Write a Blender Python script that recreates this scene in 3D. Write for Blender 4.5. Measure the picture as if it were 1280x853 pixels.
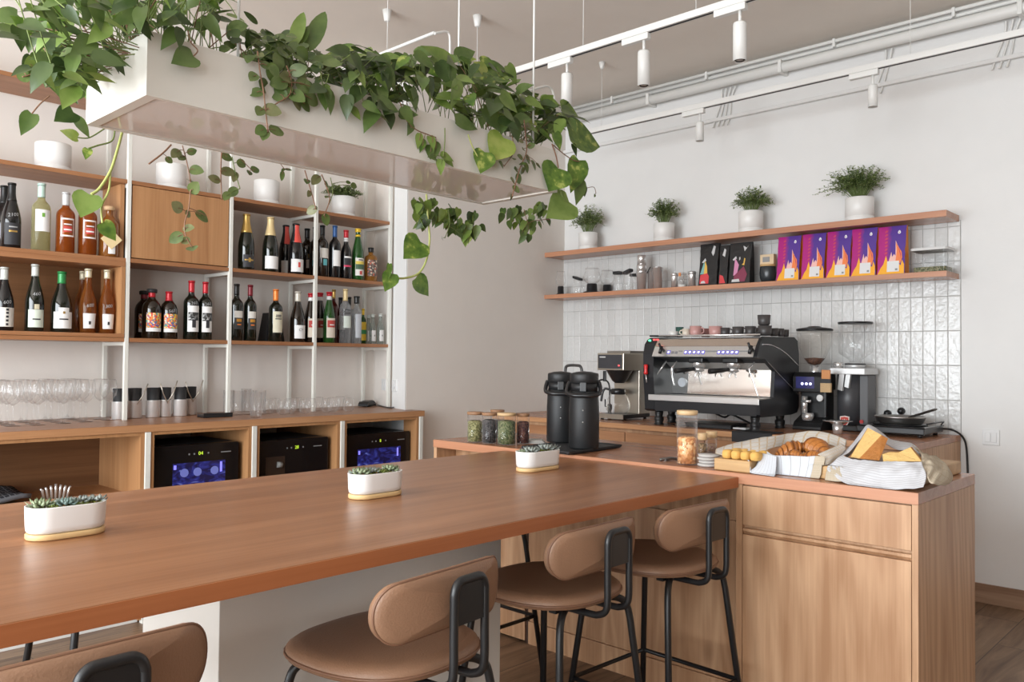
import bpy, bmesh, math, random
from mathutils import Vector, Matrix, noise
random.seed(7)
D = bpy.data
SC = bpy.context.scene
COL = SC.collection
PI = math.pi
for o in list(D.objects):
    D.objects.remove(o)

# ------------------------------------------------------------------ camera
FPX, YAW, PITCH, ROLL, CAMH = 1033.445, 0.754966, 0.0219020, 0.00939827, 1.30
F_ = Vector((math.cos(PITCH)*math.cos(YAW), math.cos(PITCH)*math.sin(YAW), math.sin(PITCH)))
r0 = Vector((math.sin(YAW), -math.cos(YAW), 0)); u0 = r0.cross(F_)
R_ = math.cos(ROLL)*r0 + math.sin(ROLL)*u0
U_ = -math.sin(ROLL)*r0 + math.cos(ROLL)*u0
EYE = Vector((0, 0, CAMH))
cam = D.objects.new('camera', D.cameras.new('camera'))
COL.objects.link(cam)
cam.data.sensor_width = 36.0
cam.data.lens = FPX/1280*36.0
cam.data.clip_start = 0.05
cam.matrix_world = Matrix(((R_.x, U_.x, -F_.x, 0), (R_.y, U_.y, -F_.y, 0), (R_.z, U_.z, -F_.z, CAMH), (0, 0, 0, 1)))
SC.camera = cam

# ------------------------------------------------------------------ light
SC.view_settings.view_transform = 'Standard'
SC.view_settings.look = 'None'
SC.view_settings.exposure = 0.0
SC.view_settings.gamma = 1.0
SC.view_settings.use_curve_mapping = False
SC.cycles.transparent_max_bounces = 48
SC.cycles.max_bounces = 14
W = D.worlds.new('daylight'); SC.world = W
W.use_nodes = True
W.node_tree.nodes['Background'].inputs[0].default_value = (0.93, 0.96, 1.0, 1)
W.node_tree.nodes['Background'].inputs[1].default_value = 1.0


def area(name, loc, tgt, sx, sy, power, col=(1, 1, 1)):
    l = D.lights.new(name, 'AREA'); l.shape = 'RECTANGLE'; l.size = sx; l.size_y = sy
    l.energy = power; l.color = col
    o = D.objects.new(name, l); COL.objects.link(o); o.location = loc
    o.rotation_euler = (Vector(tgt)-Vector(loc)).to_track_quat('-Z', 'Y').to_euler()
    return o


# daylight entering through the big shop windows in the left wall
area('window_daylight', (-2.58, 2.15, 1.65), (3, 2.15, 1.6), 4.1, 2.5, 385, (0.90, 0.96, 1.0))
area('near_window_daylight', (-2.58, -1.25, 1.65), (3, -1.0, 1.5), 1.6, 2.5, 80, (0.92, 0.97, 1.0))


# ------------------------------------------------------------------ pixel helpers (photograph 1280x853 -> points in the room)
def ray(px, py):
    return F_ + R_*((px-640)/FPX) - U_*((py-426.5)/FPX)


def onz(px, py, z):
    d = ray(px, py); return EYE + d*((z-CAMH)/d.z)


def onx(px, py, x):
    d = ray(px, py); return EYE + d*(x/d.x)


def ony(px, py, y):
    d = ray(px, py); return EYE + d*(y/d.y)


def ppm(p):
    return FPX/((Vector(p)-EYE).dot(F_))


# ------------------------------------------------------------------ materials
MATS = {}


def nt(name):
    m = D.materials.new(name); m.use_nodes = True
    t = m.node_tree
    return m, t, t.nodes['Principled BSDF']


def mat(name, col, rough=0.5, metal=0.0, spec=None, bump=0, bscale=40, emit=None, estr=0, coat=0, var=0, vscale=6):
    if name in MATS:
        return MATS[name]
    m, t, b = nt(name)
    b.inputs['Base Color'].default_value = (*col, 1)
    b.inputs['Roughness'].default_value = rough
    b.inputs['Metallic'].default_value = metal
    if spec is not None:
        b.inputs['Specular IOR Level'].default_value = spec
    if coat:
        b.inputs['Coat Weight'].default_value = coat
        b.inputs['Coat Roughness'].default_value = 0.08
    if emit:
        b.inputs['Emission Color'].default_value = (*emit, 1)
        b.inputs['Emission Strength'].default_value = estr
    tc = t.nodes.new('ShaderNodeTexCoord')
    n = t.nodes.new('ShaderNodeTexNoise'); n.inputs['Scale'].default_value = vscale; n.inputs['Detail'].default_value = 4
    t.links.new(tc.outputs['Object'], n.inputs['Vector'])
    mx = t.nodes.new('ShaderNodeMix'); mx.data_type = 'RGBA'
    v = var if var else 0.03
    mx.inputs[6].default_value = (*[c*(1-v) for c in col], 1)
    mx.inputs[7].default_value = (*[min(1, c*(1+v)) for c in col], 1)
    t.links.new(n.outputs['Fac'], mx.inputs[0])
    t.links.new(mx.outputs[2], b.inputs['Base Color'])
    if bump:
        n2 = t.nodes.new('ShaderNodeTexNoise'); n2.inputs['Scale'].default_value = bscale; n2.inputs['Detail'].default_value = 5
        t.links.new(tc.outputs['Object'], n2.inputs['Vector'])
        bp = t.nodes.new('ShaderNodeBump'); bp.inputs['Strength'].default_value = bump; bp.inputs['Distance'].default_value = 0.01
        t.links.new(n2.outputs['Fac'], bp.inputs['Height']); t.links.new(bp.outputs['Normal'], b.inputs['Normal'])
    MATS[name] = m
    return m


def wood(name, dark, light, axis='z', rough=0.42, scale=1.0, fine=0.35, knots=0.0, bump=0.08, board=0.0, ring=0.0):
    """Grain running along one axis: stretched noise drives a colour ramp."""
    if name in MATS:
        return MATS[name]
    m, t, b = nt(name)
    N = t.nodes.new; L = t.links.new
    tc = N('ShaderNodeTexCoord'); mp = N('ShaderNodeMapping')
    s = [9*scale]*3; s['xyz'.index(axis)] = 0.55*scale
    mp.inputs['Scale'].default_value = s
    L(tc.outputs['Object'], mp.inputs['Vector'])
    n1 = N('ShaderNodeTexNoise'); n1.inputs['Scale'].default_value = 1.0; n1.inputs['Detail'].default_value = 5; n1.inputs['Distortion'].default_value = 1.4
    L(mp.outputs[0], n1.inputs['Vector'])
    mp2 = N('ShaderNodeMapping'); s2 = [120*scale]*3; s2['xyz'.index(axis)] = 3.0*scale
    mp2.inputs['Scale'].default_value = s2; L(tc.outputs['Object'], mp2.inputs['Vector'])
    n2 = N('ShaderNodeTexNoise'); n2.inputs['Scale'].default_value = 1.0; n2.inputs['Detail'].default_value = 3
    L(mp2.outputs[0], n2.inputs['Vector'])
    mul = N('ShaderNodeMath'); mul.operation = 'MULTIPLY_ADD'; mul.inputs[1].default_value = fine
    L(n2.outputs['Fac'], mul.inputs[0]); L(n1.outputs['Fac'], mul.inputs[2])
    ad = N('ShaderNodeMath'); ad.operation = 'SUBTRACT'; ad.inputs[1].default_value = fine*0.5
    L(mul.outputs[0], ad.inputs[0])
    if ring:
        # arched growth-ring figure: tilted rings sliced by the board face, repeated board by board
        mq = N('ShaderNodeMapping'); mq.inputs['Rotation'].default_value = (0.05, 0.075, 0)
        L(tc.outputs['Object'], mq.inputs['Vector'])
        sx = N('ShaderNodeSeparateXYZ'); L(mq.outputs[0], sx.inputs[0])
        pp = N('ShaderNodeMath'); pp.operation = 'PINGPONG'; pp.inputs[1].default_value = 0.13; L(sx.outputs[1], pp.inputs[0])
        cx = N('ShaderNodeCombineXYZ'); L(sx.outputs[0], cx.inputs[0]); L(pp.outputs[0], cx.inputs[1])
        zz = N('ShaderNodeMath'); zz.operation = 'MULTIPLY'; zz.inputs[1].default_value = 0.10; L(sx.outputs[2], zz.inputs[0]); L(zz.outputs[0], cx.inputs[2])
        wv = N('ShaderNodeTexWave'); wv.wave_type = 'RINGS'; wv.rings_direction = 'Z'
        wv.inputs['Scale'].default_value = 9; wv.inputs['Distortion'].default_value = 5.5; wv.inputs['Detail'].default_value = 3; wv.inputs['Detail Scale'].default_value = 1.6
        L(cx.outputs[0], wv.inputs['Vector'])
        ra = N('ShaderNodeMath'); ra.operation = 'MULTIPLY_ADD'; ra.inputs[1].default_value = ring; L(wv.outputs['Fac'], ra.inputs[0]); L(ad.outputs[0], ra.inputs[2])
        ad = N('ShaderNodeMath'); ad.operation = 'SUBTRACT'; ad.inputs[1].default_value = ring*.5; L(ra.outputs[0], ad.inputs[0])
    cr = N('ShaderNodeValToRGB'); e = cr.color_ramp.elements
    e[0].position = 0.28; e[0].color = (*dark, 1)
    e[1].position = 0.72; e[1].color = (*light, 1)
    L(ad.outputs[0], cr.inputs[0])
    out = cr.outputs[0]
    if board:
        # separate glued boards: slight tone change across the grain
        sep = N('ShaderNodeSeparateXYZ'); L(tc.outputs['Object'], sep.inputs[0])
        ax = [a for a in 'xyz' if a != axis][0 if axis != 'x' else 0]
        dv = N('ShaderNodeMath'); dv.operation = 'DIVIDE'; dv.inputs[1].default_value = board
        L(sep.outputs['xyz'.index(ax)], dv.inputs[0])
        fl = N('ShaderNodeMath'); fl.operation = 'FLOOR'; L(dv.outputs[0], fl.inputs[0])
        wn = N('ShaderNodeTexWhiteNoise'); wn.noise_dimensions = '1D'; L(fl.outputs[0], wn.inputs['W'])
        hs = N('ShaderNodeHueSaturation')
        mr = N('ShaderNodeMapRange'); mr.inputs['To Min'].default_value = 0.90; mr.inputs['To Max'].default_value = 1.07
        L(wn.outputs['Value'], mr.inputs['Value']); L(mr.outputs[0], hs.inputs['Value']); L(out, hs.inputs['Color'])
        out = hs.outputs[0]
    if knots:
        vo = N('ShaderNodeTexVoronoi'); vo.inputs['Scale'].default_value = 1.0
        mp3 = N('ShaderNodeMapping'); s3 = [3.2]*3; s3['xyz'.index(axis)] = 1.7
        mp3.inputs['Scale'].default_value = s3; L(tc.outputs['Object'], mp3.inputs['Vector']); L(mp3.outputs[0], vo.inputs['Vector'])
        mr = N('ShaderNodeMapRange'); mr.inputs['From Min'].default_value = 0.02; mr.inputs['From Max'].default_value = 0.10
        mr.inputs['To Min'].default_value = knots; mr.inputs['To Max'].default_value = 0.0
        L(vo.outputs['Distance'], mr.inputs['Value'])
        mx = N('ShaderNodeMix'); mx.data_type = 'RGBA'; mx.inputs[7].default_value = (dark[0]*.5, dark[1]*.45, dark[2]*.4, 1)
        L(mr.outputs[0], mx.inputs[0]); L(out, mx.inputs[6]); out = mx.outputs[2]
    L(out, b.inputs['Base Color'])
    b.inputs['Roughness'].default_value = rough
    bp = N('ShaderNodeBump'); bp.inputs['Strength'].default_value = bump; bp.inputs['Distance'].default_value = 0.004
    L(n2.outputs['Fac'], bp.inputs['Height']); L(bp.outputs['Normal'], b.inputs['Normal'])
    MATS[name] = m
    return m


def thin_glass(name, tint=(1, 1, 1), refl=1.0, base=0.10):
    """Thin clear vessel wall: lets light through, reflects more at grazing angles."""
    if name in MATS:
        return MATS[name]
    m = D.materials.new(name); m.use_nodes = True; t = m.node_tree; t.nodes.clear()
    N = t.nodes.new; L = t.links.new
    o = N('ShaderNodeOutputMaterial'); tr = N('ShaderNodeBsdfTransparent'); tr.inputs[0].default_value = (*tint, 1)
    gl = N('ShaderNodeBsdfGlossy'); gl.inputs['Roughness'].default_value = 0.03
    lw = N('ShaderNodeLayerWeight'); lw.inputs['Blend'].default_value = 0.32
    mm = N('ShaderNodeMath'); mm.operation = 'MULTIPLY_ADD'; mm.inputs[1].default_value = 0.75*refl; mm.inputs[2].default_value = base
    L(lw.outputs['Facing'], mm.inputs[0])
    pw = N('ShaderNodeMath'); pw.operation = 'POWER'; pw.inputs[1].default_value = 1.9
    L(mm.outputs[0], pw.inputs[0])
    df = N('ShaderNodeBsdfDiffuse'); df.inputs[0].default_value = (.92, .92, .92, 1)  # white diffuse share stands in for bright refracted light at the rims
    m2 = N('ShaderNodeMixShader'); m2.inputs[0].default_value = 0.22; L(gl.outputs[0], m2.inputs[1]); L(df.outputs[0], m2.inputs[2])
    mx = N('ShaderNodeMixShader'); L(pw.outputs[0], mx.inputs[0]); L(tr.outputs[0], mx.inputs[1]); L(m2.outputs[0], mx.inputs[2])
    L(mx.outputs[0], o.inputs[0])
    MATS[name] = m
    return m


def tinted(name, col, see=0.45, rough=0.08):
    """Coloured glass full of drink: part see-through, part body colour, glossy skin."""
    if name in MATS:
        return MATS[name]
    m, t, b = nt(name)
    b.inputs['Base Color'].default_value = (*[c*.62 for c in col], 1); b.inputs['Roughness'].default_value = rough
    b.inputs['Coat Weight'].default_value = 0.6; b.inputs['Coat Roughness'].default_value = 0.04
    tr = t.nodes.new('ShaderNodeBsdfTransparent'); tr.inputs[0].default_value = (*[c**0.5 for c in col], 1)
    mx = t.nodes.new('ShaderNodeMixShader'); mx.inputs[0].default_value = see
    lw = t.nodes.new('ShaderNodeLayerWeight'); lw.inputs['Blend'].default_value = 0.3
    mu = t.nodes.new('ShaderNodeMath'); mu.operation = 'MULTIPLY_ADD'; mu.inputs[1].default_value = -see; mu.inputs[2].default_value = see
    t.links.new(lw.outputs['Facing'], mu.inputs[0]); t.links.new(mu.outputs[0], mx.inputs[0])
    t.links.new(b.outputs[0], mx.inputs[1]); t.links.new(tr.outputs[0], mx.inputs[2])
    t.links.new(mx.outputs[0], t.nodes['Material Output'].inputs[0])
    MATS[name] = m
    return m


def leafmat(name, c1, c2, scale=30, c3=None, rough=0.38):
    if name in MATS:
        return MATS[name]
    m, t, b = nt(name); N = t.nodes.new; L = t.links.new
    tc = N('ShaderNodeTexCoord'); n = N('ShaderNodeTexNoise'); n.inputs['Scale'].default_value = scale; n.inputs['Detail'].default_value = 3
    L(tc.outputs['Object'], n.inputs['Vector'])
    cr = N('ShaderNodeValToRGB'); e = cr.color_ramp.elements
    e[0].position = 0.35; e[0].color = (*c1, 1); e[1].position = 0.62; e[1].color = (*c2, 1)
    if c3:
        q = e.new(0.66); q.color = (*c3, 1); e[1].position = 0.58
    L(n.outputs['Fac'], cr.inputs[0]); L(cr.outputs[0], b.inputs['Base Color'])
    b.inputs['Roughness'].default_value = rough
    tl = N('ShaderNodeBsdfTranslucent'); L(cr.outputs[0], tl.inputs[0])
    mx = N('ShaderNodeMixShader'); mx.inputs[0].default_value = 0.22
    L(b.outputs[0], mx.inputs[1]); L(tl.outputs[0], mx.inputs[2]); L(mx.outputs[0], t.nodes['Material Output'].inputs[0])
    MATS[name] = m
    return m


def speckle(name, cols, scale=200, rough=0.6, bump=0.5):
    """Grainy fill (leaves of tea, nuts, soil): random cell colours."""
    if name in MATS:
        return MATS[name]
    m, t, b = nt(name); N = t.nodes.new; L = t.links.new
    tc = N('ShaderNodeTexCoord'); v = N('ShaderNodeTexVoronoi'); v.inputs['Scale'].default_value = scale
    L(tc.outputs['Object'], v.inputs['Vector'])
    sp = N('ShaderNodeSeparateColor'); L(v.outputs['Color'], sp.inputs[0])
    cr = N('ShaderNodeValToRGB'); cr.color_ramp.interpolation = 'CONSTANT'
    e = cr.color_ramp.elements; e[0].color = (*cols[0], 1); e[0].position = 0
    e[1].position = 1.0/len(cols); e[1].color = (*cols[1], 1)
    for i in range(2, len(cols)):
        q = e.new(i/len(cols)); q.color = (*cols[i], 1)
    L(sp.outputs[0], cr.inputs[0]); L(cr.outputs[0], b.inputs['Base Color']); b.inputs['Roughness'].default_value = rough
    bp = N('ShaderNodeBump'); bp.inputs['Strength'].default_value = bump; bp.inputs['Distance'].default_value = 0.005; bp.invert = True
    L(v.outputs['Distance'], bp.inputs['Height']); L(bp.outputs[0], b.inputs['Normal'])
    MATS[name] = m
    return m


def cloth(name, base, l1, l2, s1, s2, w1=0.1, w2=0.1, rot=0.0):
    """Woven towel with thin woven lines in two directions (uses the cloth's own UV)."""
    if name in MATS:
        return MATS[name]
    m, t, b = nt(name); N = t.nodes.new; L = t.links.new
    uv = N('ShaderNodeUVMap'); mp = N('ShaderNodeMapping'); mp.inputs['Rotation'].default_value = (0, 0, rot); L(uv.outputs[0], mp.inputs[0])
    sp = N('ShaderNodeSeparateXYZ'); L(mp.outputs[0], sp.inputs[0])
    col = base; prev = None
    for ax, s, w, c in ((0, s1, w1, l1), (1, s2, w2, l2)):
        if not s:
            continue
        mu = N('ShaderNodeMath'); mu.operation = 'MULTIPLY'; mu.inputs[1].default_value = s; L(sp.outputs[ax], mu.inputs[0])
        fr = N('ShaderNodeMath'); fr.operation = 'FRACT'; L(mu.outputs[0], fr.inputs[0])
        lt = N('ShaderNodeMath'); lt.operation = 'LESS_THAN'; lt.inputs[1].default_value = w; L(fr.outputs[0], lt.inputs[0])
        mx = N('ShaderNodeMix'); mx.data_type = 'RGBA'; mx.inputs[7].default_value = (*c, 1)
        if prev is None:
            mx.inputs[6].default_value = (*base, 1)
        else:
            L(prev, mx.inputs[6])
        L(lt.outputs[0], mx.inputs[0]); prev = mx.outputs[2]
    L(prev, b.inputs['Base Color']); b.inputs['Roughness'].default_value = 0.9
    b.inputs['Specular IOR Level'].default_value = 0.2
    MATS[name] = m
    return m


def tile_mat():
    m, t, b = nt('glazed_tile'); N = t.nodes.new; L = t.links.new
    tc = N('ShaderNodeTexCoord'); sp = N('ShaderNodeSeparateXYZ'); L(tc.outputs['Object'], sp.inputs[0])

    def M(op, a, bb=None, c=None):
        n = N('ShaderNodeMath'); n.operation = op
        for i, x in enumerate((a, bb, c)):
            if x is None:
                continue
            if isinstance(x, (int, float)):
                n.inputs[i].default_value = x
            else:
                L(x, n.inputs[i])
        return n.outputs[0]
    u = M('DIVIDE', M('SUBTRACT', sp.outputs[1], 1.331), 0.0657)
    v = M('DIVIDE', M('SUBTRACT', sp.outputs[2], 1.092), 0.195)
    fu, fv = M('FRACT', M('ADD', u, 200)), M('FRACT', M('ADD', v, 200))
    du = M('MULTIPLY', M('MINIMUM', fu, M('SUBTRACT', 1.0, fu)), 0.0657)
    dv = M('MULTIPLY', M('MINIMUM', fv, M('SUBTRACT', 1.0, fv)), 0.195)
    dd = M('MINIMUM', du, dv)
    grout = M('LESS_THAN', dd, 0.0013)
    cx = N('ShaderNodeCombineXYZ'); L(M('FLOOR', u), cx.inputs[0]); L(M('FLOOR', v), cx.inputs[1])
    wn = N('ShaderNodeTexWhiteNoise'); L(cx.outputs[0], wn.inputs['Vector'])
    cr = N('ShaderNodeValToRGB'); e = cr.color_ramp.elements
    e[0].color = (0.60, 0.60, 0.59, 1); e[1].color = (0.68, 0.68, 0.67, 1); L(wn.outputs['Value'], cr.inputs[0])
    mx = N('ShaderNodeMix'); mx.data_type = 'RGBA'; mx.inputs[7].default_value = (0.40, 0.39, 0.38, 1)
    L(grout, mx.inputs[0]); L(cr.outputs[0], mx.inputs[6]); L(mx.outputs[2], b.inputs['Base Color'])
    rg = M('MULTIPLY_ADD', grout, 0.6, 0.12); L(rg, b.inputs['Roughness'])
    # each tile leans a little its own way and has a hand-made wavy glaze
    sc = N('ShaderNodeSeparateColor'); L(wn.outputs['Color'], sc.inputs[0])
    tilt = M('ADD', M('MULTIPLY', M('MULTIPLY', M('SUBTRACT', sc.outputs[0], .5), fu), 0.0022), M('MULTIPLY', M('MULTIPLY', M('SUBTRACT', sc.outputs[1], .5), fv), 0.004))
    n1 = N('ShaderNodeTexNoise'); n1.inputs['Scale'].default_value = 42; n1.inputs['Detail'].default_value = 3; L(tc.outputs['Object'], n1.inputs['Vector'])
    edge = M('MINIMUM', dd, 0.004)
    h = M('ADD', M('ADD', tilt, M('MULTIPLY', n1.outputs['Fac'], 0.0032)), M('MULTIPLY', edge, 0.5))
    bp = N('ShaderNodeBump'); bp.inputs['Strength'].default_value = 0.8; bp.inputs['Distance'].default_value = 1.0
    L(h, bp.inputs['Height']); L(bp.outputs[0], b.inputs['Normal'])
    return m


def floor_mat():
    m, t, b = nt('plank_floor'); N = t.nodes.new; L = t.links.new
    tc = N('ShaderNodeTexCoord')
    mp = N('ShaderNodeMapping'); L(tc.outputs['Object'], mp.inputs[0])
    br = N('ShaderNodeTexBrick'); br.inputs['Scale'].default_value = 1; br.inputs['Brick Width'].default_value = 1.2; br.inputs['Row Height'].default_value = 0.2
    br.inputs['Mortar Size'].default_value = 0.002; br.inputs['Color1'].default_value = (0, 0, 0, 1); br.inputs['Color2'].default_value = (1, 1, 1, 1)
    br.inputs['Mortar'].default_value = (0.5, 0.5, 0.5, 1); br.offset = 0.37
    L(mp.outputs[0], br.inputs[0])
    m2 = N('ShaderNodeMapping'); m2.inputs['Scale'].default_value = (1.2, 9, 1); L(mp.outputs[0], m2.inputs[0])
    ad = N('ShaderNodeVectorMath'); ad.operation = 'ADD'; L(m2.outputs[0], ad.inputs[0])
    sc = N('ShaderNodeVectorMath'); sc.operation = 'SCALE'; sc.inputs['Scale'].default_value = 17; L(br.outputs['Color'], sc.inputs[0]); L(sc.outputs[0], ad.inputs[1])
    n = N('ShaderNodeTexNoise'); n.inputs['Scale'].default_value = 1.2; n.inputs['Detail'].default_value = 8; n.inputs['Roughness'].default_value = 0.65; n.inputs['Distortion'].default_value = 1.2
    L(ad.outputs[0], n.inputs['Vector'])
    cr = N('ShaderNodeValToRGB'); e = cr.color_ramp.elements
    e[0].position = .30; e[0].color = (0.105, 0.058, 0.033, 1); e[1].position = .72; e[1].color = (0.34, 0.225, 0.14, 1)
    L(n.outputs['Fac'], cr.inputs[0])
    mx = N('ShaderNodeMix'); mx.data_type = 'RGBA'; mx.inputs[7].default_value = (0.05, 0.032, 0.022, 1)
    L(br.outputs['Fac'], mx.inputs[0]); L(cr.outputs[0], mx.inputs[6]); L(mx.outputs[2], b.inputs['Base Color'])
    b.inputs['Roughness'].default_value = 0.45
    return m


# palette (linear)
WALL_WHITE = mat('white_wall_paint', (0.77, 0.765, 0.755), 0.8, bump=0.05, bscale=60)
WALL_GREY = mat('warm_grey_wall_paint', (0.80, 0.75, 0.70), 0.85, bump=0.12, bscale=14)
CEIL = mat('ceiling_paint', (0.76, 0.695, 0.63), 0.9, bump=0.03)
WHITE_METAL = mat('white_painted_metal', (0.78, 0.775, 0.75), 0.4)
POST_WHITE = mat('offwhite_post_paint', (0.72, 0.71, 0.655), 0.42)
WOODC = ((0.39, 0.205, 0.103), (0.585, 0.355, 0.205))
W_FRONT = wood('oak_front_vertical', *WOODC, 'z', 0.45, knots=0.6, ring=0.20)
W_TOPX = wood('table_top_wood', (0.25, 0.10, 0.039), (0.385, 0.175, 0.08), 'x', 0.33, knots=0.35, board=0.19)
W_TOPY = wood('counter_top_wood', (0.315, 0.135, 0.068), (0.475, 0.225, 0.122), 'y', 0.27)
W_EDGE = wood('counter_edge_wood', (0.42, 0.18, 0.095), (0.56, 0.27, 0.155), 'y', 0.4)
W_EDGEX = wood('table_edge_wood', (0.33, 0.105, 0.036), (0.44, 0.155, 0.058), 'x', 0.42)
W_SHELF = wood('shelf_wood_long', (0.29, 0.12, 0.048), (0.42, 0.20, 0.092), 'x', 0.42)
W_BACK = wood('bar_wood_vertical', (0.34, 0.155, 0.06), (0.48, 0.25, 0.112), 'z', 0.45, knots=0.5)
W_SHADE = wood('shaded_back_wood', (0.13, 0.055, 0.02), (0.21, 0.095, 0.038), 'x', 0.5)  # wood darkened to put the shade of the recesses into its colour
BLACK = mat('satin_black_metal', (0.012, 0.012, 0.013), 0.38)
BLACK_PL = mat('black_plastic', (0.014, 0.014, 0.015), 0.3)
BLACK_MATTE = mat('matte_black', (0.02, 0.02, 0.022), 0.6)
STEEL = mat('brushed_steel', (0.66, 0.65, 0.64), 0.34, 0.7, bump=0.03, bscale=90)
CHROME = mat('chrome', (0.80, 0.79, 0.78), 0.2, 0.72)
CERAM = mat('white_ceramic', (0.80, 0.79, 0.77), 0.35, var=0.02)
GLASS = thin_glass('clear_glass')
LEATHER = mat('tan_leather', (0.275, 0.15, 0.088), 0.45, bump=0.15, bscale=220, var=0.06)
LEATHER_D = mat('brown_leather_edge', (0.20, 0.10, 0.058), 0.5)


# ------------------------------------------------------------------ mesh builder
class MB:
    def __init__(s):
        s.v, s.f, s.m, s.s = [], [], [], []
        s.uv = {}

    def add(s, vs, fs, mi=0, sm=False):
        n = len(s.v); s.v += [tuple(p) for p in vs]
        for f in fs:
            s.f.append(tuple(i+n for i in f)); s.m.append(mi); s.s.append(sm)
        return n

    def box(s, x0, x1, y0, y1, z0, z1, mi=0):
        x0, x1 = min(x0, x1), max(x0, x1); y0, y1 = min(y0, y1), max(y0, y1); z0, z1 = min(z0, z1), max(z0, z1)
        s.add([(x0, y0, z0), (x1, y0, z0), (x1, y1, z0), (x0, y1, z0), (x0, y0, z1), (x1, y0, z1), (x1, y1, z1), (x0, y1, z1)],
              [(0, 3, 2, 1), (4, 5, 6, 7), (0, 1, 5, 4), (1, 2, 6, 5), (2, 3, 7, 6), (3, 0, 4, 7)], mi)
        return s

    def obox(s, c, ax, ay, az, mi=0):
        """box from centre and three half-axis vectors"""
        c, ax, ay, az = map(Vector, (c, ax, ay, az)); vs = []
        for k in (-1, 1):
            for i, j in ((-1, -1), (1, -1), (1, 1), (-1, 1)):
                vs.append(c+ax*i+ay*j+az*k)
        s.add(vs, [(0, 3, 2, 1), (4, 5, 6, 7), (0, 1, 5, 4), (1, 2, 6, 5), (2, 3, 7, 6), (3, 0, 4, 7)], mi)
        return s

    def prism(s, poly, axis, a, b, mi=0, sm=False):
        """extrude a 2-D polygon; axis is the extrusion axis, poly in the two others (cyclic order x,y,z)"""
        def P(p, h):
            if axis == 'z': return (p[0], p[1], h)
            if axis == 'x': return (h, p[0], p[1])
            return (p[0], h, p[1])
        n = len(poly)
        vs = [P(p, a) for p in poly]+[P(p, b) for p in poly]
        s.add(vs, [tuple(range(n))[::-1], tuple(range(n, 2*n))], mi)
        s.add(vs, [(i, (i+1) % n, (i+1) % n+n, i+n) for i in range(n)], mi, sm)
        return s

    def lathe(s, prof, c=(0, 0, 0), seg=24, mi=0, sm=True, a0=0, a1=2*PI, sy=1.0):
        full = abs(a1-a0-2*PI) < 1e-6
        k = seg if full else seg+1
        vs = []
        for r, z in prof:
            for i in range(k):
                a = a0+(a1-a0)*i/seg
                vs.append((c[0]+r*math.cos(a), c[1]+r*sy*math.sin(a), c[2]+z))
        fs = []
        for j in range(len(prof)-1):
            for i in range(seg):
                i2 = (i+1) % k
                fs.append((j*k+i, j*k+i2, (j+1)*k+i2, (j+1)*k+i))
        n0 = s.add(vs, fs, mi, sm)
        if full:
            for j, rev in ((0, True), (len(prof)-1, False)):
                if prof[j][0] > 1e-4:
                    ring = [n0+j*k+i for i in range(k)]
                    s.f.append(tuple(ring[::-1] if rev else ring)); s.m.append(mi); s.s.append(False)
        return s

    def cyl(s, p0, p1, r, r2=None, seg=14, mi=0):
        return s.tube([p0, p1], r, seg, mi, r2=r2)

    def tube(s, pts, r, seg=8, mi=0, r2=None, closed=False, caps=True):
        pts = [Vector(p) for p in pts]; n = len(pts)
        t0 = (pts[1]-pts[0]).normalized()
        up = Vector((0, 0, 1)) if abs(t0.z) < 0.9 else Vector((1, 0, 0))
        nrm = (up-t0*up.dot(t0)).normalized()
        vs = []
        for i, p in enumerate(pts):
            if closed:
                t = (pts[(i+1) % n]-pts[i-1]).normalized()
            else:
                t = (pts[min(i+1, n-1)]-pts[max(i-1, 0)]).normalized()
            nrm = (nrm-t*nrm.dot(t)).normalized(); bn = t.cross(nrm)
            rr = r if r2 is None else r+(r2-r)*i/(n-1)
            for k in range(seg):
                a = 2*PI*k/seg
                vs.append(p+(nrm*math.cos(a)+bn*math.sin(a))*rr)
        fs = []
        for i in range(n if closed else n-1):
            i2 = (i+1) % n
            for k in range(seg):
                k2 = (k+1) % seg
                fs.append((i*seg+k, i*seg+k2, i2*seg+k2, i2*seg+k))
        n0 = s.add(vs, fs, mi, True)
        if caps and not closed:
            s.f.append(tuple(n0+k for k in range(seg))[::-1]); s.m.append(mi); s.s.append(False)
            s.f.append(tuple(n0+(n-1)*seg+k for k in range(seg))); s.m.append(mi); s.s.append(False)
        return s

    def grid(s, rows, mi=0, sm=True, uvs=None):
        n, k = len(rows), len(rows[0])
        vs = [p for r in rows for p in r]
        fs = [(j*k+i, j*k+i+1, (j+1)*k+i+1, (j+1)*k+i) for j in range(n-1) for i in range(k-1)]
        n0 = s.add(vs, fs, mi, sm)
        if uvs:
            for j in range(n):
                for i in range(k):
                    s.uv[n0+j*k+i] = uvs[j][i]
        return s

    def sphere(s, c, rx, ry=None, rz=None, seg=16, rings=10, mi=0):
        ry = ry or rx; rz = rz or rx
        prof = [(math.sin(PI*i/rings), -math.cos(PI*i/rings)) for i in range(rings+1)]
        n0 = len(s.v)
        s.lathe([(max(a, 1e-5), b) for a, b in prof], (0, 0, 0), seg, mi)
        for i in range(n0, len(s.v)):
            x, y, z = s.v[i]; s.v[i] = (c[0]+x*rx, c[1]+y*ry, c[2]+z*rz)
        return s

    def xform(s, M, start=0):
        for i in range(start, len(s.v)):
            s.v[i] = tuple(M @ Vector(s.v[i]))
        return s


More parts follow.
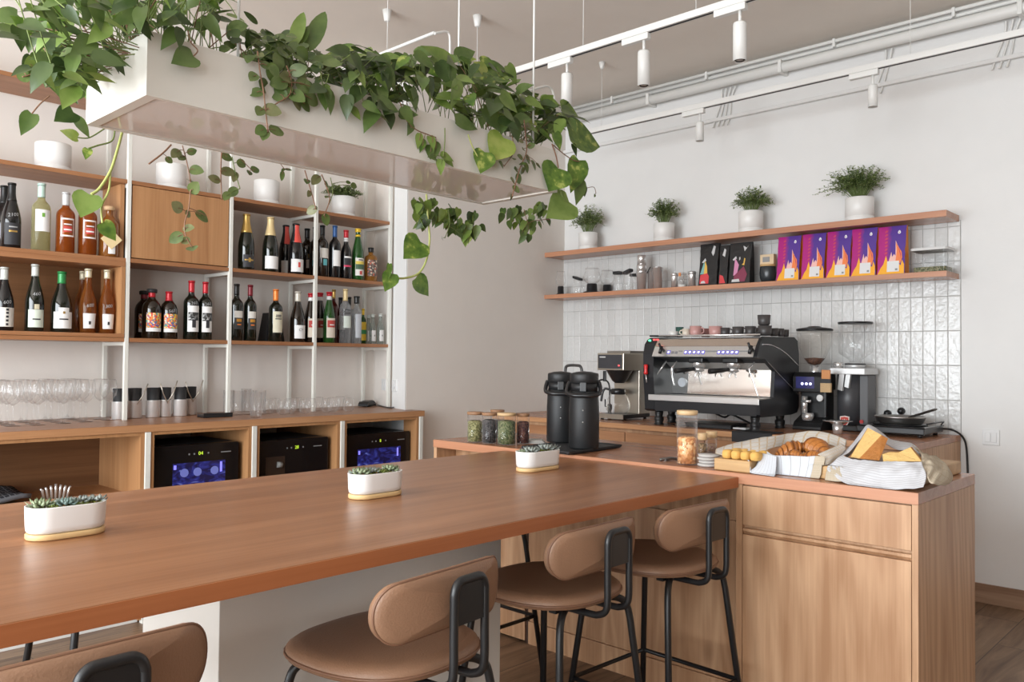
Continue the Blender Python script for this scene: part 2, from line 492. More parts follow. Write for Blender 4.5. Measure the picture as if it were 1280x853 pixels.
def mesh_of(name, mb, mats, off=(0, 0, 0)):
    me = D.meshes.new(name)
    ox, oy, oz = off
    me.from_pydata([(x-ox, y-oy, z-oz) for x, y, z in mb.v], [], mb.f)
    for m_ in (mats if isinstance(mats, (list, tuple)) else [mats]):
        me.materials.append(m_)
    me.polygons.foreach_set('material_index', mb.m)
    me.polygons.foreach_set('use_smooth', mb.s)
    if mb.uv:
        ul = me.uv_layers.new(name='UVMap')
        for lp in me.loops:
            ul.data[lp.index].uv = mb.uv.get(lp.vertex_index, (0, 0))
    bm = bmesh.new(); bm.from_mesh(me)
    bmesh.ops.recalc_face_normals(bm, faces=bm.faces)
    bm.to_mesh(me); bm.free(); me.update()
    return me


def bevel(o, w=0.003, seg=2, ang=40):
    b = o.modifiers.new('bevel', 'BEVEL'); b.width = w; b.segments = seg; b.limit_method = 'ANGLE'; b.angle_limit = math.radians(ang)
    return o


def tag(o, label, cat, group=None, kind=None):
    if label: o['label'] = label
    if cat: o['category'] = cat
    if group: o['group'] = group
    if kind: o['kind'] = kind
    return o


def thing(name, label, cat, loc=(0, 0, 0), rz=0.0, group=None):
    o = D.objects.new(name, None); COL.objects.link(o); o.location = loc; o.rotation_euler = (0, 0, rz)
    o.empty_display_size = 0.05
    return tag(o, label, cat, group)


def part(name, mb, mats, parent, bev=0, local=False, label=None):
    """mesh child; mb in room coordinates unless local=True"""
    root = parent
    off = Vector((0, 0, 0))
    if not local:
        p = parent
        while p is not None:
            off += p.location; p = p.parent
    o = D.objects.new(name, mesh_of(name, mb, mats, off)); COL.objects.link(o); o.parent = root
    if bev: bevel(o, bev)
    if label: o['label'] = label
    return o


def single(name, mb, mats, label, cat, loc=None, group=None, bev=0, kind=None):
    """a thing that is one mesh, built in room coordinates; origin moved to its base"""
    if loc is None:
        xs = [v[0] for v in mb.v]; ys = [v[1] for v in mb.v]; zs = [v[2] for v in mb.v]
        loc = ((min(xs)+max(xs))/2, (min(ys)+max(ys))/2, min(zs))
    o = D.objects.new(name, mesh_of(name, mb, mats, loc)); COL.objects.link(o); o.location = loc
    if bev: bevel(o, bev)
    return tag(o, label, cat, group, kind)


def struct(name, mb, mats, bev=0, parent=None):
    o = D.objects.new(name, mesh_of(name, mb, mats)); COL.objects.link(o)
    if bev: bevel(o, bev)
    if parent: o.parent = parent
    else: o['kind'] = 'structure'
    return o


def dup(root, loc, rz=None, label=None, group=None):
    r = root.copy(); COL.objects.link(r); r.location = loc
    if rz is not None: r.rotation_euler = (0, 0, rz)
    if label: r['label'] = label
    if group: r['group'] = group

    def rec(src, dst):
        for ch in list(src.children):
            c = ch.copy(); COL.objects.link(c); c.parent = dst; rec(ch, c)
    rec(root, r)
    return r


def catmull(pts, n=8):
    pts = [Vector(p) for p in pts]
    if len(pts) < 3: return pts
    out = []
    for i in range(len(pts)-1):
        p0 = pts[max(i-1, 0)]; p1 = pts[i]; p2 = pts[i+1]; p3 = pts[min(i+2, len(pts)-1)]
        for k in range(n):
            t = k/n
            out.append(0.5*((2*p1)+(p2-p0)*t+(2*p0-5*p1+4*p2-p3)*t*t+(3*p1-p0-3*p2+p3)*t**3))
    out.append(pts[-1])
    return out


def rounded(w, h, r, n=6, cx=0, cy=0):
    """rounded rectangle outline centred at cx,cy"""
    out = []
    for sx, sy, a in ((1, 1, 0), (-1, 1, PI/2), (-1, -1, PI), (1, -1, 1.5*PI)):
        for i in range(n+1):
            t = a+PI/2*i/n
            out.append((cx+sx*(w/2-r)+r*math.cos(t), cy+sy*(h/2-r)+r*math.sin(t)))
    return out


def text_verts(txt, size):
    cu = D.curves.new('lettering', 'FONT'); cu.body = txt; cu.size = size; cu.align_x = 'CENTER'; cu.resolution_u = 2
    o = D.objects.new('lettering', cu); COL.objects.link(o)
    dg = bpy.context.evaluated_depsgraph_get(); dg.update()
    me = o.evaluated_get(dg).to_mesh()
    vs = [tuple(v.co) for v in me.vertices]; fs = [tuple(p.vertices) for p in me.polygons]
    o.evaluated_get(dg).to_mesh_clear()
    D.objects.remove(o); D.curves.remove(cu)
    return vs, fs


# ------------------------------------------------------------------ room
XT, YG, YB, ZC = 5.061, 4.197, 4.74, 3.30
struct('floor', MB().box(-2.7, XT+.1, -2.7, YB+.2, -0.05, 0), floor_mat())
struct('ceiling', MB().box(-2.7, XT+.1, -2.7, YB+.2, ZC, ZC+.05), CEIL)
struct('wall_right', MB().box(XT, XT+.12, -2.7, YG, 0, ZC), WALL_WHITE)
struct('wall_tiled', MB().box(XT-.008, XT, 1.331, YG, 0.9, 2.10), tile_mat())
struct('wall_corner', MB().prism([(3.458, YG), (XT+.12, YG), (XT+.12, YB+.1), (3.63, YB+.1)], 'z', 0, ZC), [WALL_GREY])
struct('wall_return', MB().prism([(3.450, YG+.002), (3.458, YG+.002), (3.63, YB+.02), (3.622, YB+.02)], 'z', 0, ZC), WALL_WHITE)
struct('wall_back', MB().box(-2.7, 3.64, YB, YB+.1, 0, ZC), WALL_GREY)
wl = MB()      # window wall on the left: sill, head and piers round the big windows
wl.box(-2.7, -2.62, -2.7, YB+.1, 0, .38).box(-2.7, -2.62, -2.7, YB+.1, 2.92, ZC)
for y0, y1 in ((-2.7, -2.1), (-.4, .05), (4.25, YB+.1)):
    wl.box(-2.7, -2.62, y0, y1, .38, 2.92)
struct('wall_left', wl, WALL_WHITE)
wf = MB().box(-2.7, XT+.1, -2.75, -2.67, 0, ZC)
struct('wall_front', wf, mat('dark_wall_panel', (.26, .20, .16), .7))
struct('baseboard_right', MB().box(XT-.014, XT, -2.6, 1.30, 0, .104), wood('baseboard_wood', (0.22, 0.12, 0.07), (0.40, 0.26, 0.17), 'y', 0.5), bev=.002)
struct('baseboard_corner', MB().box(3.5, XT-.02, YG-.014, YG, 0, .104), MATS['baseboard_wood'], bev=.002)
# ledge line and pipes high on the tiled wall
tz = onx(1280, 69, XT-.02).z
tz2 = onx(760, 178, XT-.02).z
struct('trim_1', MB().box(XT-.03, XT, -2.5, YG, (tz+tz2)/2-.012, (tz+tz2)/2+.012), WALL_WHITE, bev=.004)
# pipes under the ceiling
t = thing('ceiling_pipe', 'thick white pipe running along the wall just under the ceiling', 'pipe', (XT-.07, 1.0, 3.18))
part('pipe', MB().cyl((XT-.07, -2.5, 3.18), (XT-.07, YG-.002, 3.18), .033, seg=18), WHITE_METAL, t)
for yy in (0.2, 1.02, 2.35, 3.35):
    part('clamp', MB().box(XT-.11, XT, yy-.012, yy+.012, 3.14, 3.222), WHITE_METAL, t, bev=.004)
t = thing('cable_conduit', 'pair of thin white conduits above the thick pipe', 'pipe', (XT-.04, 1.0, 3.25))
for zz, xx in ((3.243, XT-.035), (3.272, XT-.05)):
    part('conduit', MB().cyl((xx, -2.5, zz), (xx, YG-.002, zz), .011, seg=10), WHITE_METAL, t)
for yy in (.6, 1.35, 2.02, 2.9, 3.7):
    part('clip', MB().box(XT-.066, XT, yy-.008, yy+.008, 3.232, 3.284), WHITE_METAL, t)
for k, (pxa, lab) in enumerate((((903, 96), 'white cables curving down the wall from the pipe, nearest the corner'), ((1108, 60), 'pair of white cables dropping behind the spot rail, middle of the wall'), ((1258, 30), 'white cables bowing down from the pipe at the right edge'))):
    a = onx(*pxa, XT-.02); n = (4, 2, 3)[k]; mb = MB()
    for i in range(n):
        y = a.y-.035*i
        mb.tube(catmull([(XT-.03, y, 3.15), (XT-.012, y+.01+.01*i, 3.08), (XT-.012, y+.05, 2.97), (XT-.02, y+.07, 2.90)], 6), .006, 6)
    single('wall_cable', mb, WHITE_METAL, lab, 'cable', group='cables dropping from the pipe')


# ------------------------------------------------------------------ spotlight rails
def rail(xr, zr, y0, y1, label, wires):
    t = thing('track_rail', label, 'lighting track', (xr, (y0+y1)/2, zr))
    part('rail', MB().box(xr-.017, xr+.017, y0, y1, zr-.016, zr+.016), WHITE_METAL, t, bev=.002)
    part('slot', MB().box(xr-.006, xr+.006, y0+.02, y1-.02, zr-.0175, zr-.0155), BLACK_MATTE, t)
    for y in wires:
        part('wire', MB().cyl((xr, y, zr+.016), (xr, y, ZC-.045), .0018, seg=6), WHITE_METAL, t)
        part('wire_cap', MB().lathe([(.008, -.045), (.012, -.04), (.022, 0)], (xr, y, ZC), 14), WHITE_METAL, t)
    return t


Z1 = 2.85
X1 = (onz(650, 85, Z1).x+onz(930, 2, Z1).x)/2
X2 = (onz(745, 163, Z1).x+onz(1280, 40, Z1).x)/2
X3 = (onz(480, 65, Z1).x+onz(545, 41, Z1).x)/2
rail(X1, Z1, -1.0, onx(600, 105, X1).y, 'white spotlight rail nearest the camera, passing over the long table', [onx(729, 50, X1).y, onx(870, 12, X1).y])
rail(X2, Z1, -1.6, onx(720, 171, X2).y, 'white spotlight rail running beside the tiled wall', [onx(1138, 60, X2).y, onx(752, 140, X2).y])
y3 = onx(543, 42, X3).y
rail3 = thing('ceiling_conduit', 'thin white tube with a bent end above the back of the hanging planter', 'conduit', (X3, 3.5, Z1))
part('tube', MB().cyl((X3, y3, Z1), (X3, YB-.002, Z1), .008, seg=10), WHITE_METAL, rail3)
part('wire', MB().cyl((X3, onx(484, 60, X3).y, Z1), (X3, onx(484, 60, X3).y, ZC), .0018, seg=6), WHITE_METAL, rail3)
part('feed_cable', MB().tube(catmull([onx(543, 42, X3)]+[ony(a, b, 2.95) for a, b in ((556, 39.5), (561, 42), (562.5, 50), (562.5, 66), (562, 90))], 5), .006, 8), WHITE_METAL, rail3)


def spot(xr, px, py, length, r, label, lens):
    y = onx(px, py, xr).y; z0 = Z1-.016
    t = thing('track_spotlight', label, 'spotlight', (xr, y, z0-.3), 0, 'white cylinder spotlights')
    part('adapter', MB().box(xr-.015, xr+.015, y-.03, y+.12, z0-.03, z0), WHITE_METAL, t, bev=.003)
    part('stem', MB().cyl((xr, y, z0-.03), (xr, y, z0-.085), .007, seg=10), WHITE_METAL, t)
    zt = z0-.082; zb = zt-length
    part('lamp_body', MB().lathe([(r*.93, zt), (r, zt-.006), (r, zb), (r*.95, zb), (r*.9, zb+.006)], (xr, y, 0), 28), WHITE_METAL, t)
    part('lens_ring', MB().lathe([(r*.9, zb+.012), (r*.62, zb+.001), (r*.6, zb+.03), (.001, zb+.03)], (xr, y, 0), 28), BLACK if lens else WHITE_METAL, t)


spot(X1, 709, 75, .165, .029, 'white cylinder spotlight on the near rail, leftmost of three', True)
spot(X1, 805, 45, .165, .029, 'white cylinder spotlight on the near rail, middle of three', True)
spot(X1, 925, 10, .165, .029, 'white cylinder spotlight on the near rail, rightmost of three', True)
spot(X2, 875, 133, .115, .024, 'small white spotlight on the wall rail, above the shelf pots', False)
spot(X2, 1091, 85, .115, .024, 'small white spotlight on the wall rail, toward the right', False)
for px, py, lab, drop in ((484, 13, 'white cone ceiling anchor on its own, left of the planter rod', 0), (597, 20, 'white cone ceiling anchor with a thin cord, right of the planter rod', .9)):
    p = onz(px, py, ZC)
    t = thing('wire_anchor', lab, 'ceiling anchor', (p.x, p.y, ZC-.05), 0, 'white ceiling anchors')
    part('cone', MB().lathe([(.012, ZC-.065), (.017, ZC-.06), (.028, ZC)], (p.x, p.y, 0), 16), WHITE_METAL, t)
    if drop: part('cord', MB().cyl((p.x, p.y, ZC-.06), (p.x, p.y, ZC-.06-drop), .003, seg=6), WHITE_METAL, t)
# ------------------------------------------------------------------ long table and its pedestal
TZ, TY0, TY1, TX0, TX1 = .889, 1.43, 2.575, -1.2, 2.698
t = thing('community_table', 'long wooden bar table running to the bread counter', 'table', ((TX0+TX1)/2, 2.0, 0))
part('tabletop', MB().box(TX0, TX1, TY0+.0015, TY1, TZ-.037, TZ), W_TOPX, t, bev=.002)
part('edge_band', MB().box(TX0, TX1, TY0-.0012, TY0+.0012, TZ-.0365, TZ-.0015), W_EDGEX, t)
part('pedestal', MB().box(.933, 1.862, 1.79, 2.20, 0, TZ-.037), mat('pale_concrete', (0.74, 0.71, 0.66), 0.8, bump=.15, bscale=9, var=.1, vscale=3), t, bev=.002, label='pale plastered pedestal')
part('bracket', MB().box(2.40, 2.70, 1.75, 1.80, TZ-.052, TZ-.037), BLACK, t)

# ------------------------------------------------------------------ bread counter
CZ, CX0, CX1, CY0, CY1, PX = .902, 2.70, 3.325, .83, 3.063, 2.83
t = thing('bread_counter', 'long wooden service counter holding the bread and the flasks', 'counter', (3.0, 1.95, 0))
part('countertop', MB().box(CX0+.001, CX1, CY0, CY1, CZ-.037, CZ), W_TOPY, t, bev=.0015)
part('front_edge', MB().box(CX0-.001, CX0+.0013, CY0, CY1, CZ-.036, CZ-.001), W_EDGE, t)
part('side_panel', MB().box(CX0+.003, CX1, CY0+.001, CY0+.02, 0, CZ-.0375), W_FRONT, t, bev=.001)
part('side_panel', MB().box(CX0+.003, CX1, CY1-.02, CY1, 0, CZ-.0375), W_FRONT, t, bev=.001)
part('carcass', MB().box(CX0+.022, CX1-.002, CY0+.021, 1.43, .02, CZ-.038).box(PX+.012, CX1-.002, 1.43, CY1-.021, .02, CZ-.038), W_FRONT, t)
dr = part('drawer', MB().box(CX0+.004, CX0+.021, CY0+.022, 1.415, .722, CZ-.042), W_FRONT, t, bev=.001)
part('pull_rail', MB().prism([(CX0+.016, .690), (CX0+.006, .700), (CX0+.006, .709), (CX0+.016, .711)], 'y', CY0+.022, 1.415), W_FRONT, t)
part('door', MB().box(CX0+.004, CX0+.021, CY0+.022, 1.415, .05, .688), W_FRONT, t, bev=.001)
part('stile', MB().box(CX0+.003, PX+.012, 1.417, 1.44, 0, CZ-.0375), W_FRONT, t, bev=.001)
part('upper_panel', MB().box(PX, PX+.012, 1.44, 2.545, .712, CZ-.038), W_FRONT, t, bev=.001)
part('front_panel', MB().box(PX, PX+.012, 1.44, 2.545, .11, .704), W_FRONT, t, bev=.001)
part('front_panel', MB().box(PX, PX+.012, 2.566, CY1-.021, .01, CZ-.038), W_FRONT, t, bev=.001, label='lighter panel left of the dark gap')
part('plinth', MB().box(PX, PX+.012, 1.44, 2.545, 0, .102), W_FRONT, t, bev=.001)
part('shadow_gap', MB().box(PX+.008, PX+.0125, 2.545, 2.566, .0, CZ-.038), mat('gap_shade_brown', (.05, .02, .01), .7), t)  # dark strip colours in the shade between the panels

# ------------------------------------------------------------------ back counter along the tiled wall
BX0 = 4.262
t = thing('coffee_counter', 'wooden back counter along the tiled wall under the espresso machine', 'counter', (4.65, 2.6, 0))
part('countertop', MB().box(BX0+.001, XT-.009, 1.331, YG-.001, .870, .9018), W_TOPY, t, bev=.0015)
part('front_edge', MB().box(BX0-.001, BX0+.0013, 1.331, YG-.001, .871, .901), wood('bright_edge_wood', (0.42, 0.20, 0.09), (0.62, 0.34, 0.17), 'y', .4), t)
part('side_panel', MB().box(BX0+.01, XT-.009, 1.333, 1.352, 0, .869), W_FRONT, t)
part('carcass', MB().box(BX0+.05, XT-.01, 1.353, YG-.001, 0, .869), W_FRONT, t)
yy = 1.36
for i in range(5):
    y2 = yy+.565
    d = part('door', MB().box(BX0+.03, BX0+.048, yy+.003, min(y2, YG-.01)-.003, .08, .845), wood('reddish_front_wood', (0.33, 0.15, 0.07), (0.50, 0.26, 0.13), 'y', .4), t, bev=.001)
    yy = y2


# ------------------------------------------------------------------ bar cabinets under the bottle shelves
BZ, BY0 = .963, 4.06
XSPL = [-.6, 1.731, 2.301, 2.869, 3.472]
t = thing('bar_worktop', 'long wooden worktop under the wine shelves, lined with glasses', 'worktop', (1.5, 4.4, BZ-.036))
part('worktop_slab', MB().prism([(-1.0, BY0), (3.50, BY0), (3.50, YG-.003), (3.447, YG-.003), (3.447+.172*.98, YB-.02), (3.60, YB-.001), (-1.0, YB-.001)], 'z', BZ-.036, BZ), W_TOPX, t, bev=.0015)
part('front_edge', MB().box(-1.0, 3.50, BY0-.001, BY0+.001, BZ-.035, BZ-.001), wood('bar_edge_wood', (0.36, 0.165, 0.072), (0.52, 0.27, 0.13), 'x', .4), t)
cl = ['wide open wooden cabinet at the left end of the bar', 'cooler cabinet right of the wide open one', 'middle cooler cabinet of the bar', 'cooler cabinet at the right end of the bar']
for i in range(4):
    xa, xb = XSPL[i]+.0145, XSPL[i+1]-.0145
    if i == 3: xb = 3.458-.002
    t = thing('bar_cabinet', cl[i], 'cabinet', ((xa+xb)/2, 4.4, 0), 0, 'bar cabinets')
    yb2 = YG-.003 if i == 3 else YB-.01
    part('side_panel', MB().box(xa, xa+.018, BY0+.004, YB-.01, .02, BZ-.037), W_BACK, t)
    part('side_panel', MB().box(xb-.018, xb, BY0+.004, yb2, .02, BZ-.037), W_BACK, t)
    part('top_rail', MB().box(xa+.018, xb-.018, BY0+.006, BY0+.024, BZ-.052, BZ-.037), W_BACK, t)
    part('shelf_board', MB().box(xa+.018, xb-.018, BY0+.006, YB-.02, .60 if i == 0 else .40, .618 if i == 0 else .418), W_BACK, t)
    if i == 0:
        part('back_panel', MB().box(xa+.018, xb-.018, 4.58, 4.60, .618, BZ-.037), W_SHADE, t)
    part('plinth', MB().box(xa, xb, BY0+.05, BY0+.07, 0, .1), WHITE_METAL, t)
for i, xx in enumerate(XSPL[1:]):
    single('cabinet_trim', MB().box(xx-.0135, xx+.0135, BY0-.004, BY0+.03, 0, BZ-.0365), POST_WHITE, ('pale metal upright left of the first cooler', 'pale metal upright between first and middle cooler', 'pale metal upright between middle and last cooler', 'pale metal upright at the right end of the bar')[i], 'cabinet upright', group='pale metal cabinet uprights', bev=.002)


# wine coolers
def cooler(i, label, glow, disp):
    x0, x1 = XSPL[i]+.045, XSPL[i+1]-.062
    y = 4.115; zt = (.845, .836, .834)[i-1]
    if i == 3: x1 = 3.425
    t = thing('wine_cooler', label, 'wine cooler', ((x0+x1)/2, y+.2, .418), 0, 'wine coolers under the bar')
    part('body', MB().box(x0, x1, y+.045, y+.42, .42, zt), BLACK_MATTE, t, bev=.008)
    d = part('door', MB().prism(rounded(x1-x0, zt-.425, .012, 4, (x0+x1)/2, (zt+.425)/2), 'y', y, y+.04), mat('black_glass', (.006, .006, .007), .12), t, bev=.002)
    wx0, wx1, wz1, wz0 = x0+.105, x1-.075, zt-.092, zt-.30
    if glow:
        g, tt, b = nt('blue_lit_window') if 'blue_lit_window' not in MATS else (MATS['blue_lit_window'], None, None)
        if tt:
            tc = tt.nodes.new('ShaderNodeTexCoord'); mp = tt.nodes.new('ShaderNodeMapping'); mp.inputs['Scale'].default_value = (14, 1, 26)
            tt.links.new(tc.outputs['Object'], mp.inputs[0])
            n = tt.nodes.new('ShaderNodeTexNoise'); n.inputs['Scale'].default_value = 1; n.inputs['Distortion'].default_value = 1.5; tt.links.new(mp.outputs[0], n.inputs['Vector'])
            cr = tt.nodes.new('ShaderNodeValToRGB'); e = cr.color_ramp.elements
            e[0].position = .42; e[0].color = (.008, .006, .06, 1); e[1].position = .78; e[1].color = (.35, .42, 1, 1)
            q = e.new(.6); q.color = (.03, .04, .35, 1)
            tt.links.new(n.outputs['Fac'], cr.inputs[0]); tt.links.new(cr.outputs[0], b.inputs['Emission Color']); b.inputs['Emission Strength'].default_value = .5
            b.inputs['Base Color'].default_value = (.01, .01, .03, 1); b.inputs['Roughness'].default_value = .15
            MATS['blue_lit_window'] = g
        part('window', MB().box(wx0, wx1, y-.001, y+.002, wz0, wz1), g, d)
        # glowing shapes on the pane imitate lit shelf edges and lying bottle ends
        for qa, qb, qh in ((wx0+.005, wx0+.018, .03), (wx1-.03, wx1-.018, .06)):
            part('inner_light', MB().box(qa, qb, y-.0015, y, wz1-qh, wz1-.008), mat('blue_led', (.1, .1, .3), emit=(.22, .2, 1), estr=1.3), d)
        if i == 1:
            for bx in (wx0+.06, wx0+.13, wx1-.06):
                part('bottle_end_glint', MB().tube([(bx, y-.001, wz1-.05), (bx, y-.0035, wz1-.05)], .022, 14), mat('bottle_end_blue_glow', (.12, .14, .3), .2, emit=(.1, .12, .45), estr=.6), d)
    else:
        part('window', MB().box(wx0-.05, wx0+.07, y-.001, y+.002, wz0, wz1), mat('dim_window', (.035, .022, .016), .1), d)
        part('bottle_end_glint', MB().tube([(wx0+.02, y-.002, wz1-.045), (wx0+.05, y-.002, wz1-.047)], .016, 12), mat('pale_reflection', (.25, .25, .24), .3), d)  # pale colour stands in for a reflection on the dark pane
    xm = (x0+x1)/2
    vs, fs = text_verts(disp, .026)
    dm = MB(); dm.add([(xm+.02+a, y-.0015, zt-.056+b_) for a, b_, _ in vs], fs)
    part('display', dm, mat('lime_display', (.2, .3, .02), emit=(.62, .9, .05), estr=1.2), d)
    for qx in (-.045, -.018, .058):
        part('button', MB().box(xm+qx, xm+qx+.007, y-.0015, y, zt-.053, zt-.045), mat('grey_print', (.25, .25, .25)), d)
    part('nameplate', MB().box(x1-.10, x1-.045, y-.0015, y, zt-.052, zt-.047), mat('grey_print', (.25, .25, .25)), d)


cooler(1, 'black wine cooler with blue lit bottles, leftmost of three', True, '04')
cooler(2, 'black wine cooler with dark window, middle of three', False, '28')
cooler(3, 'black wine cooler with dim blue glow, rightmost of three', True, '8')

# ------------------------------------------------------------------ bottle shelf unit
PXS = [1.760, 2.334, 2.903, 3.487]; PY0, PY1 = 4.42, 4.70
S1, S2, S3, S4 = 1.392, 1.808, 2.219, 2.64
t = thing('wine_rack', 'tall white metal post rack holding the wine shelves', 'rack', (2.4, 4.56, BZ))
w = .0105
for i, x in enumerate(PXS):
    top = (2.67, 2.55, 2.55, 2.55)[i]
    for y in (PY0, PY1):
        part('post', MB().box(x-w, x+w, y-w, y+w, BZ, top), POST_WHITE, t, bev=.002)
    for z in (S1-.022, S2-.022, S3-.022):
        part('crossbar', MB().box(x-w*.9, x+w*.9, PY0+w, PY1-w, z-.018, z), POST_WHITE, t)
segs = [(-.9, PXS[0])]+[(PXS[i], PXS[i+1]) for i in range(3)]
for k, (a, b) in enumerate(segs):
    for z in (S1, S2, S3)+((S4,) if k == 0 else ()):
        single('shelf_board', MB().box(a+w+.001, b-w-.001, PY0-.008, PY1+.01, z-.021, z), W_SHELF, ('lowest', 'middle', 'upper', 'topmost')[(S1, S2, S3, S4).index(z)]+' wooden shelf board in the '+('left bay of the wine rack', 'second bay of the wine rack, by the cupboard', 'third bay of the wine rack', 'rightmost bay of the wine rack')[k], 'shelf board', bev=.001, group='wooden boards of the wine rack')
# wooden box cubby in the left bay (floor, sides, back) and the closed cupboard beside it
bx1 = PXS[0]-w-.002
t2 = thing('wooden_cubby', 'open wooden box on the left of the rack holding white wines', 'cubby', (.9, 4.55, S1))
part('cubby_panel', MB().box(-.8, bx1-.001, PY0-.012, PY1, S1+.001, S1+.02), W_SHELF, t2, bev=.001)
part('cubby_panel', MB().box(-.8, bx1-.001, PY0-.012, PY1, S2-.046, S2-.0215), W_SHELF, t2, bev=.001)
part('cubby_panel', MB().box(bx1-.022, bx1-.001, PY0-.012, PY1, S1+.0205, S2-.0465), W_BACK, t2, bev=.001)
part('back_panel', MB().box(-.8, bx1-.022, PY1-.02, PY1-.006, S1+.0205, S2-.0465), W_SHADE, t2)
t2 = thing('wall_cupboard', 'closed wooden cupboard between the white posts of the wine rack', 'cupboard', ((PXS[0]+PXS[1])/2, 4.55, S2))
xa, xb = PXS[0]+w+.003, PXS[1]-w-.003
part('side_panel', MB().box(PXS[0]-w-.024, PXS[0]-w-.003, PY0+.02, PY1-.02, S2+.001, S3-.0225), W_BACK, t2)
part('carcass', MB().box(xa, xb, PY0+.02, PY1-.02, S2+.001, S3-.0225), W_BACK, t2)
part('door', MB().box(xa+.004, xb-.002, PY0-.006, PY0+.016, S2+.006, S3-.024), W_BACK, t2, bev=.0015)

# ------------------------------------------------------------------ floating shelves on the tiled wall
UZ, LZ = 2.126, onx(1181.3, 338.3, 4.82).z
for z, th, lab in ((UZ, .036, 'upper floating wooden shelf on the tiled wall with herb pots'), (LZ, .031, 'lower floating wooden shelf on the tiled wall with coffee bags')):
    t = thing('floating_shelf', lab, 'shelf', (4.94, 2.77, z-th), 0, 'floating shelves on the tiled wall')
    part('shelf_board', MB().box(4.821, XT-.009, 1.338, YG-.001, z-th, z), W_TOPY, t, bev=.0015)
    part('front_edge', MB().box(4.8195, 4.822, 1.338, YG-.001, z-th+.001, z-.001), W_EDGE, t)


# ------------------------------------------------------------------ stools
def make_stool(label):
    t = thing('counter_stool', label, 'stool', (0, 0, 0), 0, 'tan leather counter stools at the long table')
    # seat: soft rounded slab, front corners tighter, rear fuller
    out = []
    n = 48
    for i in range(n):
        a = 2*PI*i/n
        c, s = math.cos(a), math.sin(a)
        e = 2.9
        r = 1/((abs(c)**e+abs(s)**e)**(1/e))
        x, y = .205*r*c, .20*r*s+.015
        if s < 0: x *= 1-.16*(-s)**1.5
        out.append((x, y))
    mb = MB(); rings = [(.90, .628), (.985, .632), (1.0, .642), (.985, .653), (.93, .661), (.80, .664), (.4, .660), (.02, .658)]
    for s, z in rings:
        mb.v += [(x*s, (y-.015)*s+.015, z + (.010*max(0, -(y-.0)/.2)**2 if 0 else 0)) for x, y in out]
    for j in range(len(rings)-1):
        for i in range(n):
            i2 = (i+1) % n
            mb.f.append((j*n+i, j*n+i2, (j+1)*n+i2, (j+1)*n+i)); mb.m.append(0); mb.s.append(True)
    mb.f.append(tuple(range(n))[::-1]); mb.m.append(0); mb.s.append(False)
    mb.f.append(tuple((len(rings)-1)*n+i for i in range(n))); mb.m.append(0); mb.s.append(True)
    seat = part('seat', mb, LEATHER, t, local=True)
    part('piping', MB().tube([(x*1.0, (y-.015)*1.0+.015, .642) for x, y in out], .0035, 6, closed=True), LEATHER_D, seat, local=True)
    # backrest: curved padded pill
    bw, bh, rr = .41, .125, .06
    ol = rounded(bw, bh, rr, 9)

    def bend(u, v, d):
        th = u/.42
        R = .42
        return (R*math.sin(th)*(1-d/R*.0), -.205+R*(1-math.cos(th))+d-.03*v, .783+v)
    mb = MB(); n = len(ol)
    layers = [(.94, .0), (.99, .004), (1, .012), (.985, .022), (.92, .030), (.75, .034), (.4, .036), (.02, .036)]
    back = [(.75, -.003), (.4, -.004), (.02, -.004)]
    allr = back[::-1]+layers
    for s, d in allr:
        for x, y in ol:
            # inset keeps the pill outline
            xx = math.copysign(max(0, abs(x)-(1-s)*.09), x) if s > .5 else x*s*.8
            yy_ = y*s if s > .5 else y*s
            mb.v.append(bend(xx, yy_, d))
    for j in range(len(allr)-1):
        for i in range(n):
            i2 = (i+1) % n
            mb.f.append((j*n+i, j*n+i2, (j+1)*n+i2, (j+1)*n+i)); mb.m.append(0); mb.s.append(True)
    mb.f.append(tuple(range(n))[::-1]); mb.m.append(0); mb.s.append(True)
    mb.f.append(tuple((len(allr)-1)*n+i for i in range(n))); mb.m.append(0); mb.s.append(True)
    b = part('backrest', mb, LEATHER, t, local=True)
    part('piping', MB().tube([bend(x, y, .006) for x, y in ol], .003, 6, closed=True), LEATHER_D, b, local=True)
    # bracket: inverted U of tube with a plate, running down and forward under the seat
    yb = -.235
    pts = [(-.05, .02, .612), (-.05, -.17, .612), (-.05, -.205, .615), (-.05, -.228, .628), (-.05, yb, .655), (-.05, yb, .72), (-.05, yb, .80), (-.0485, yb, .815), (-.043, yb, .827), (-.033, yb, .8345), (-.02, yb, .836), (0, yb, .836)]
    full = pts+[(-x, y, z) for x, y, z in pts[::-1][1:]]
    br = part('back_bracket', MB().tube(catmull(full, 5), .0095, 10), BLACK, t, local=True)
    part('bracket_plate', MB().prism([(-.047, .745), (.047, .745), (.047, .805), (.041, .825), (.03, .833), (-.03, .833), (-.041, .825), (-.047, .805)], 'y', yb-.004, yb+.012), BLACK, br, local=True)
    # legs: bent tubes splaying from under the seat
    for sx in (-1, 1):
        for sy in (-1, 1):
            p = [(sx*.05, sy*.10, .618), (sx*.115, sy*.135, .616), (sx*.150, sy*.155, .596), (sx*.162, sy*.163, .55), (sx*.22, sy*.215, .012)]
            part('leg', MB().tube(catmull(p[:4], 5)+[Vector(p[4])], .0105, 10), BLACK, t, local=True)
    zr = .25
    k = .162+(.22-.162)*(.55-zr)/.538; k2 = .163+(.215-.163)*(.55-zr)/.538
    part('footrest', MB().tube([(-k, -k2, zr), (k, -k2, zr), (k, k2, zr), (-k, k2, zr)], .008, 8, closed=True), BLACK, t, local=True)
    part('seat_frame', MB().box(-.12, .12, -.115, -.09, .612, .627).box(-.12, .12, .09, .115, .612, .627), BLACK, t, local=True)
    return t


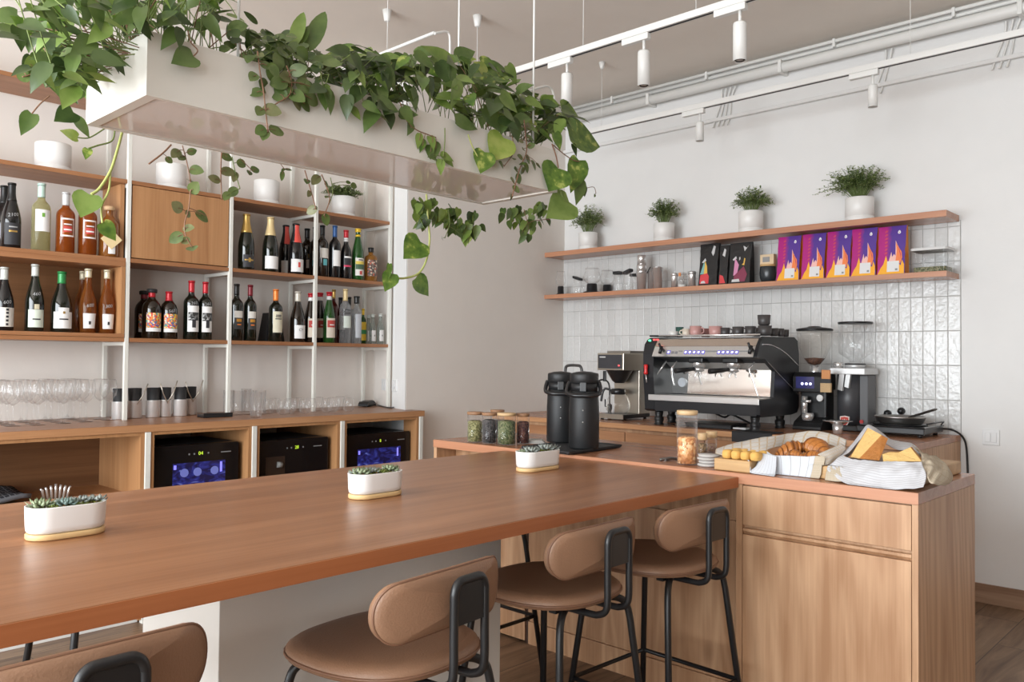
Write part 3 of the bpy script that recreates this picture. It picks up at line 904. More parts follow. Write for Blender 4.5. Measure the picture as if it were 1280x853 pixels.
st = make_stool('tan leather stool in the near left corner, only its back showing')
st.location = (.50, 1.535, 0); st.rotation_euler = (0, 0, .03)
dup(st, (1.20, 1.50, 0), .10, 'tan leather stool in front of the pale pedestal')
dup(st, (1.84, 1.565, 0), .015, 'tan leather stool between the pedestal and the counter end')
dup(st, (2.335, 1.535, 0), -.045, 'tan leather stool beside the bread counter drawers')
dup(st, (1.02, 2.62, 0), PI, 'black stool legs on the far side of the table, left of the pedestal', 'far side stools')
dup(st, (2.36, 2.45, 0), PI, 'black stool leg on the far side of the table, right of the pedestal', 'far side stools')

# ------------------------------------------------------------------ hanging planter (shell)
HX0, HX1, HY0, HY1, HZ0, HZ1 = .862, 2.449, 2.07, 2.472, 1.95, 2.113
t = thing('hanging_planter', 'long white planter box hung from the ceiling over the table', 'hanging planter', ((HX0+HX1)/2, (HY0+HY1)/2, HZ0))
mb = MB(); th = .008
mb.box(HX0, HX1, HY0, HY0+th, HZ0+.012, HZ1).box(HX0, HX1, HY1-th, HY1, HZ0+.012, HZ1).box(HX0, HX0+th, HY0+th, HY1-th, HZ0+.012, HZ1).box(HX1-th, HX1, HY0+th, HY1-th, HZ0+.012, HZ1)
mb.box(HX0+th, HX1-th, HY0+th, HY1-th, HZ0+.03, HZ0+.036)
part('planter_wall', mb, mat('offwhite_powdercoat', (0.68, 0.655, 0.60), .45), t)
fr = .016
mb = MB().box(HX0, HX1, HY0, HY0+fr, HZ0, HZ0+.012).box(HX0, HX1, HY1-fr, HY1, HZ0, HZ0+.012).box(HX0, HX0+fr*1.8, HY0+fr, HY1-fr, HZ0, HZ0+.012).box(HX1-fr*1.8, HX1, HY0+fr, HY1-fr, HZ0, HZ0+.012)
part('bottom_frame', mb, MATS['offwhite_powdercoat'], t)
part('bottom_panel', MB().box(HX0+.028, HX1-.028, HY0+.015, HY1-.015, HZ0+.004, HZ0+.010), mat('glossy_beige_panel', (0.66, 0.595, 0.55), .06, .0, spec=.22), t)
for px, yy in ((667, HY0+.03), (573, HY1-.03), (297, HY0+.03)):
    x = ony(px, 100, yy).x
    part('rod', MB().cyl((x, yy, HZ0+.03), (x, yy, ZC), .004, seg=8), WHITE_METAL, t)
part('feed_tube', MB().tube(catmull([ony(a, b, 2.40) for a, b in ((640, 150), (645, 122), (652, 117), (660, 114), (681, 108), (689, 111), (692, 119), (693, 130), (693, 190))], 5), .005, 8), WHITE_METAL, t)

# wall fittings
for (px, py), lab, n in (((1239, 547), 'white double light switch on the wall right of the tiles', 2),):
    c = onx(px, py, XT)
    t = thing('light_switch', lab, 'switch', (XT, c.y, c.z-.04))
    part('switch_plate', MB().box(XT-.009, XT, c.y-.042, c.y+.042, c.z-.042, c.z+.042), mat('white_plastic', (.74, .74, .74), .3), t, bev=.003)
    part('rocker', MB().box(XT-.013, XT-.009, c.y-.028, c.y-.001, c.z-.026, c.z+.026).box(XT-.013, XT-.009, c.y+.001, c.y+.028, c.z-.026, c.z+.026), mat('white_plastic', (.74, .74, .74), .3), t, bev=.002)

# ------------------------------------------------------------------ bottles
PROF = {
    'bordeaux': [(.93, 0), (1, .012), (1, .60), (.985, .635), (.93, .665), (.80, .695), (.60, .722), (.45, .745), (.385, .77), (.37, .80)],
    'burgundy': [(.93, 0), (1, .012), (1, .42), (.97, .47), (.88, .54), (.74, .615), (.58, .69), (.46, .75), (.40, .80), (.37, .84)],
    'champagne': [(.92, 0), (1, .015), (1, .42), (.97, .48), (.88, .56), (.74, .64), (.60, .72), (.48, .80), (.41, .86), (.40, .90)],
    'port': [(.93, 0), (1, .012), (1, .50), (.96, .56), (.82, .62), (.62, .665), (.48, .70), (.42, .74), (.45, .80), (.42, .84)],
    'vermouth': [(.93, 0), (1, .012), (1, .50), (.94, .56), (.78, .65), (.60, .74), (.46, .82), (.40, .87), (.39, .9)],
    'squat': [(.95, 0), (1, .015), (1, .58), (.97, .64), (.84, .71), (.62, .765), (.44, .80), (.36, .83), (.35, .86)],
    'flared': [(.80, 0), (.84, .02), (.90, .15), (1, .34), (.98, .42), (.86, .52), (.64, .62), (.46, .70), (.38, .76), (.36, .82)],
    'spirit': [(.95, 0), (1, .012), (1, .62), (.97, .66), (.82, .71), (.55, .745), (.40, .77), (.38, .82)],
    'whisky': [(.95, 0), (1, .015), (1, .66), (.98, .70), (.85, .745), (.5, .78), (.36, .80), (.36, .84)],
    'small': [(.92, 0), (1, .02), (1, .52), (.9, .59), (.62, .68), (.48, .76), (.45, .84)],
}


def rad_at(kind, h):
    p = PROF[kind]
    if h >= p[-1][1]: return p[-1][0]
    for (r0_, h0), (r1, h1) in zip(p, p[1:]):
        if h0 <= h <= h1: return r0_+(r1-r0_)*(h-h0)/(h1-h0)
    return 1


DARKGLASS = mat('dark_green_bottle_glass', (.006, .008, .005), .07, coat=.5)
BROWNGLASS = mat('dark_brown_bottle_glass', (.012, .007, .004), .07, coat=.5)
BLACKGLASS = mat('black_bottle_glass', (.006, .006, .007), .12, coat=.3)
GREENGLASS = tinted('green_bottle_glass', (.03, .14, .025), .25)
AMBER = tinted('rose_wine_glass', (.50, .16, .03), .72, .04)
AMBER2 = tinted('orange_wine_glass', (.50, .12, .018), .6, .04)
PALE = tinted('pale_wine_glass', (.66, .62, .34), .8, .04)
WHISKY = tinted('whisky_glass', (.62, .28, .05), .65, .04)
REDDRINK = tinted('red_drink_glass', (.16, .012, .012), .2)
CLEARB = tinted('clear_spirit_glass', (.70, .72, .74), .85, .03)
PAPER = mat('label_paper', (.74, .71, .66), .7)
PAPERW = mat('white_label_paper', (.80, .79, .78), .7)
INK = mat('dark_print', (.03, .03, .035), .6)
CHALK = mat('chalk_pen', (.38, .38, .38), .8)
GOLD = mat('gold_foil', (.62, .40, .12), .3, .7)


def foil(name, c):
    return mat(name, c, .35, .15)


def colourprint(name, cols, scale):
    return speckle(name, cols, scale, .6, 0)


ART = colourprint('painted_art_label', [(.75, .10, .03), (.9, .42, .02), (.85, .62, .08), (.65, .06, .05), (.15, .12, .35), (.8, .25, .05), (.1, .3, .25), (.85, .7, .5)], 130)
GREYART = colourprint('grey_figure_print', [(.05, .05, .05), (.2, .2, .2), (.5, .5, .5), (.03, .03, .03)], 90)


def arc_patch(c, r, a_mid, a_half, z0, z1, seg=10):
    rows = []
    for z in (z0, z1):
        rows.append([(c[0]+r*math.cos(a_mid-a_half+2*a_half*i/seg), c[1]+r*math.sin(a_mid-a_half+2*a_half*i/seg), z) for i in range(seg+1)])
    return rows


def arc_text(mb, txt, c, r, a_mid, z, size, slant=0.0):
    vs, fs = text_verts(txt, size)
    mb.add([(c[0]+r*math.cos(a_mid+x/r), c[1]+r*math.sin(a_mid+x/r), z+y+slant*x) for x, y, _ in vs], fs)


NB = [0]


def bottle(cx, by, ty, wpx, zs, kind, glass, label, cap=None, cap_from=.78, cap_r=1.03, labels=(), chalk=None, text=None, cat='wine bottle', group=None, yfix=None, name='wine_bottle', neckband=None, stopper=None, face=-PI/2-.05):
    """px centre, base and top rows and width in the photo -> a bottle standing on shelf height zs"""
    if not yfix:
        base = ony(cx, by, 4.5)
        yfix = 4.485 if zs < 1.5 else min(4.60, max(4.455, onz(cx, by, zs).y+wpx/2/ppm(base)))
    base = ony(cx, by, yfix)
    k = ppm((base.x, base.y, zs)); r = wpx/2/k
    zs += .0008
    d = ray(cx, by); c = Vector((d.x/d.y*yfix, yfix, zs))
    if c.y+r > 4.676: c.y = 4.676-r; c.x = d.x/d.y*c.y
    k = ppm(c); r = wpx/2/k
    q = ray(cx, ty); h = EYE.z+q.z*(c.y/q.y)-zs
    NB[0] += 1
    t = thing(name, label, cat, (c.x, c.y, zs), 0, group)
    p = PROF[kind]
    prof = [(.001, 0.001)]+[(a*r, b_*h) for a, b_ in p]
    rn = p[-1][0]*r
    prof += [(rn, .975*h), (rn*1.12, .978*h), (rn*1.12, .992*h), (rn*.9, h*.9975), (.001, h*.9975)]
    part('bottle_body', MB().lathe(prof, c, 24), glass, t)
    if cap:
        cp = []
        hh = cap_from
        while hh < .995:
            cp.append((max(rad_at(kind, hh)*r, rn)*cap_r+.0006, hh*h)); hh += .03
        cp += [(rn*1.16*cap_r, .965*h), (rn*1.16*cap_r, .996*h), (rn*1.0, h), (.001, h+.0005)]
        part('capsule', MB().lathe(cp, c, 18), cap, t)
    if stopper:
        part('stopper', MB().lathe([(.001, .93*h), (rn*1.5, .93*h), (rn*1.6, .995*h), (rn*1.3, 1.01*h), (.001, 1.01*h)], c, 16), stopper, t)
    if neckband:
        m_, h0, h1 = neckband
        part('neck_label', MB().lathe([(rad_at(kind, h0)*r*1.06, h0*h), (rad_at(kind, h1)*r*1.06, h1*h)], c, 18), m_, t)
    for j, (m_, h0, h1, half) in enumerate(labels):
        mb = MB(); hm = (h0+h1)/2
        n = 4; rows = []
        for i in range(n+1):
            hv = h0+(h1-h0)*i/n
            rows += arc_patch(c, max(rad_at(kind, hv), .1)*r+.0007+.0005*j, face, half, zs+hv*h, zs+hv*h)[:1]
        mb.grid(rows)
        part('label', mb, m_, t)
    if text:
        for tx, hz, size, m_ in text:
            mb = MB()
            if tx == '~':      # print too small to read: a short line of ink
                mb.grid(arc_patch(c, rad_at(kind, hz)*r+.0022, face, .42, zs+hz*h, zs+hz*h+size*.4))
            else: arc_text(mb, tx, c, rad_at(kind, hz)*r+.0022, face, zs+hz*h, size)
            part('lettering', mb, m_, t)
    if chalk:
        mb = MB(); hz = chalk[1]; arc_text(mb, chalk[0], c, rad_at(kind, hz)*r+.002, face, zs+hz*h, .024, .15)
        part('chalk_price', mb, CHALK, t)
    return t


CREAM = foil('cream_capsule', (.72, .66, .48)); MINT = foil('mint_capsule', (.52, .70, .62)); SILVER = foil('silver_capsule', (.60, .60, .60))
RED = foil('red_capsule', (.50, .02, .03)); DKRED = foil('dark_red_capsule', (.22, .02, .03)); BLK = foil('black_capsule', (.015, .015, .015))
ORANGE = foil('orange_capsule', (.90, .24, .04)); CORAL = foil('coral_strip', (.72, .09, .07)); BLUE = foil('blue_capsule', (.03, .10, .28)); GRN = foil('green_capsule', (.03, .25, .07)); YEL = foil('yellow_capsule', (.85, .55, .04))
PALEG = foil('pale_grey_capsule', (.62, .64, .60)); PGOLD = foil('pale_gold_foil', (.75, .58, .30))
ROSEL = mat('rose_label_tint', (.62, .42, .36), .6); REDL = mat('red_label', (.50, .06, .05), .6); TEAL = mat('teal_label', (.12, .42, .45), .6)
g1 = 'bottles on the upper left shelf'
bottle(4, 308.5, 232, 22, S2, 'burgundy', BLACKGLASS, 'black bottle half hidden behind another at the left edge of the upper shelf', BLK, .72, group=g1, yfix=4.62)
bottle(13.3, 310, 228.7, 22, S2, 'burgundy', BLACKGLASS, 'tall black bottle with white handwriting at the left edge of the upper shelf', BLK, .72, labels=[(INK, .05, .38, .9)], text=[('~', .24, .020, GOLD), ('~', .31, .014, CHALK)], chalk=('2100', .48), group=g1)
bottle(50.5, 313, 229.3, 21.5, S2, 'bordeaux', PALE, 'pale white wine bottle with mint capsule and oval label', MINT, .79, labels=[(PAPERW, .28, .60, .85), (mat('leaf_print', (.15, .35, .05), .6), .49, .55, .16)], group=g1)
for cx, by, ty, lab, cp in ((81.1, 315.5, 240.5, 'orange rose bottle with silver capsule and square label', SILVER), (108.8, 317.3, 243, 'orange rose bottle behind a hanging leaf, square label', SILVER)):
    bottle(cx, by, ty, 21.4, S2, 'bordeaux', AMBER2, lab, cp, .78, labels=[(PAPERW, .26, .56, .75), (AMBER2, .285, .535, .62), (REDL, .33, .43, .45)], text=[('~', .36, .018, PAPERW), ('~', .45, .014, PAPERW)], group=g1)
b5 = bottle(135.6, 319.7, 258.7, 24, S2, 'squat', tinted('amber_liqueur_glass', (.45, .16, .03), .35), 'squat amber bottle with a cork and a diamond paper tag', cat='liqueur bottle', group=g1, labels=[(PAPERW, .05, .5, .35)], name='liqueur_bottle', stopper=mat('cork', (.55, .36, .2), .8))
c = b5.location
r_ = .05
d = Vector((-.12, -1, 0)).normalized(); sx_ = Vector((d.y*-1, d.x, 0))*-1
pc = Vector((c.x, c.y, S2+.088))+d*.052
part('paper_tag', MB().obox(pc, (Vector((1, -.1, 0)).normalized()+Vector((0, 0, 1)))*.026, (Vector((-1, .1, 0)).normalized()+Vector((0, 0, 1)))*.026, d*.0007), mat('kraft_tag', (.70, .55, .30), .7), b5)
g2 = 'white wines in the wooden cubby'
zc_ = S1+.0205
bottle(3.9, 412.8, 334, 22.5, zc_, 'burgundy', BLACKGLASS, 'dark bottle with cream label at the left end of the cubby', PALEG, .80, labels=[(PAPER, .06, .36, .95)]+[(INK, q, q+.035, .13) for q in (.08, .14, .20, .26, .31)], chalk=('600', .42), group=g2, face=-PI/2+.1)
bottle(42.5, 413.5, 330.3, 21.5, zc_, 'burgundy', DARKGLASS, 'dark green bottle with pale grey capsule and a round seal', PALEG, .82, labels=[(mat('green_white_label', (.66, .72, .62), .7), .06, .32, .9), (CREAM, .325, .40, .26)], text=[('~', .17, .016, INK)], chalk=('460', .53), group=g2)
bottle(76, 414.8, 339.6, 24.2, zc_, 'burgundy', DARKGLASS, 'dark green bottle with bright green capsule and domed white label', GRN, .80, labels=[(PAPERW, .06, .33, 1.0), (PAPERW, .33, .40, .5), (GOLD, .30, .34, .1)], text=[('~', .20, .017, INK)], group=g2)
bottle(102.5, 413, 339, 20, zc_, 'flared', AMBER, 'curvy rose bottle standing behind another in the cubby', CREAM, .86, group=g2, yfix=4.60)
bottle(109, 416, 336, 20.6, zc_, 'flared', AMBER, 'curvy rose bottle with cream cork, left of its twin', CREAM, .86, labels=[(PAPERW, .07, .30, .8), (INK, .13, .18, .14)], chalk=('600', .40), group=g2)
bottle(132.6, 416, 337.4, 19, zc_, 'flared', AMBER, 'curvy rose bottle with cream cork, beside the cubby wall', CREAM, .86, labels=[(PAPERW, .07, .30, .8), (INK, .13, .18, .14)], chalk=('300', .40), group=g2)
g3 = 'red wines on the lower shelf'
bottle(179.4, 421.5, 364.3, 22, S1, 'squat', BROWNGLASS, 'squat bottle with painted label, at the back behind its twins', DKRED, .84, labels=[(ART, .22, .52, .9), (PAPERW, .14, .215, .9)], group=g3, yfix=4.62, stopper=BLACK_MATTE)
bottle(189, 422.3, 362, 22.5, S1, 'squat', BROWNGLASS, 'squat bottle with painted label and black stopper', RED, .84, labels=[(ART, .22, .52, .9), (PAPERW, .14, .215, .9)], group=g3, stopper=BLACK_MATTE)
bottle(210.4, 422.9, 364.5, 21, S1, 'squat', BROWNGLASS, 'squat bottle with painted label and plain red capsule', RED, .80, labels=[(ART, .22, .52, .9), (PAPERW, .14, .215, .9)], group=g3, chalk=('560', .55))
for cx, by, ty, w_, lab in ((238.4, 423.4, 351, 18.5, 'red capped wine with grey figure label, left of the pair'), (255.8, 424, 352.5, 16.8, 'red capped wine with grey figure label, right of the pair')):
    bottle(cx, by, ty, w_, S1, 'bordeaux', DARKGLASS, lab, RED, .80, labels=[(PAPERW, .13, .57, .85), (GREYART, .32, .46, .75), (INK, .20, .34, .25)], chalk=('260', .59), group=g3)
for cx, by, ty, w_, lab, cp in ((295, 424.4, 355, 16.3, 'dark wine beside the post with black capsule and horse label', BLK), (312, 424.9, 356.2, 15.6, 'dark wine with wine-red capsule and horse label', DKRED)):
    bottle(cx, by, ty, w_, S1, 'bordeaux', DARKGLASS, lab, cp, .80, labels=[(PAPER, .40, .52, .7), (mat('charcoal_label', (.04, .04, .04), .6), .20, .40, .7), (mat('amber_print', (.55, .25, .03), .6), .33, .38, .4), (ORANGE, .27, .29, .3)], group=g3)
bottle(344, 425.2, 361.7, 16.8, S1, 'bordeaux', DARKGLASS, 'wine bottle with bright orange capsule and cream label', ORANGE, .78, labels=[(mat('cream_label', (.70, .66, .50), .7), .17, .57, .85), (INK, .46, .48, .45), (INK, .42, .44, .5)], text=[('~', .49, .014, INK)], group=g3)
q = ony(340, 425, 4.575)
t = thing('bottle_stand', 'black tapered block behind the orange capped bottle', 'bottle stand', (q.x, 4.575, S1))
part('tapered_body', MB().add and (lambda m: (m.add([(q.x-.066, 4.535, S1), (q.x+.066, 4.535, S1), (q.x+.066, 4.635, S1), (q.x-.066, 4.635, S1), (q.x-.043, 4.55, S1+.178), (q.x+.043, 4.55, S1+.178), (q.x+.043, 4.62, S1+.178), (q.x-.043, 4.62, S1+.178)], [(0, 3, 2, 1), (4, 5, 6, 7), (0, 1, 5, 4), (1, 2, 6, 5), (2, 3, 7, 6), (3, 0, 4, 7)]), m)[1])(MB()), BLACK_MATTE, t, bev=.004)
bottle(371.6, 425.6, 364.5, 18.4, S1, 'burgundy', BROWNGLASS, 'burgundy shaped bottle with white label reading CY', foil('champagne_silver_capsule', (.60, .56, .48)), .80, labels=[(PAPERW, .07, .33, .9)], text=[('CY', .215, .024, INK)], group=g3)
g4 = 'spirits on the lower shelf'
VERML = mat('vermouth_label', (.70, .62, .52), .6)
for cx, by, ty, w_, lab, gl, yf in ((388, 426, 366.7, 15.6, 'red topped vermouth bottle left of the post', BROWNGLASS, None), (399.5, 426, 366, 15, 'red topped vermouth bottle just behind the post', BROWNGLASS, 4.56), (411, 427, 365, 14.8, 'bright green vermouth bottle with red top', GREENGLASS, 4.475)):
    bottle(cx, by, ty, w_, S1, 'vermouth', gl, lab, RED, .915, 1.15, labels=[(VERML, .10, .48, .95), (REDL, .30, .44, .8)], text=[('~', .34, .016, PAPERW)], group=g4, name='vermouth_bottle', cat='vermouth bottle', neckband=(PAPERW, .84, .915), yfix=yf)
bottle(416.5, 425, 362, 11, S1, 'spirit', REDDRINK, 'red liqueur bottle with gold top behind the vermouth', GOLD, .83, group=g4, yfix=4.63, name='liqueur_bottle', cat='liqueur bottle')
bottle(425, 425, 372, 11.5, S1, 'spirit', REDDRINK, 'dark red liqueur bottle with black top at the back', BLK, .82, group=g4, yfix=4.64, name='liqueur_bottle', cat='liqueur bottle', labels=[(PAPER, .3, .6, .9)])
bottle(431, 427, 361.5, 14.4, S1, 'spirit', CLEARB, 'clear gin bottle with pale gold top', PGOLD, .78, labels=[(mat('silver_green_label', (.62, .68, .62), .5), .28, .50, .8), (INK, .53, .545, .5), (INK, .60, .615, .5)], text=[('GUNN', .55, .016, INK)], group=g4, name='gin_bottle', cat='gin bottle')
bottle(435.5, 425.5, 371.4, 14, S1, 'spirit', CLEARB, 'clear bottle with black top at the back between two gins', BLK, .82, group=g4, yfix=4.64, name='gin_bottle', cat='gin bottle')
bottle(445.3, 427.5, 370.4, 12.4, S1, 'spirit', CLEARB, 'slim frosted vodka bottle with black cap', BLK, .84, 1.4, labels=[(mat('frosted_print', (.45, .47, .50), .4), .12, .62, .75)], group=g4, name='vodka_bottle', cat='vodka bottle')
bottle(453.5, 426.5, 386, 8, S1, 'spirit', GREENGLASS, 'narrow bottle with yellow and green label behind the vodka', YEL, .82, labels=[(YEL, .1, .62, 1.3), (GRN, .28, .40, 1.3)], group=g4, yfix=4.6, name='liqueur_bottle', cat='liqueur bottle')
MINI = tinted('tonic_bottle_glass', (.70, .76, .72), .82, .03)
for cx, by, ty, lab, yf in ((460.5, 427, 394, 'small clear tonic bottle, leftmost of three', 4.60), (465.6, 428.2, 393, 'small clear tonic bottle, middle of three', 4.54), (475.2, 428.2, 392.4, 'small clear tonic bottle, rightmost of three', 4.52)):
    bottle(cx, by, ty, 8.6, S1, 'small', MINI, lab, mat('silver_crown_cap', (.62, .66, .62), .4), .90, 1.1, labels=[(PAPERW, .1, .46, .8), (INK, .26, .31, .12)], group='small tonic bottles', yfix=yf, name='tonic_bottle', cat='tonic bottle')
g5 = 'sparkling wines on the middle shelf'
bottle(307.3, 335.7, 267.7, 19.6, S2, 'champagne', DARKGLASS, 'champagne bottle with gold foil neck and dark label', GOLD, .66, labels=[(INK, .04, .26, .8), (GOLD, .155, .18, .6), (GOLD, .13, .205, .14)], group=g5)
bottle(337.4, 336.8, 271.7, 19.2, S2, 'champagne', DARKGLASS, 'sparkling wine with pale gold foil and plain white label', PGOLD, .66, labels=[(PAPERW, .05, .28, 1.15)], group=g5)
for cx, by, ty, w_, lab, yf in ((356.7, 339, 281.6, 17.5, 'sparkling wine with coral strip, standing behind its twin', 4.60), (369.3, 340, 279.8, 18.8, 'sparkling wine with coral strip and white label, in front', None)):
    t = bottle(cx, by, ty, w_, S2, 'champagne', BLACKGLASS, lab, BLK, .62, labels=[(PAPERW, .04, .29, 1.1), (CORAL, .13, .23, .16), (CORAL, .62, .97, .75)], group=g5, yfix=yf)
bottle(383.4, 341, 285.8, 16, S2, 'bordeaux', BROWNGLASS, 'dark wine bottle with small label left of the post', BLK, .80, labels=[(GOLD, .4, .48, .3), (PAPER, .2, .36, .6)], group=g5, yfix=4.64)
bottle(393.2, 342, 284, 14, S2, 'bordeaux', BROWNGLASS, 'dark wine bottle mostly hidden by the white post', BLK, .80, labels=[(PAPER, .34, .52, .9), (TEAL, .22, .34, .9)], group=g5, yfix=4.56)
bottle(402.4, 343.5, 281.7, 15, S2, 'bordeaux', BROWNGLASS, 'dark wine bottle right of the post with cream and teal label', BLK, .80, labels=[(PAPER, .36, .55, .9), (TEAL, .22, .34, .35)], group=g5, neckband=(GOLD, .83, .88), yfix=4.468)
bottle(418, 344.6, 282.3, 14.4, S2, 'bordeaux', BLACKGLASS, 'wine bottle with blue capsule and white label', BLUE, .78, labels=[(PAPERW, .22, .52, .75)], group=g5)
bottle(432, 346.5, 287.8, 13.4, S2, 'port', BLACKGLASS, 'port bottle with red capsule and pink stripe', RED, .84, labels=[(INK, .28, .44, .85), (PAPERW, .42, .455, .8), (mat('pink_stripe', (.65, .05, .12), .6), .24, .275, .9)], group=g5, neckband=(PAPERW, .76, .84))
bottle(446.8, 347.7, 286, 15, S2, 'vermouth', GREENGLASS, 'green vermouth bottle with yellow cap', YEL, .93, 1.2, labels=[(PAPER, .08, .42, .95), (mat('green_scene', (.06, .12, .07), .6), .20, .32, .9), (mat('yellow_band', (.72, .55, .1), .6), .30, .36, .9), (REDL, .10, .17, .22)], text=[('~', .375, .016, INK)], group=g5, name='vermouth_bottle', cat='vermouth bottle', neckband=(YEL, .84, .88))
bottle(463.2, 350, 309.8, 16, S2, 'whisky', WHISKY, 'short whisky bottle with patterned label and black cap', BLK, .86, 1.1, labels=[(colourprint('whisky_label_print', [(.1, .05, .04), (.45, .1, .06), (.6, .5, .4), (.15, .12, .1), (.06, .05, .05)], 110), .14, .62, 1.1)], group=g5, name='whisky_bottle', cat='whisky bottle')

# ------------------------------------------------------------------ glasses and cups on the bar worktop
def vessel(prof, t_=.0014):
    inner = [(max(r-t_, .0005), z) for r, z in prof[::-1]]
    return prof+inner


thin_glass('clear_glass_thick', (1, 1, 1), 1.1, .13)
wg_prof = [(.034, 0), (.034, .002), (.012, .006), (.0045, .016), (.004, .085), (.006, .098), (.022, .110), (.038, .132), (.043, .158), (.040, .190), (.034, .212)]
gt = thing('wine_glass', 'stemmed wine glass in the rows at the left end of the bar', 'wine glass', (0, 0, BZ), 0, 'stemmed wine glasses on the bar')
mb = MB().lathe([(.0006, .0045)]+wg_prof[1:5][::1]+[(.004, .085)], (0, 0, 0), 16)
part('foot', MB().lathe([(.0008, 0), (.034, 0), (.034, .0022), (.012, .006), (.0045, .016)], (0, 0, 0), 20), GLASS, gt, local=True)
part('stem', MB().lathe([(.0045, .016), (.004, .05), (.004, .085), (.006, .098)], (0, 0, 0), 10), GLASS, gt, local=True)
part('bowl', MB().lathe([(.001, .0975), (.006, .098), (.022, .110), (.038, .132), (.043, .158), (.040, .190), (.034, .212), (.033, .2125), (.0325, .211)], (0, 0, 0), 22), MATS['clear_glass_thick'], gt, local=True)
first = True
for ci, (px, py) in enumerate(((-14, 534.5), (18, 533.5), (51, 532), (82, 530), (110, 528), (137, 526))):
    p = onz(px, py, BZ)
    for k in range(4):
        x, y = p.x+.004*k+random.uniform(-.004, .004), p.y+.03+.098*k
        if y > 4.39 and min(abs(x-xx) for xx in PXS) < .06: continue
        if ci == 5 and k > 1: continue
        if first: gt.location = (x, y, BZ); first = False
        else: dup(gt, (x, y, BZ))
# straight tumblers
tt = thing('tall_tumbler', 'straight clear tumbler in the cluster beside the black tray', 'tumbler', (0, 0, BZ), 0, 'straight tumblers on the bar')
part('glass_wall', MB().lathe([(.001, .0), (.027, 0), (.029, .004), (.031, .140), (.0298, .140), (.0275, .012), (.001, .012)], (0, 0, 0), 20), MATS['clear_glass_thick'], tt, local=True)
q = onz(272, 522.2, BZ)
t = thing('serving_tray', 'small black square tray in front of the tumblers on the bar', 'tray', (q.x, q.y+.05, BZ))
part('tray_base', MB().box(q.x-.078, q.x+.085, q.y+.002, q.y+.085, BZ+.001, BZ+.018), BLACK, t, bev=.003)
part('tray_lip', MB().box(q.x-.081, q.x+.088, q.y-.001, q.y+.002, BZ+.001, BZ+.025), BLACK, t)
first = True; placed = []
for by, cols in ((522.5, (297, 310.5, 324)), (518.5, (289, 303, 317, 329)), (515.2, (269.5, 281.5, 297, 311)), (512.5, (275, 303, 317))):
    for px in cols:
        p = onz(px, by, BZ); x, y = p.x, p.y+.033
        if abs(x-PXS[1]) < .045 and abs(y-PY0) < .045: continue
        if y > 4.66: continue
        if x-.033 < q.x+.09 and y-.033 < q.y+.088: y = q.y+.125; x = ray(px, by).x/ray(px, by).y*y
        if any(math.hypot(x-u, y-v) < .0635 for u, v in placed): continue
        placed.append((x, y))
        if first: tt.location = (x, y, BZ); first = False
        else: dup(tt, (x, y, BZ))
# stemless glasses
sg = thing('stemless_glass', 'round stemless glass in the row on the bar worktop', 'stemless glass', (0, 0, BZ), 0, 'stemless glasses on the bar')
part('glass_wall', MB().lathe([(.001, .0), (.016, 0), (.029, .011), (.0355, .032), (.0362, .048), (.032, .076), (.029, .086)], (0, 0, 0), 22), thin_glass('clear_glass_thick', (1, 1, 1), 1.1, .16), sg, local=True)
first = True
for k in range(2):
    for i in range(7 if k == 0 else 8):
        a = onz(358.6+13.7*i, 519.0-i*.62, BZ)
        x, y = a.x+(-.02 if k else 0), a.y+.042+.056*(i % 2)+.125*k
        if y > 4.37 and min(abs(x-xx) for xx in PXS) < .05: continue
        if y > 4.66 or x > 3.40: continue
        if first: sg.location = (x, y, BZ); first = False
        else: dup(sg, (x, y, BZ))
# steel pails with black tumblers and tongs
def pail(cx, by, yf, label, sticks, sl, w_=19):
    if yf: d = ray(cx, by); x, y = d.x/d.y*yf, yf
    else:
        b_ = onz(cx, by, BZ); x, y = b_.x+.012, b_.y+.034
    r = .0375
    t = thing('steel_pail', label, 'steel cup', (x, y, BZ), 0, 'steel cups on the bar')
    part('pail_wall', MB().lathe([(.001, .001), (r-.002, .001), (r, .004), (r, .092), (r+.001, .094), (r-.0015, .094), (r-.002, .006), (.001, .006)], (x, y, BZ), 26), mat('bright_steel', (.80, .79, .78), .38, .55), t)
    n = MB().lathe([(.001, .0), (.0285, 0), (.0345, .155), (.033, .155), (.028, .01), (.001, .01)], (x, y, BZ+.0065), 20)
    c = single('black_tumbler', n, BLACK_MATTE, label.replace('brushed steel cup', 'black tumbler nested in the steel cup'), 'tumbler', (x, y, BZ+.0065), 'black tumblers in the steel cups')
    for s, (dx, top) in enumerate(sticks):
        single('metal_tongs', MB().tube([(x-.2*dx*.3, y-.0355, BZ+.075), (x+dx*.6, y-.042, BZ+.13), (x+dx, y-.046, BZ+top)], .0032, 6), mat('champagne_metal', (.62, .56, .48), .3, .8), sl[s], 'tongs', (x, y-.03, BZ+.08), 'bar tongs')


pail(149, 524, 4.50, 'brushed steel cup mostly behind the first white post', [], [])
pail(168.5, 523.5, None, 'brushed steel cup in front, right beside the first post', [(.05, .185)], ['pale metal tongs leaning right out of the steel cup by the post'])
pail(191, 520, 4.54, 'brushed steel cup standing behind, between two front cups', [], [])
pail(206, 521.5, None, 'brushed steel cup in front, middle of the row', [(-.045, .185), (.05, .20)], ['pale metal tongs leaning left out of the middle steel cup', 'pale metal tongs leaning right out of the middle steel cup'])
pail(225, 518.5, 4.54, 'brushed steel cup standing behind the rightmost front cup', [], [])
pail(238, 519.2, None, 'brushed steel cup in front, rightmost of the row', [(-.05, .19), (.055, .20)], ['pale metal tongs leaning left out of the rightmost steel cup', 'pale metal tongs leaning right out of the rightmost steel cup'])
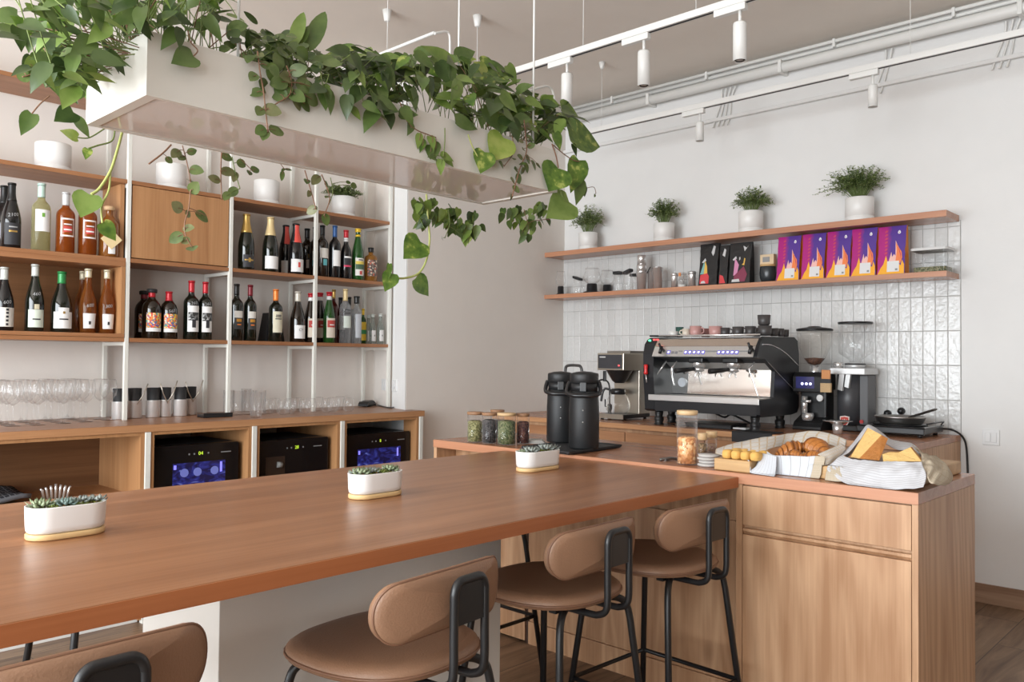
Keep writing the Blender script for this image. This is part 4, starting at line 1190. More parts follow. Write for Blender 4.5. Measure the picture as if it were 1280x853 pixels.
# card terminal, sockets and cable at the right end of the bar
q = onz(459, 508.5, BZ)
t = thing('card_terminal', 'black card payment terminal at the right end of the bar', 'card terminal', (q.x, q.y, BZ), .5)
part('case', MB().prism([(-.07, .004), (.07, .004), (.07, .020), (.03, .042), (-.05, .036), (-.07, .022)], 'y', -.035, .035), BLACK_PL, t, local=True, bev=.004)
part('screen', MB().obox((.0, 0, .0415), (.028, 0, .0022), (0, .026, 0), (0, 0, .0008)), mat('dim_screen', (.05, .03, .03), .15), t, local=True)
part('key_strip', MB().obox((.05, 0, .0325), (.008, 0, -.005), (0, .02, 0), (0, 0, .001)), mat('orange_keys', (.6, .15, .05), .5), t, local=True)
nrm = Vector((-.553, .172, 0)).normalized()
def on_ret(px, py):
    # point on the slanted return wall
    n = Vector((.551, -.172, 0)); p0 = Vector((3.450, YG, 0)); d = ray(px, py)
    return EYE+d*(((p0-EYE).dot(n))/d.dot(n))
for i, (px, py, lab) in enumerate(((481, 481, 'white wall socket above the card terminal, left of two'), (494, 482, 'white wall socket above the card terminal, right of two'))):
    c = on_ret(px, py); tg = Vector((.298, .955, 0)); n = Vector((-.955, .298, 0))
    t = thing('wall_socket', lab, 'socket', c, 0, 'wall sockets by the bar')
    part('socket_plate', MB().obox(c+n*.005, tg*.040, n*.005, Vector((0, 0, .040))), MATS['white_plastic'], t, bev=.002)
    part('socket_ring', MB().tube([c+n*.010, c+n*.014], .022, 18), MATS['white_plastic'], t)
single('power_cable', MB().tube(catmull([onz(473, 507.5, BZ)+Vector((0, .02, .006)), onz(482, 511, BZ)+Vector((0, -.02, .008)), onz(492, 510.5, BZ)+Vector((0, 0, .006)), onz(500, 510, BZ)+Vector((-.02, .02, .012))], 8), .004, 6), BLACK, 'thin black cable lying at the right end of the bar', 'cable')
# things in the open cabinet on the left
q = ony(20, 622, 4.32)
mb = MB(); rows = []
for j in range(8):
    rows.append([(q.x-.26+.036*i, 4.2+.05*j, .640+.008*math.sin(i*1.1+j)) for i in range(9)])
mb.grid(rows, uvs=[[(i/8, j/7) for i in range(9)] for j in range(8)])
o = single('checked_cloth', mb, cloth('dark_checked_cloth', (.025, .025, .03), (.16, .16, .17), (.12, .12, .13), 14, 10, .2, .2), 'dark checked cloth folded inside the open cabinet', 'cloth')
m_ = o.modifiers.new('thick', 'SOLIDIFY'); m_.thickness = .02; m_.offset = -1
q = ony(70, 612, 4.26)
for i in range(7):
    x = q.x-.05+.0165*i; lean = (i-3)*.0035
    single('steel_skewer', MB().tube([(x, 4.26, .619), (x+lean, 4.262, .665), (x+lean*1.6, 4.262, .689-.006*abs(i-3))], .0058, 8), CHROME, 'shiny upright metal tube in the bundle inside the open cabinet', 'metal tube', group='bundle of shiny tubes in the cabinet')
# white pots on the top shelf
def pot(c, r, h, label, herb=None, group=None, name='herb_pot', cat='potted plant'):
    t = thing(name, label, cat, c, 0, group)
    part('pot', MB().lathe([(.001, 0), (r*.98, 0), (r, .004), (r, h*.19), (r*.985, h*.195), (r*.985, h*.21), (r, h*.215), (r, h-.003), (r*.97, h), (r*.92, h-.002), (r*.90, h-.02), (.001, h-.022)], c, 32), CERAM, t)
    return t


for (px, by, ty, w_), lab in (((66, 208.5, 174.5, 41), 'white cylinder pot on the top shelf, leftmost, under the hanging leaves'), ((214, 233.5, 202, 36), 'white cylinder pot on top of the closed cupboard'), ((333, 252.5, 222.5, 31), 'white cylinder pot on the top shelf, between the middle posts')):
    p = ony(px, by, 4.55); k = ppm((p.x, 4.55, S3)); pot((p.x, 4.55, S3), w_/2/k, (by-ty)/k*1.06, lab, group='white pots on the top shelf', name='ceramic_pot', cat='pot')

# ------------------------------------------------------------------ herbs, pots
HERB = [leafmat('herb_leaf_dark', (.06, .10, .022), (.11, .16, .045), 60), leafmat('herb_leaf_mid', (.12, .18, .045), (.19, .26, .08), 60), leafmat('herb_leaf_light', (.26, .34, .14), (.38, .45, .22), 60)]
STEM_G = mat('green_stem', (.16, .22, .06), .6)


def leaflet(mb, p, d, n, L, Wd, mi):
    """small pointed oval leaf"""
    d = d.normalized(); s_ = d.cross(n)
    if s_.length < 1e-4: s_ = Vector((1, 0, 0))
    s_.normalize(); n = s_.cross(d)
    mb.add([p, p+d*L*.35+s_*Wd*.5+n*L*.06, p+d*L*.75+s_*Wd*.36, p+d*L, p+d*L*.75-s_*Wd*.36, p+d*L*.35-s_*Wd*.5+n*L*.06, p+d*L*.5-n*L*.05],
           [(0, 6, 1), (1, 6, 2), (2, 6, 3), (3, 6, 4), (4, 6, 5), (5, 6, 0)], mi, True)


def bush(c, rx, ry, rz, n_st, seed, size=.014, lean=(0, 0), fringe=0.3):
    rnd = random.Random(seed); fol = MB(); stm = MB()
    for i in range(n_st):
        a = rnd.uniform(0, 2*PI); u = rnd.random()**.5
        g_ = rnd.uniform(.78, 1.12)
        tip = Vector((c[0]+math.cos(a)*rx*u*g_+lean[0]*rnd.uniform(-.3, 1), c[1]+math.sin(a)*ry*u*g_+lean[1]*rnd.uniform(-.3, 1), c[2]+rz*(math.sqrt(max(0, 1-.93*u*u)))*g_*.92))
        base = Vector((c[0]+math.cos(a)*min(rx, .04)*u*.6, c[1]+math.sin(a)*min(ry, .04)*u*.6, c[2]-.012))
        mid = (base+tip)/2+Vector((0, 0, .006+.22*rz*u))
        pts = catmull([base, mid, tip], 5)
        stm.tube(pts, .0010, 4, caps=False)
        m = len(pts)
        for k in range(m//2-1, m):
            for q in range(3):
                b = rnd.uniform(0, 2*PI)
                d = Vector((math.cos(b), math.sin(b), rnd.uniform(-.5, .8)))
                p = pts[k]+d*.004
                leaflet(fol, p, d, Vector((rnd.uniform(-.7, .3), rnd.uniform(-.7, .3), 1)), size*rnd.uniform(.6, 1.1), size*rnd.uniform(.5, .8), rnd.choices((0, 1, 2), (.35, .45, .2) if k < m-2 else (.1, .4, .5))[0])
    return fol, stm


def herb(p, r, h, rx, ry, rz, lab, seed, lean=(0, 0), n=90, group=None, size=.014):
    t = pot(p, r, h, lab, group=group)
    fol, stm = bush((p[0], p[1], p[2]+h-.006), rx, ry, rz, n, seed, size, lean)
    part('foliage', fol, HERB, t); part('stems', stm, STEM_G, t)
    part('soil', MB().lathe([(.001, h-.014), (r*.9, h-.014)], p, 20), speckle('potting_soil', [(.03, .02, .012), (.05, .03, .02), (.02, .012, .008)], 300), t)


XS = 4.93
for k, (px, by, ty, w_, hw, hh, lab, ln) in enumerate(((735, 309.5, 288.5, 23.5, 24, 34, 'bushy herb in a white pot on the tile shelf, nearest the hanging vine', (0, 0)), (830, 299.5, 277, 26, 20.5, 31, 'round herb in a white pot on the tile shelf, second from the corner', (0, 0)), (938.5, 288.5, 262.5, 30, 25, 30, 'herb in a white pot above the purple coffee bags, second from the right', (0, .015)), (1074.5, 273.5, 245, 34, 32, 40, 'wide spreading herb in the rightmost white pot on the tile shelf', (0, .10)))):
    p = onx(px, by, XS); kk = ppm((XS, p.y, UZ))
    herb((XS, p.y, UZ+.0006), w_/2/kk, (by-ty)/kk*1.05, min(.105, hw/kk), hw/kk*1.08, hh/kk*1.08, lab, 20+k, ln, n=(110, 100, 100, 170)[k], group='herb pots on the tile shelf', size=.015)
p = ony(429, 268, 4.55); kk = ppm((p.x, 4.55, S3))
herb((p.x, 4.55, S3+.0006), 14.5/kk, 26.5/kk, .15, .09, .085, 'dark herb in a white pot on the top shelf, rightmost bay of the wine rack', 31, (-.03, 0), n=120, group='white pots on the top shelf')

# ------------------------------------------------------------------ lower tile shelf
LX = 4.945


def at_shelf(px, x=LX):
    d = ray(px, 345); return Vector((x, d.y/d.x*x, LZ+.0006)), ppm((x, d.y/d.x*x, LZ))


SMOKE = mat('black_silicone', (.015, .015, .017), .45)
g = 'glass servers on the tile shelf'
for px, w_, h_, lab, xx in ((701, 13, 30, 'small glass coffee server on a black stand, nearest the corner', 4.93), (740, 22, 31, 'round glass coffee server on a black stand, in front', 4.90), (759, 18, 29, 'round glass coffee server on a black stand, behind', 5.005)):
    c, k = at_shelf(px, xx); r = w_/2/k; h = h_/k
    t = thing('coffee_server', lab, 'coffee server', c, 0, g)
    part('stand', MB().lathe([(.001, .004), (r*.95, .004), (r*1.0, .008), (r*.62, .014), (r*.58, h*.36), (r*.50, h*.38), (.001, h*.38)], c, 22), SMOKE, t)
    for a in (0.3, 2.4, 4.5):
        part('stand_foot', MB().cyl(c+Vector((r*.6*math.cos(a), r*.6*math.sin(a), 0)), c+Vector((r*.6*math.cos(a), r*.6*math.sin(a), .006)), .005, seg=8), SMOKE, t)
    part('glass_bowl', MB().lathe([(.001, h*.385), (r*.5, h*.39), (r*.9, h*.50), (r*1.0, h*.66), (r*.86, h*.82), (r*.72, h*.90), (r*.80, h)], c, 24), MATS['clear_glass_thick'], t)
for px, w_, h_, lab, xx, lidside in ((722, 13, 22, 'low glass carafe with tilted black lid, left of the round servers', 4.95, -1), (772, 12, 27, 'clear glass carafe right of the round servers', 5.0, 0), (785, 13, 26, 'clear glass carafe with tilted black lid, near the shaker', 4.90, 1), (792, 10, 23, 'small glass jar with black lid just left of the tall shaker', 5.01, 0)):
    c, k = at_shelf(px, xx); r = w_/2/k; h = h_/k
    t = thing('glass_carafe', lab, 'carafe', c, 0, 'glass carafes on the tile shelf')
    part('glass_body', MB().lathe([(.001, 0), (r*.95, .001), (r, h*.12), (r*.95, h*.5), (r*.7, h*.72), (r*.75, h*.86)], c, 20), MATS['clear_glass_thick'], t)
    if px != 773:
        tl = .35*lidside
        part('lid', MB().obox(c+Vector((0, 0, h*.93)), Vector((r*.7, 0, 0)), Vector((0, r*.8*math.cos(tl), -r*.8*math.sin(tl))), Vector((0, 0, h*.07))), SMOKE, t, bev=.003)
    part('handle', MB().tube(catmull([c+Vector((0, -r*.8, h*.7)), c+Vector((0, -r*1.5, h*.6)), c+Vector((0, -r*1.45, h*.3)), c+Vector((0, -r*.95, h*.2))], 5), .003, 6), MATS['clear_glass_thick'], t)
c, k = at_shelf(802, 4.92); r = 6.8/k; h = 44/k
t = thing('cocktail_shaker', 'tall three-tier steel cocktail shaker on the tile shelf', 'cocktail shaker', c)
part('base_cup', MB().lathe([(.001, 0), (r*.75, 0), (r*.98, h*.50), (r*1.02, h*.505), (r*1.0, h*.52), (.001, h*.52)], c, 24), CHROME, t)
part('shoulder', MB().lathe([(r*.92, h*.52), (r*.94, h*.70), (r*.80, h*.74)], c, 24), CHROME, t)
part('cap', MB().lathe([(r*.80, h*.74), (r*.78, h*.98), (r*.70, h), (.001, h)], c, 24), CHROME, t)
for px, w_, h_, lab, xx, ln in ((814, 10, 24, 'steel mixing tin just right of the tall shaker', 4.98, 0), (822, 14, 27, 'steel mixing tin with a strainer, right of the other tin', 4.92, 0)):
    c, k = at_shelf(px, xx); r = w_/2/k; h = h_/k
    t = thing('mixing_tin', lab, 'mixing tin', c, 0, 'steel bar tins')
    part('tin_wall', MB().lathe([(.001, 0), (r*.78, 0), (r*.97, h), (r*1.02, h+.001), (r*.93, h), (r*.72, .004), (.001, .004)], c, 24), CHROME, t)
    if px == 822:
        part('strainer', MB().tube([c+Vector((0, r*.7*math.cos(a), h+.004+0)) + Vector((r*.7*math.sin(a), 0, 0)) for a in [i*2*PI/14 for i in range(14)]], .003, 6, closed=True), CHROME, t)
c, k = at_shelf(812, 4.97)
single('bar_spoon', MB().tube([c+Vector((-.03, .02, .10)), c+Vector((-.035, -.03, .165))], .0035, 6).obox(c+Vector((-.03, .02, .095)), (.004, 0, 0), (0, .004, 0), (0, 0, .01)), BLACK, 'black handled bar spoon resting in the steel tin', 'bar spoon')
for px, w_, h_, lab, kind in ((843, 9, 19, 'narrow steel jigger cup left of the small jars', 'tin'), (853, 12, 19, 'small clip-top glass jar with an orange clasp', 'clip'), (865, 10, 20, 'small steel shaker tin beside the black coffee bag', 'tin2')):
    c, k = at_shelf(px, 4.92); r = w_/2/k; h = h_/k
    t = thing({'tin': 'jigger', 'clip': 'clip_jar', 'tin2': 'spice_tin'}[kind], lab, {'tin': 'jigger', 'clip': 'jar', 'tin2': 'tin'}[kind], c)
    if kind == 'clip':
        part('jar_glass', MB().lathe([(.001, 0), (r, .001), (r, h*.75), (r*.8, h*.82), (r*.85, h*.9)], c, 18), MATS['clear_glass_thick'], t)
        part('lid', MB().lathe([(r*.9, h*.9), (r*.9, h*.98), (.001, h)], c, 18), MATS['clear_glass_thick'], t)
        part('clasp', MB().box(c.x-r-.004, c.x-r+.002, c.y-.008, c.y+.008, c.z+h*.75, c.z+h*.98), mat('orange_seal', (.7, .25, .08), .5), t)
        part('filling', MB().lathe([(.001, .003), (r*.92, .003), (r*.92, h*.22), (.001, h*.22)], c, 16), mat('white_sugar', (.8, .78, .74), .9), t)
    else:
        part('tin_wall', MB().lathe([(.001, 0), (r*.9, 0), (r, h*.8), (r, h*.82)], c, 20), CHROME, t)
        part('rim', MB().lathe([(r*1.02, h*.82), (r*1.02, h*.97), (r*.9, h), (.001, h)], c, 20), STEEL, t)


# coffee bags
def bag(name, label, cat, px, w_, h_, dep, group, front, side, tilt=0.0, wob=0):
    """stand-up coffee bag: flat pillow with gussets, folded top"""
    c, k = at_shelf(px, 4.90); w = w_/k; h = h_/k
    rnd = random.Random(wob)
    t = thing(name, label, cat, c, 0, group)
    mb = MB(); nv, nu = 12, 10
    yl = lambda v: w/2*(1.0-.05*math.sin(v*PI)+.03*v)
    fx = lambda v: c.x-dep*.5*(1-.62*v)+.012*v
    bx = lambda v: c.x+dep*(.5*(1-v**2.5))+.014*v
    rows = []
    for j in range(nv+1):
        v = j/nv; z = c.z+h*v; row = []
        for i in range(nu+1):
            u = i/nu*2-1
            row.append((fx(v), c.y-u*(yl(v)+(rnd.uniform(-.002, .002) if 0 < j < nv else 0))+tilt*v, z))
        rows.append(row)
    mb.grid(rows, 0, uvs=[[(i/nu, j/nv) for i in range(nu+1)] for j in range(nv+1)])
    rows2 = []
    for j in range(nv+1):
        v = j/nv; z = c.z+h*v
        rows2.append([(bx(v), c.y-(i/nu*2-1)*yl(v)+tilt*v, z) for i in range(nu+1)])
    mb.grid(rows2, 1)
    for i in (0, nu):
        rr = []
        for j in range(nv+1):
            a, b = Vector(rows[j][i]), Vector(rows2[j][i]); m = (a+b)/2; m.y += (.35 if i == 0 else -.35)*-(b.x-a.x)*(.6)
            rr.append([tuple(a), tuple(m), tuple(b)])
        mb.grid(rr, 1)
    mb.add([rows[0][0], rows[0][nu], rows2[0][nu], rows2[0][0]], [(0, 1, 2, 3)], 1)
    part('bag_body', mb, [front, side], t)

    def dec(nm, poly, m_, lift=.0015):
        q = MB(); vs = []
        for u, v in poly:
            uu = u*2-1
            vs.append((fx(v)-lift*.8, c.y-uu*yl(v)+tilt*v, c.z+h*v))
        q.add(vs, [tuple(range(len(vs)))]); part(nm, q, m_, t)
    return t, dec


def bag_front():
    m, t, b = nt('purple_magenta_bag'); N = t.nodes.new; L = t.links.new
    uv = N('ShaderNodeUVMap'); sp = N('ShaderNodeSeparateXYZ'); L(uv.outputs[0], sp.inputs[0])
    n = N('ShaderNodeTexNoise'); n.inputs['Scale'].default_value = 9; L(uv.outputs[0], n.inputs['Vector'])
    ma = N('ShaderNodeMath'); ma.operation = 'MULTIPLY_ADD'; ma.inputs[1].default_value = .16; L(n.outputs['Fac'], ma.inputs[0]); L(sp.outputs[0], ma.inputs[2])
    cr = N('ShaderNodeValToRGB'); e = cr.color_ramp.elements
    e[0].position = .36; e[0].color = (.42, .008, .20, 1); e[1].position = .56; e[1].color = (.085, .03, .28, 1)
    L(ma.outputs[0], cr.inputs[0]); L(cr.outputs[0], b.inputs['Base Color']); b.inputs['Roughness'].default_value = .32
    return m


PB = bag_front(); ORB = mat('orange_bag_side', (.80, .25, .015), .35); FL1 = mat('flame_orange', (.85, .22, .06), .4); FL2 = mat('flame_pink', (.85, .50, .44), .4); FL3 = mat('flame_yellow', (.90, .42, .02), .4); STK = mat('bag_sticker', (.72, .72, .72), .6); MARK = mat('bag_mark_white', (.8, .8, .82), .5); MAGD = mat('magenta_script', (.55, .05, .12), .4)
LBL = ['purple flame-print coffee bag, leftmost, next to the dark pot', 'purple flame-print coffee bag, second from the left', 'purple flame-print coffee bag, middle of five', 'purple flame-print coffee bag, fourth from the left', 'purple flame-print coffee bag, rightmost, next to the clear box']
for i, (px, w_, h_) in enumerate(((987.5, 29.5, 57), (1018.5, 29.5, 58.5), (1050.2, 30, 60), (1081.5, 30.3, 61.5), (1116, 33, 62))):
    t, dec = bag('coffee_bag', LBL[i], 'coffee bag', px, w_, h_*.985, .075, 'purple flame coffee bags', PB, ORB, 0.0, i)
    dec('flame_print', [(.02, .01), (.98, .01), (.98, .20), (.90, .30), (.86, .18), (.74, .24), (.40, .22), (.30, .40), (.22, .22), (.12, .14)], FL3, .0010)
    dec('flame_print', [(.38, .20), (.50, .47), (.53, .36), (.60, .42), (.66, .38), (.64, .70), (.72, .60), (.86, .47), (.90, .36), (.84, .22)], FL2, .0014)
    dec('flame_print', [(.66, .24), (.70, .48), (.655, .66), (.74, .57), (.88, .46), (.91, .34), (.84, .22)], FL1, .0019)
    dec('flame_line', [(.745, .57), (.765, .56), (.865, .40), (.855, .30), (.84, .38)], MAGD, .0023)
    dec('sticker', [(.36, .055), (.80, .055), (.80, .275), (.36, .275)], STK, .0026)
    dec('sticker_print', [(.66, .08), (.75, .08), (.75, .12), (.66, .12)], mat('grey_print', (.25, .25, .25)), .003)
    cu, cv = .76, .86
    dec('drop_mark', [(cu+.055*math.sin(a), cv+.028*math.cos(a)*(1.6 if math.cos(a) > .7 else 1)) for a in [j*PI/6 for j in range(12)]], MARK, .003)
    dec('drop_mark', [(cu+.018*math.sin(a), cv+.010*math.cos(a)) for a in [j*PI/5 for j in range(10)]], PB, .0034)
    for q in range(7):
        v = .42+.075*q
        dec('script_line', [(.25, v), (.33, v+.01), (.36, v+.045), (.29, v+.05), (.24, v+.02)], MAGD, .0014)
BB = mat('black_foil_bag', (.014, .014, .015), .3, bump=.4, bscale=26)
WPR = mat('bag_white_print', (.6, .6, .6), .5); PINKP = mat('bag_pink_print', (.62, .25, .42), .5); PLUM = mat('bag_plum_print', (.22, .03, .07), .5); REDP = mat('bag_red_print', (.65, .05, .06), .5); AQUA = mat('bag_aqua_print', (.2, .45, .42), .5); YELP = mat('bag_yellow_print', (.75, .45, .08), .5)
t, dec = bag('coffee_bag', 'black coffee bag with red and aqua artwork, next to the small tin', 'coffee bag', 887.5, 26, 53, .07, 'black coffee bags', BB, BB, 0, 11)
dec('art_print', [(.06, .05), (.55, .05), (.56, .22), (.45, .30), (.08, .26)], REDP); dec('art_print', [(.06, .28), (.25, .58), (.30, .50), (.25, .28)], AQUA); dec('art_print', [(.26, .28), (.30, .60), (.42, .46), (.46, .30)], YELP)
dec('art_print', [(.12, .56), (.30, .66), (.36, .60), (.22, .55)], WPR); dec('letter_print', [(.62, .78), (.72, .95), (.82, .92), (.78, .76), (.72, .70)], WPR); dec('art_print', [(.12, .06), (.4, .06), (.32, .12), (.16, .11)], WPR, .002)
t, dec = bag('coffee_bag', 'black coffee bag with a red corner, squeezed in the middle', 'coffee bag', 906, 12, 50, .06, 'black coffee bags', BB, BB, 0, 12)
dec('art_print', [(.1, .04), (.8, .04), (.5, .22), (.1, .26)], REDP); dec('letter_print', [(.3, .75), (.5, .92), (.7, .88), (.6, .7)], WPR)
t, dec = bag('coffee_bag', 'black coffee bag with pink and plum artwork, beside the dark pot', 'coffee bag', 926.5, 29, 52, .07, 'black coffee bags', BB, BB, 0, 13)
dec('art_print', [(.22, .20), (.26, .64), (.46, .46), (.40, .24)], PINKP); dec('art_print', [(.24, .05), (.78, .05), (.88, .22), (.70, .42), (.45, .30), (.26, .20)], PLUM, .002)
dec('art_print', [(.60, .46), (.68, .50), (.70, .62), (.76, .60), (.72, .44)], YELP); dec('art_print', [(.16, .05), (.55, .05), (.50, .12), (.18, .11)], WPR, .0025); dec('letter_print', [(.62, .92), (.70, .78), (.74, .82), (.88, .94), (.80, .86)], WPR); dec('art_print', [(.14, .60), (.30, .68), (.34, .62), (.2, .57)], WPR); dec('letter_print', [(.46, .56), (.52, .60), (.50, .66), (.46, .64)], WPR)
c, k = at_shelf(960, 4.93); r = 10.4/k; h = 36/k
t = thing('mate_pot', 'dark round pot with a wooden block stopper between the coffee bags', 'pot', c)
part('pot_body', MB().lathe([(.001, 0), (r*.72, 0), (r*.95, h*.18), (r, h*.36), (r*.95, h*.55), (r*.9, h*.57), (.001, h*.57)], c, 26), mat('dark_glazed', (.03, .036, .04), .25), t)
part('wooden_rim', MB().lathe([(r*.93, h*.57), (r*.93, h*.64), (.001, h*.645)], c, 26), mat('bamboo', (.62, .40, .19), .5), t)
part('wooden_block', MB().box(c.x-.02, c.x+.02, c.y-r*.9, c.y+r*.85, c.z+h*.645, c.z+h*.99), mat('bamboo_light', (.66, .50, .32), .5), t, bev=.002)
part('block_print', MB().box(c.x-.0208, c.x-.0199, c.y-r*.4, c.y+r*.5, c.z+h*.72, c.z+h*.90), mat('grey_print', (.25, .25, .25)), t)
# clear box
a, b = at_shelf(1144, 4.93)[0], at_shelf(1192, 4.93)[0]; h = 30/ppm(a)
y0, y1 = min(a.y, b.y), max(a.y, b.y)
y0 = max(y0, 1.345)
t = thing('clear_box', 'clear plastic box of dried herbs at the right end of the tile shelf', 'box', (4.93, (y0+y1)/2, LZ+.0006))
bz = LZ+.0006
part('box_wall', MB().prism(rounded(.16, y1-y0, .02, 4, 4.93, (y0+y1)/2), 'z', bz, bz+h*.9), thin_glass('clear_plastic', (.97, .97, .97), .8, .1), t)
part('box_lid', MB().prism(rounded(.165, y1-y0+.006, .02, 4, 4.93, (y0+y1)/2), 'z', bz+h*.9, bz+h), mat('clouded_lid', (.62, .61, .60), .4), t, bev=.002)
part('herb_filling', MB().prism(rounded(.14, y1-y0-.02, .015, 4, 4.93, (y0+y1)/2), 'z', bz+.003, bz+h*.22), speckle('dried_herb', [(.12, .13, .06), (.2, .2, .1), (.07, .08, .04), (.28, .26, .16)], 160), t)

# ------------------------------------------------------------------ espresso machine
MY0, MY1 = 2.15, 2.915
t = thing('espresso_machine', 'wide black and steel two-group espresso machine on the back counter', 'espresso machine', (4.55, (MY0+MY1)/2, CZ))
SIDE = [(4.330, 1.428), (4.36, 1.440), (4.74, 1.446), (4.785, 1.425), (4.805, 1.35), (4.805, 1.03), (4.78, .998), (4.70, .987), (4.33, .987), (4.305, .998), (4.300, 1.085), (4.470, 1.090), (4.485, 1.245), (4.365, 1.312), (4.262, 1.322), (4.295, 1.385)]
PANEL = mat('satin_black_panel', (.011, .0115, .014), .38)
SIDE_L = SIDE[:11]+[(4.285, 1.20), (4.285, 1.34), (4.30, 1.40)]
for y0, y1 in ((MY0, MY0+.022), (MY1-.075, MY1)):
    mb = MB().prism(SIDE if y0 == MY0 else SIDE_L, 'y', y0, y1)
    sp_ = part('side_panel', mb, PANEL, t, bev=.004)
    yy = y0-.0015 if y0 == MY0 else y1+.0015
    part('trim_line', MB().tube(catmull([(4.33, yy, 1.395), (4.45, yy, 1.392), (4.62, yy, 1.35), (4.803, yy, 1.272)], 8), .0032, 6), CHROME, sp_)
    part('trim_line', MB().tube(catmull([(4.40, yy, 1.295), (4.52, yy, 1.235), (4.70, yy, 1.15), (4.803, yy, 1.10)], 8), .0014, 6), CHROME, sp_)
a, b = MY0+.022, MY1-.0755
part('boiler_body', MB().prism([(4.36, 1.436), (4.74, 1.442), (4.78, 1.42), (4.79, 1.35), (4.79, 1.0), (4.50, 1.0), (4.50, 1.25), (4.38, 1.31), (4.30, 1.32)], 'y', a, b), BLACK_MATTE, t)
MIRR = mat('mirror_steel', (.80, .79, .77), .06, 1.0)
CTRL = mat('satin_aluminium', (.72, .71, .70), .32, .75)
part('control_panel', MB().prism([(4.300, 1.386), (4.2665, 1.326), (4.275, 1.324), (4.32, 1.386)], 'y', a, b), CTRL, t)
part('top_strip', MB().prism([(4.332, 1.429), (4.297, 1.387), (4.315, 1.387), (4.36, 1.434)], 'y', a, b), mat('copper_tinted_steel', (.80, .70, .62), .22, .9), t)
part('head_underside', MB().prism([(4.27, 1.324), (4.375, 1.314), (4.495, 1.25), (4.50, 1.256), (4.385, 1.322), (4.28, 1.328)], 'y', a, b), STEEL, t)
part('backsplash', MB().box(4.488, 4.499, a, b, 1.095, 1.250), MIRR, t)
part('drip_grid', MB().box(4.312, 4.487, a, b, 1.082, 1.090), STEEL, t)
part('tray_front', MB().box(4.297, 4.306, MY0+.004, MY1-.03, 1.056, 1.091), CTRL, t, bev=.002)
part('lower_front', MB().box(4.304, 4.50, a, b, .992, 1.056), PANEL, t)
part('cup_rail', MB().tube([(4.345, a, 1.452), (4.345, b, 1.452)], .005, 8), CHROME, t)
for x, y in ((4.376, 2.215), (4.587, 2.90), (4.72, 2.23), (4.38, 2.86)):
    part('foot', MB().lathe([(.030, 0), (.030, .006), (.024, .010), (.030, .03), (.030, .045), (.022, .052), (.026, .07), (.026, .086)], (x, y, CZ+.0005), 18), BLACK, t)
sl_ = Vector((.0335, 0, .06)).normalized(); nn = Vector((-.06, 0, .0335)).normalized()


def on_ctrl(py_, v):
    """point on the sloping control panel at width y and height fraction v"""
    return Vector((4.2665+.0335*v, py_, 1.326+.06*v))+nn*.0012


LED = mat('white_blue_led', (.5, .5, .9), emit=(.62, .62, 1.0), estr=2.2); LEDB = mat('blue_key', (.10, .09, .35), .3, emit=(.12, .1, .6), estr=.5)
for px in (836, 857.3, 862.5, 868, 873.4, 879, 898.8, 904.2, 909.8, 915.4, 921):
    y = onx(px, 441, 4.28).y; c = on_ctrl(y, .40)
    k = part('key', MB().obox(c, sl_*.012, (0, .0105, 0), nn*.0012), LEDB, t)
    part('key_light', MB().obox(c+nn*.001, sl_*.006, (0, .006, 0), nn*.0008), LED, k)
for px in (841, 845.5):
    part('key', MB().obox(on_ctrl(onx(px, 441, 4.28).y, .36), sl_*.008, (0, .009, 0), nn*.001), mat('grey_key', (.22, .21, .22), .4), t)
for p0, p1 in ((848, 853), (881, 896), (924, 935)):
    y0, y1 = onx(p0, 440, 4.28).y, onx(p1, 440, 4.28).y
    part('display_slot', MB().obox(on_ctrl((y0+y1)/2, .50), sl_*.004, (0, abs(y1-y0)/2, 0), nn*.0008), mat('grey_print', (.25, .25, .25)), t)
for px, sg_ in ((827, 1), (939, 1)):
    y = onx(px, 440, 4.26).y; c = on_ctrl(y, .55)
    part('steam_lever', MB().tube([c+nn*.03+sl_*-.035, c+nn*.034+sl_*.01], .0105, 10).tube([c+nn*.012+Vector((0, .012, 0)), c+nn*.03+Vector((0, .017, .03))], .007, 8).tube([c, c+nn*.03], .008, 8), BLACK, t)
for px in (872, 915):
    y = onx(px, 455, 4.36).y
    gh = part('group_head', MB().lathe([(.001, 0), (.036, 0), (.040, .012), (.042, .04), (.034, .06)], (4.375, y, 1.262), 22), CHROME, t)
    part('group_cap', MB().box(4.33, 4.44, y-.05, y+.05, 1.287, 1.322), BLACK, t, bev=.008)
    pf = part('portafilter', MB().lathe([(.001, -.03), (.012, -.03), (.033, -.02), (.036, 0)], (4.375, y, 1.260), 20), CHROME, t)
    part('handle', MB().tube([(4.34, y+.012, 1.252), (4.29, y+.035, 1.246), (4.21, y+.06, 1.240)], .011, 10, r2=.0155), BLACK, pf)
    part('spout', MB().tube(catmull([(4.37, y-.006, 1.232), (4.368, y-.018, 1.220), (4.366, y-.020, 1.205)], 4), .005, 8).tube(catmull([(4.37, y+.006, 1.232), (4.368, y+.018, 1.220), (4.366, y+.020, 1.205)], 4), .005, 8), CHROME, pf)
for px, py, end in ((943, 455, (948, 497)), (846, 456, (843, 482)), (833, 458, (815, 484))):
    p = onx(px, py, 4.37); q = onx(*end, 4.33)
    part('steam_wand', MB().tube(catmull([(p.x, p.y, 1.295), (p.x-.03, p.y, 1.275), (p.x-.045, p.y+.008, 1.25), ((p.x+q.x)/2-.02, (p.y+q.y)/2+.012, 1.20), (q.x, q.y, q.z)], 6), .0048, 8), CHROME, t)
part('gauge', MB().cyl((4.488, onx(853, 478, 4.485).y, 1.165), (4.478, onx(853, 478, 4.485).y, 1.165), .028, seg=20), mat('gauge_face', (.55, .58, .62), .2), t)
p = onx(814, 426, 4.30)
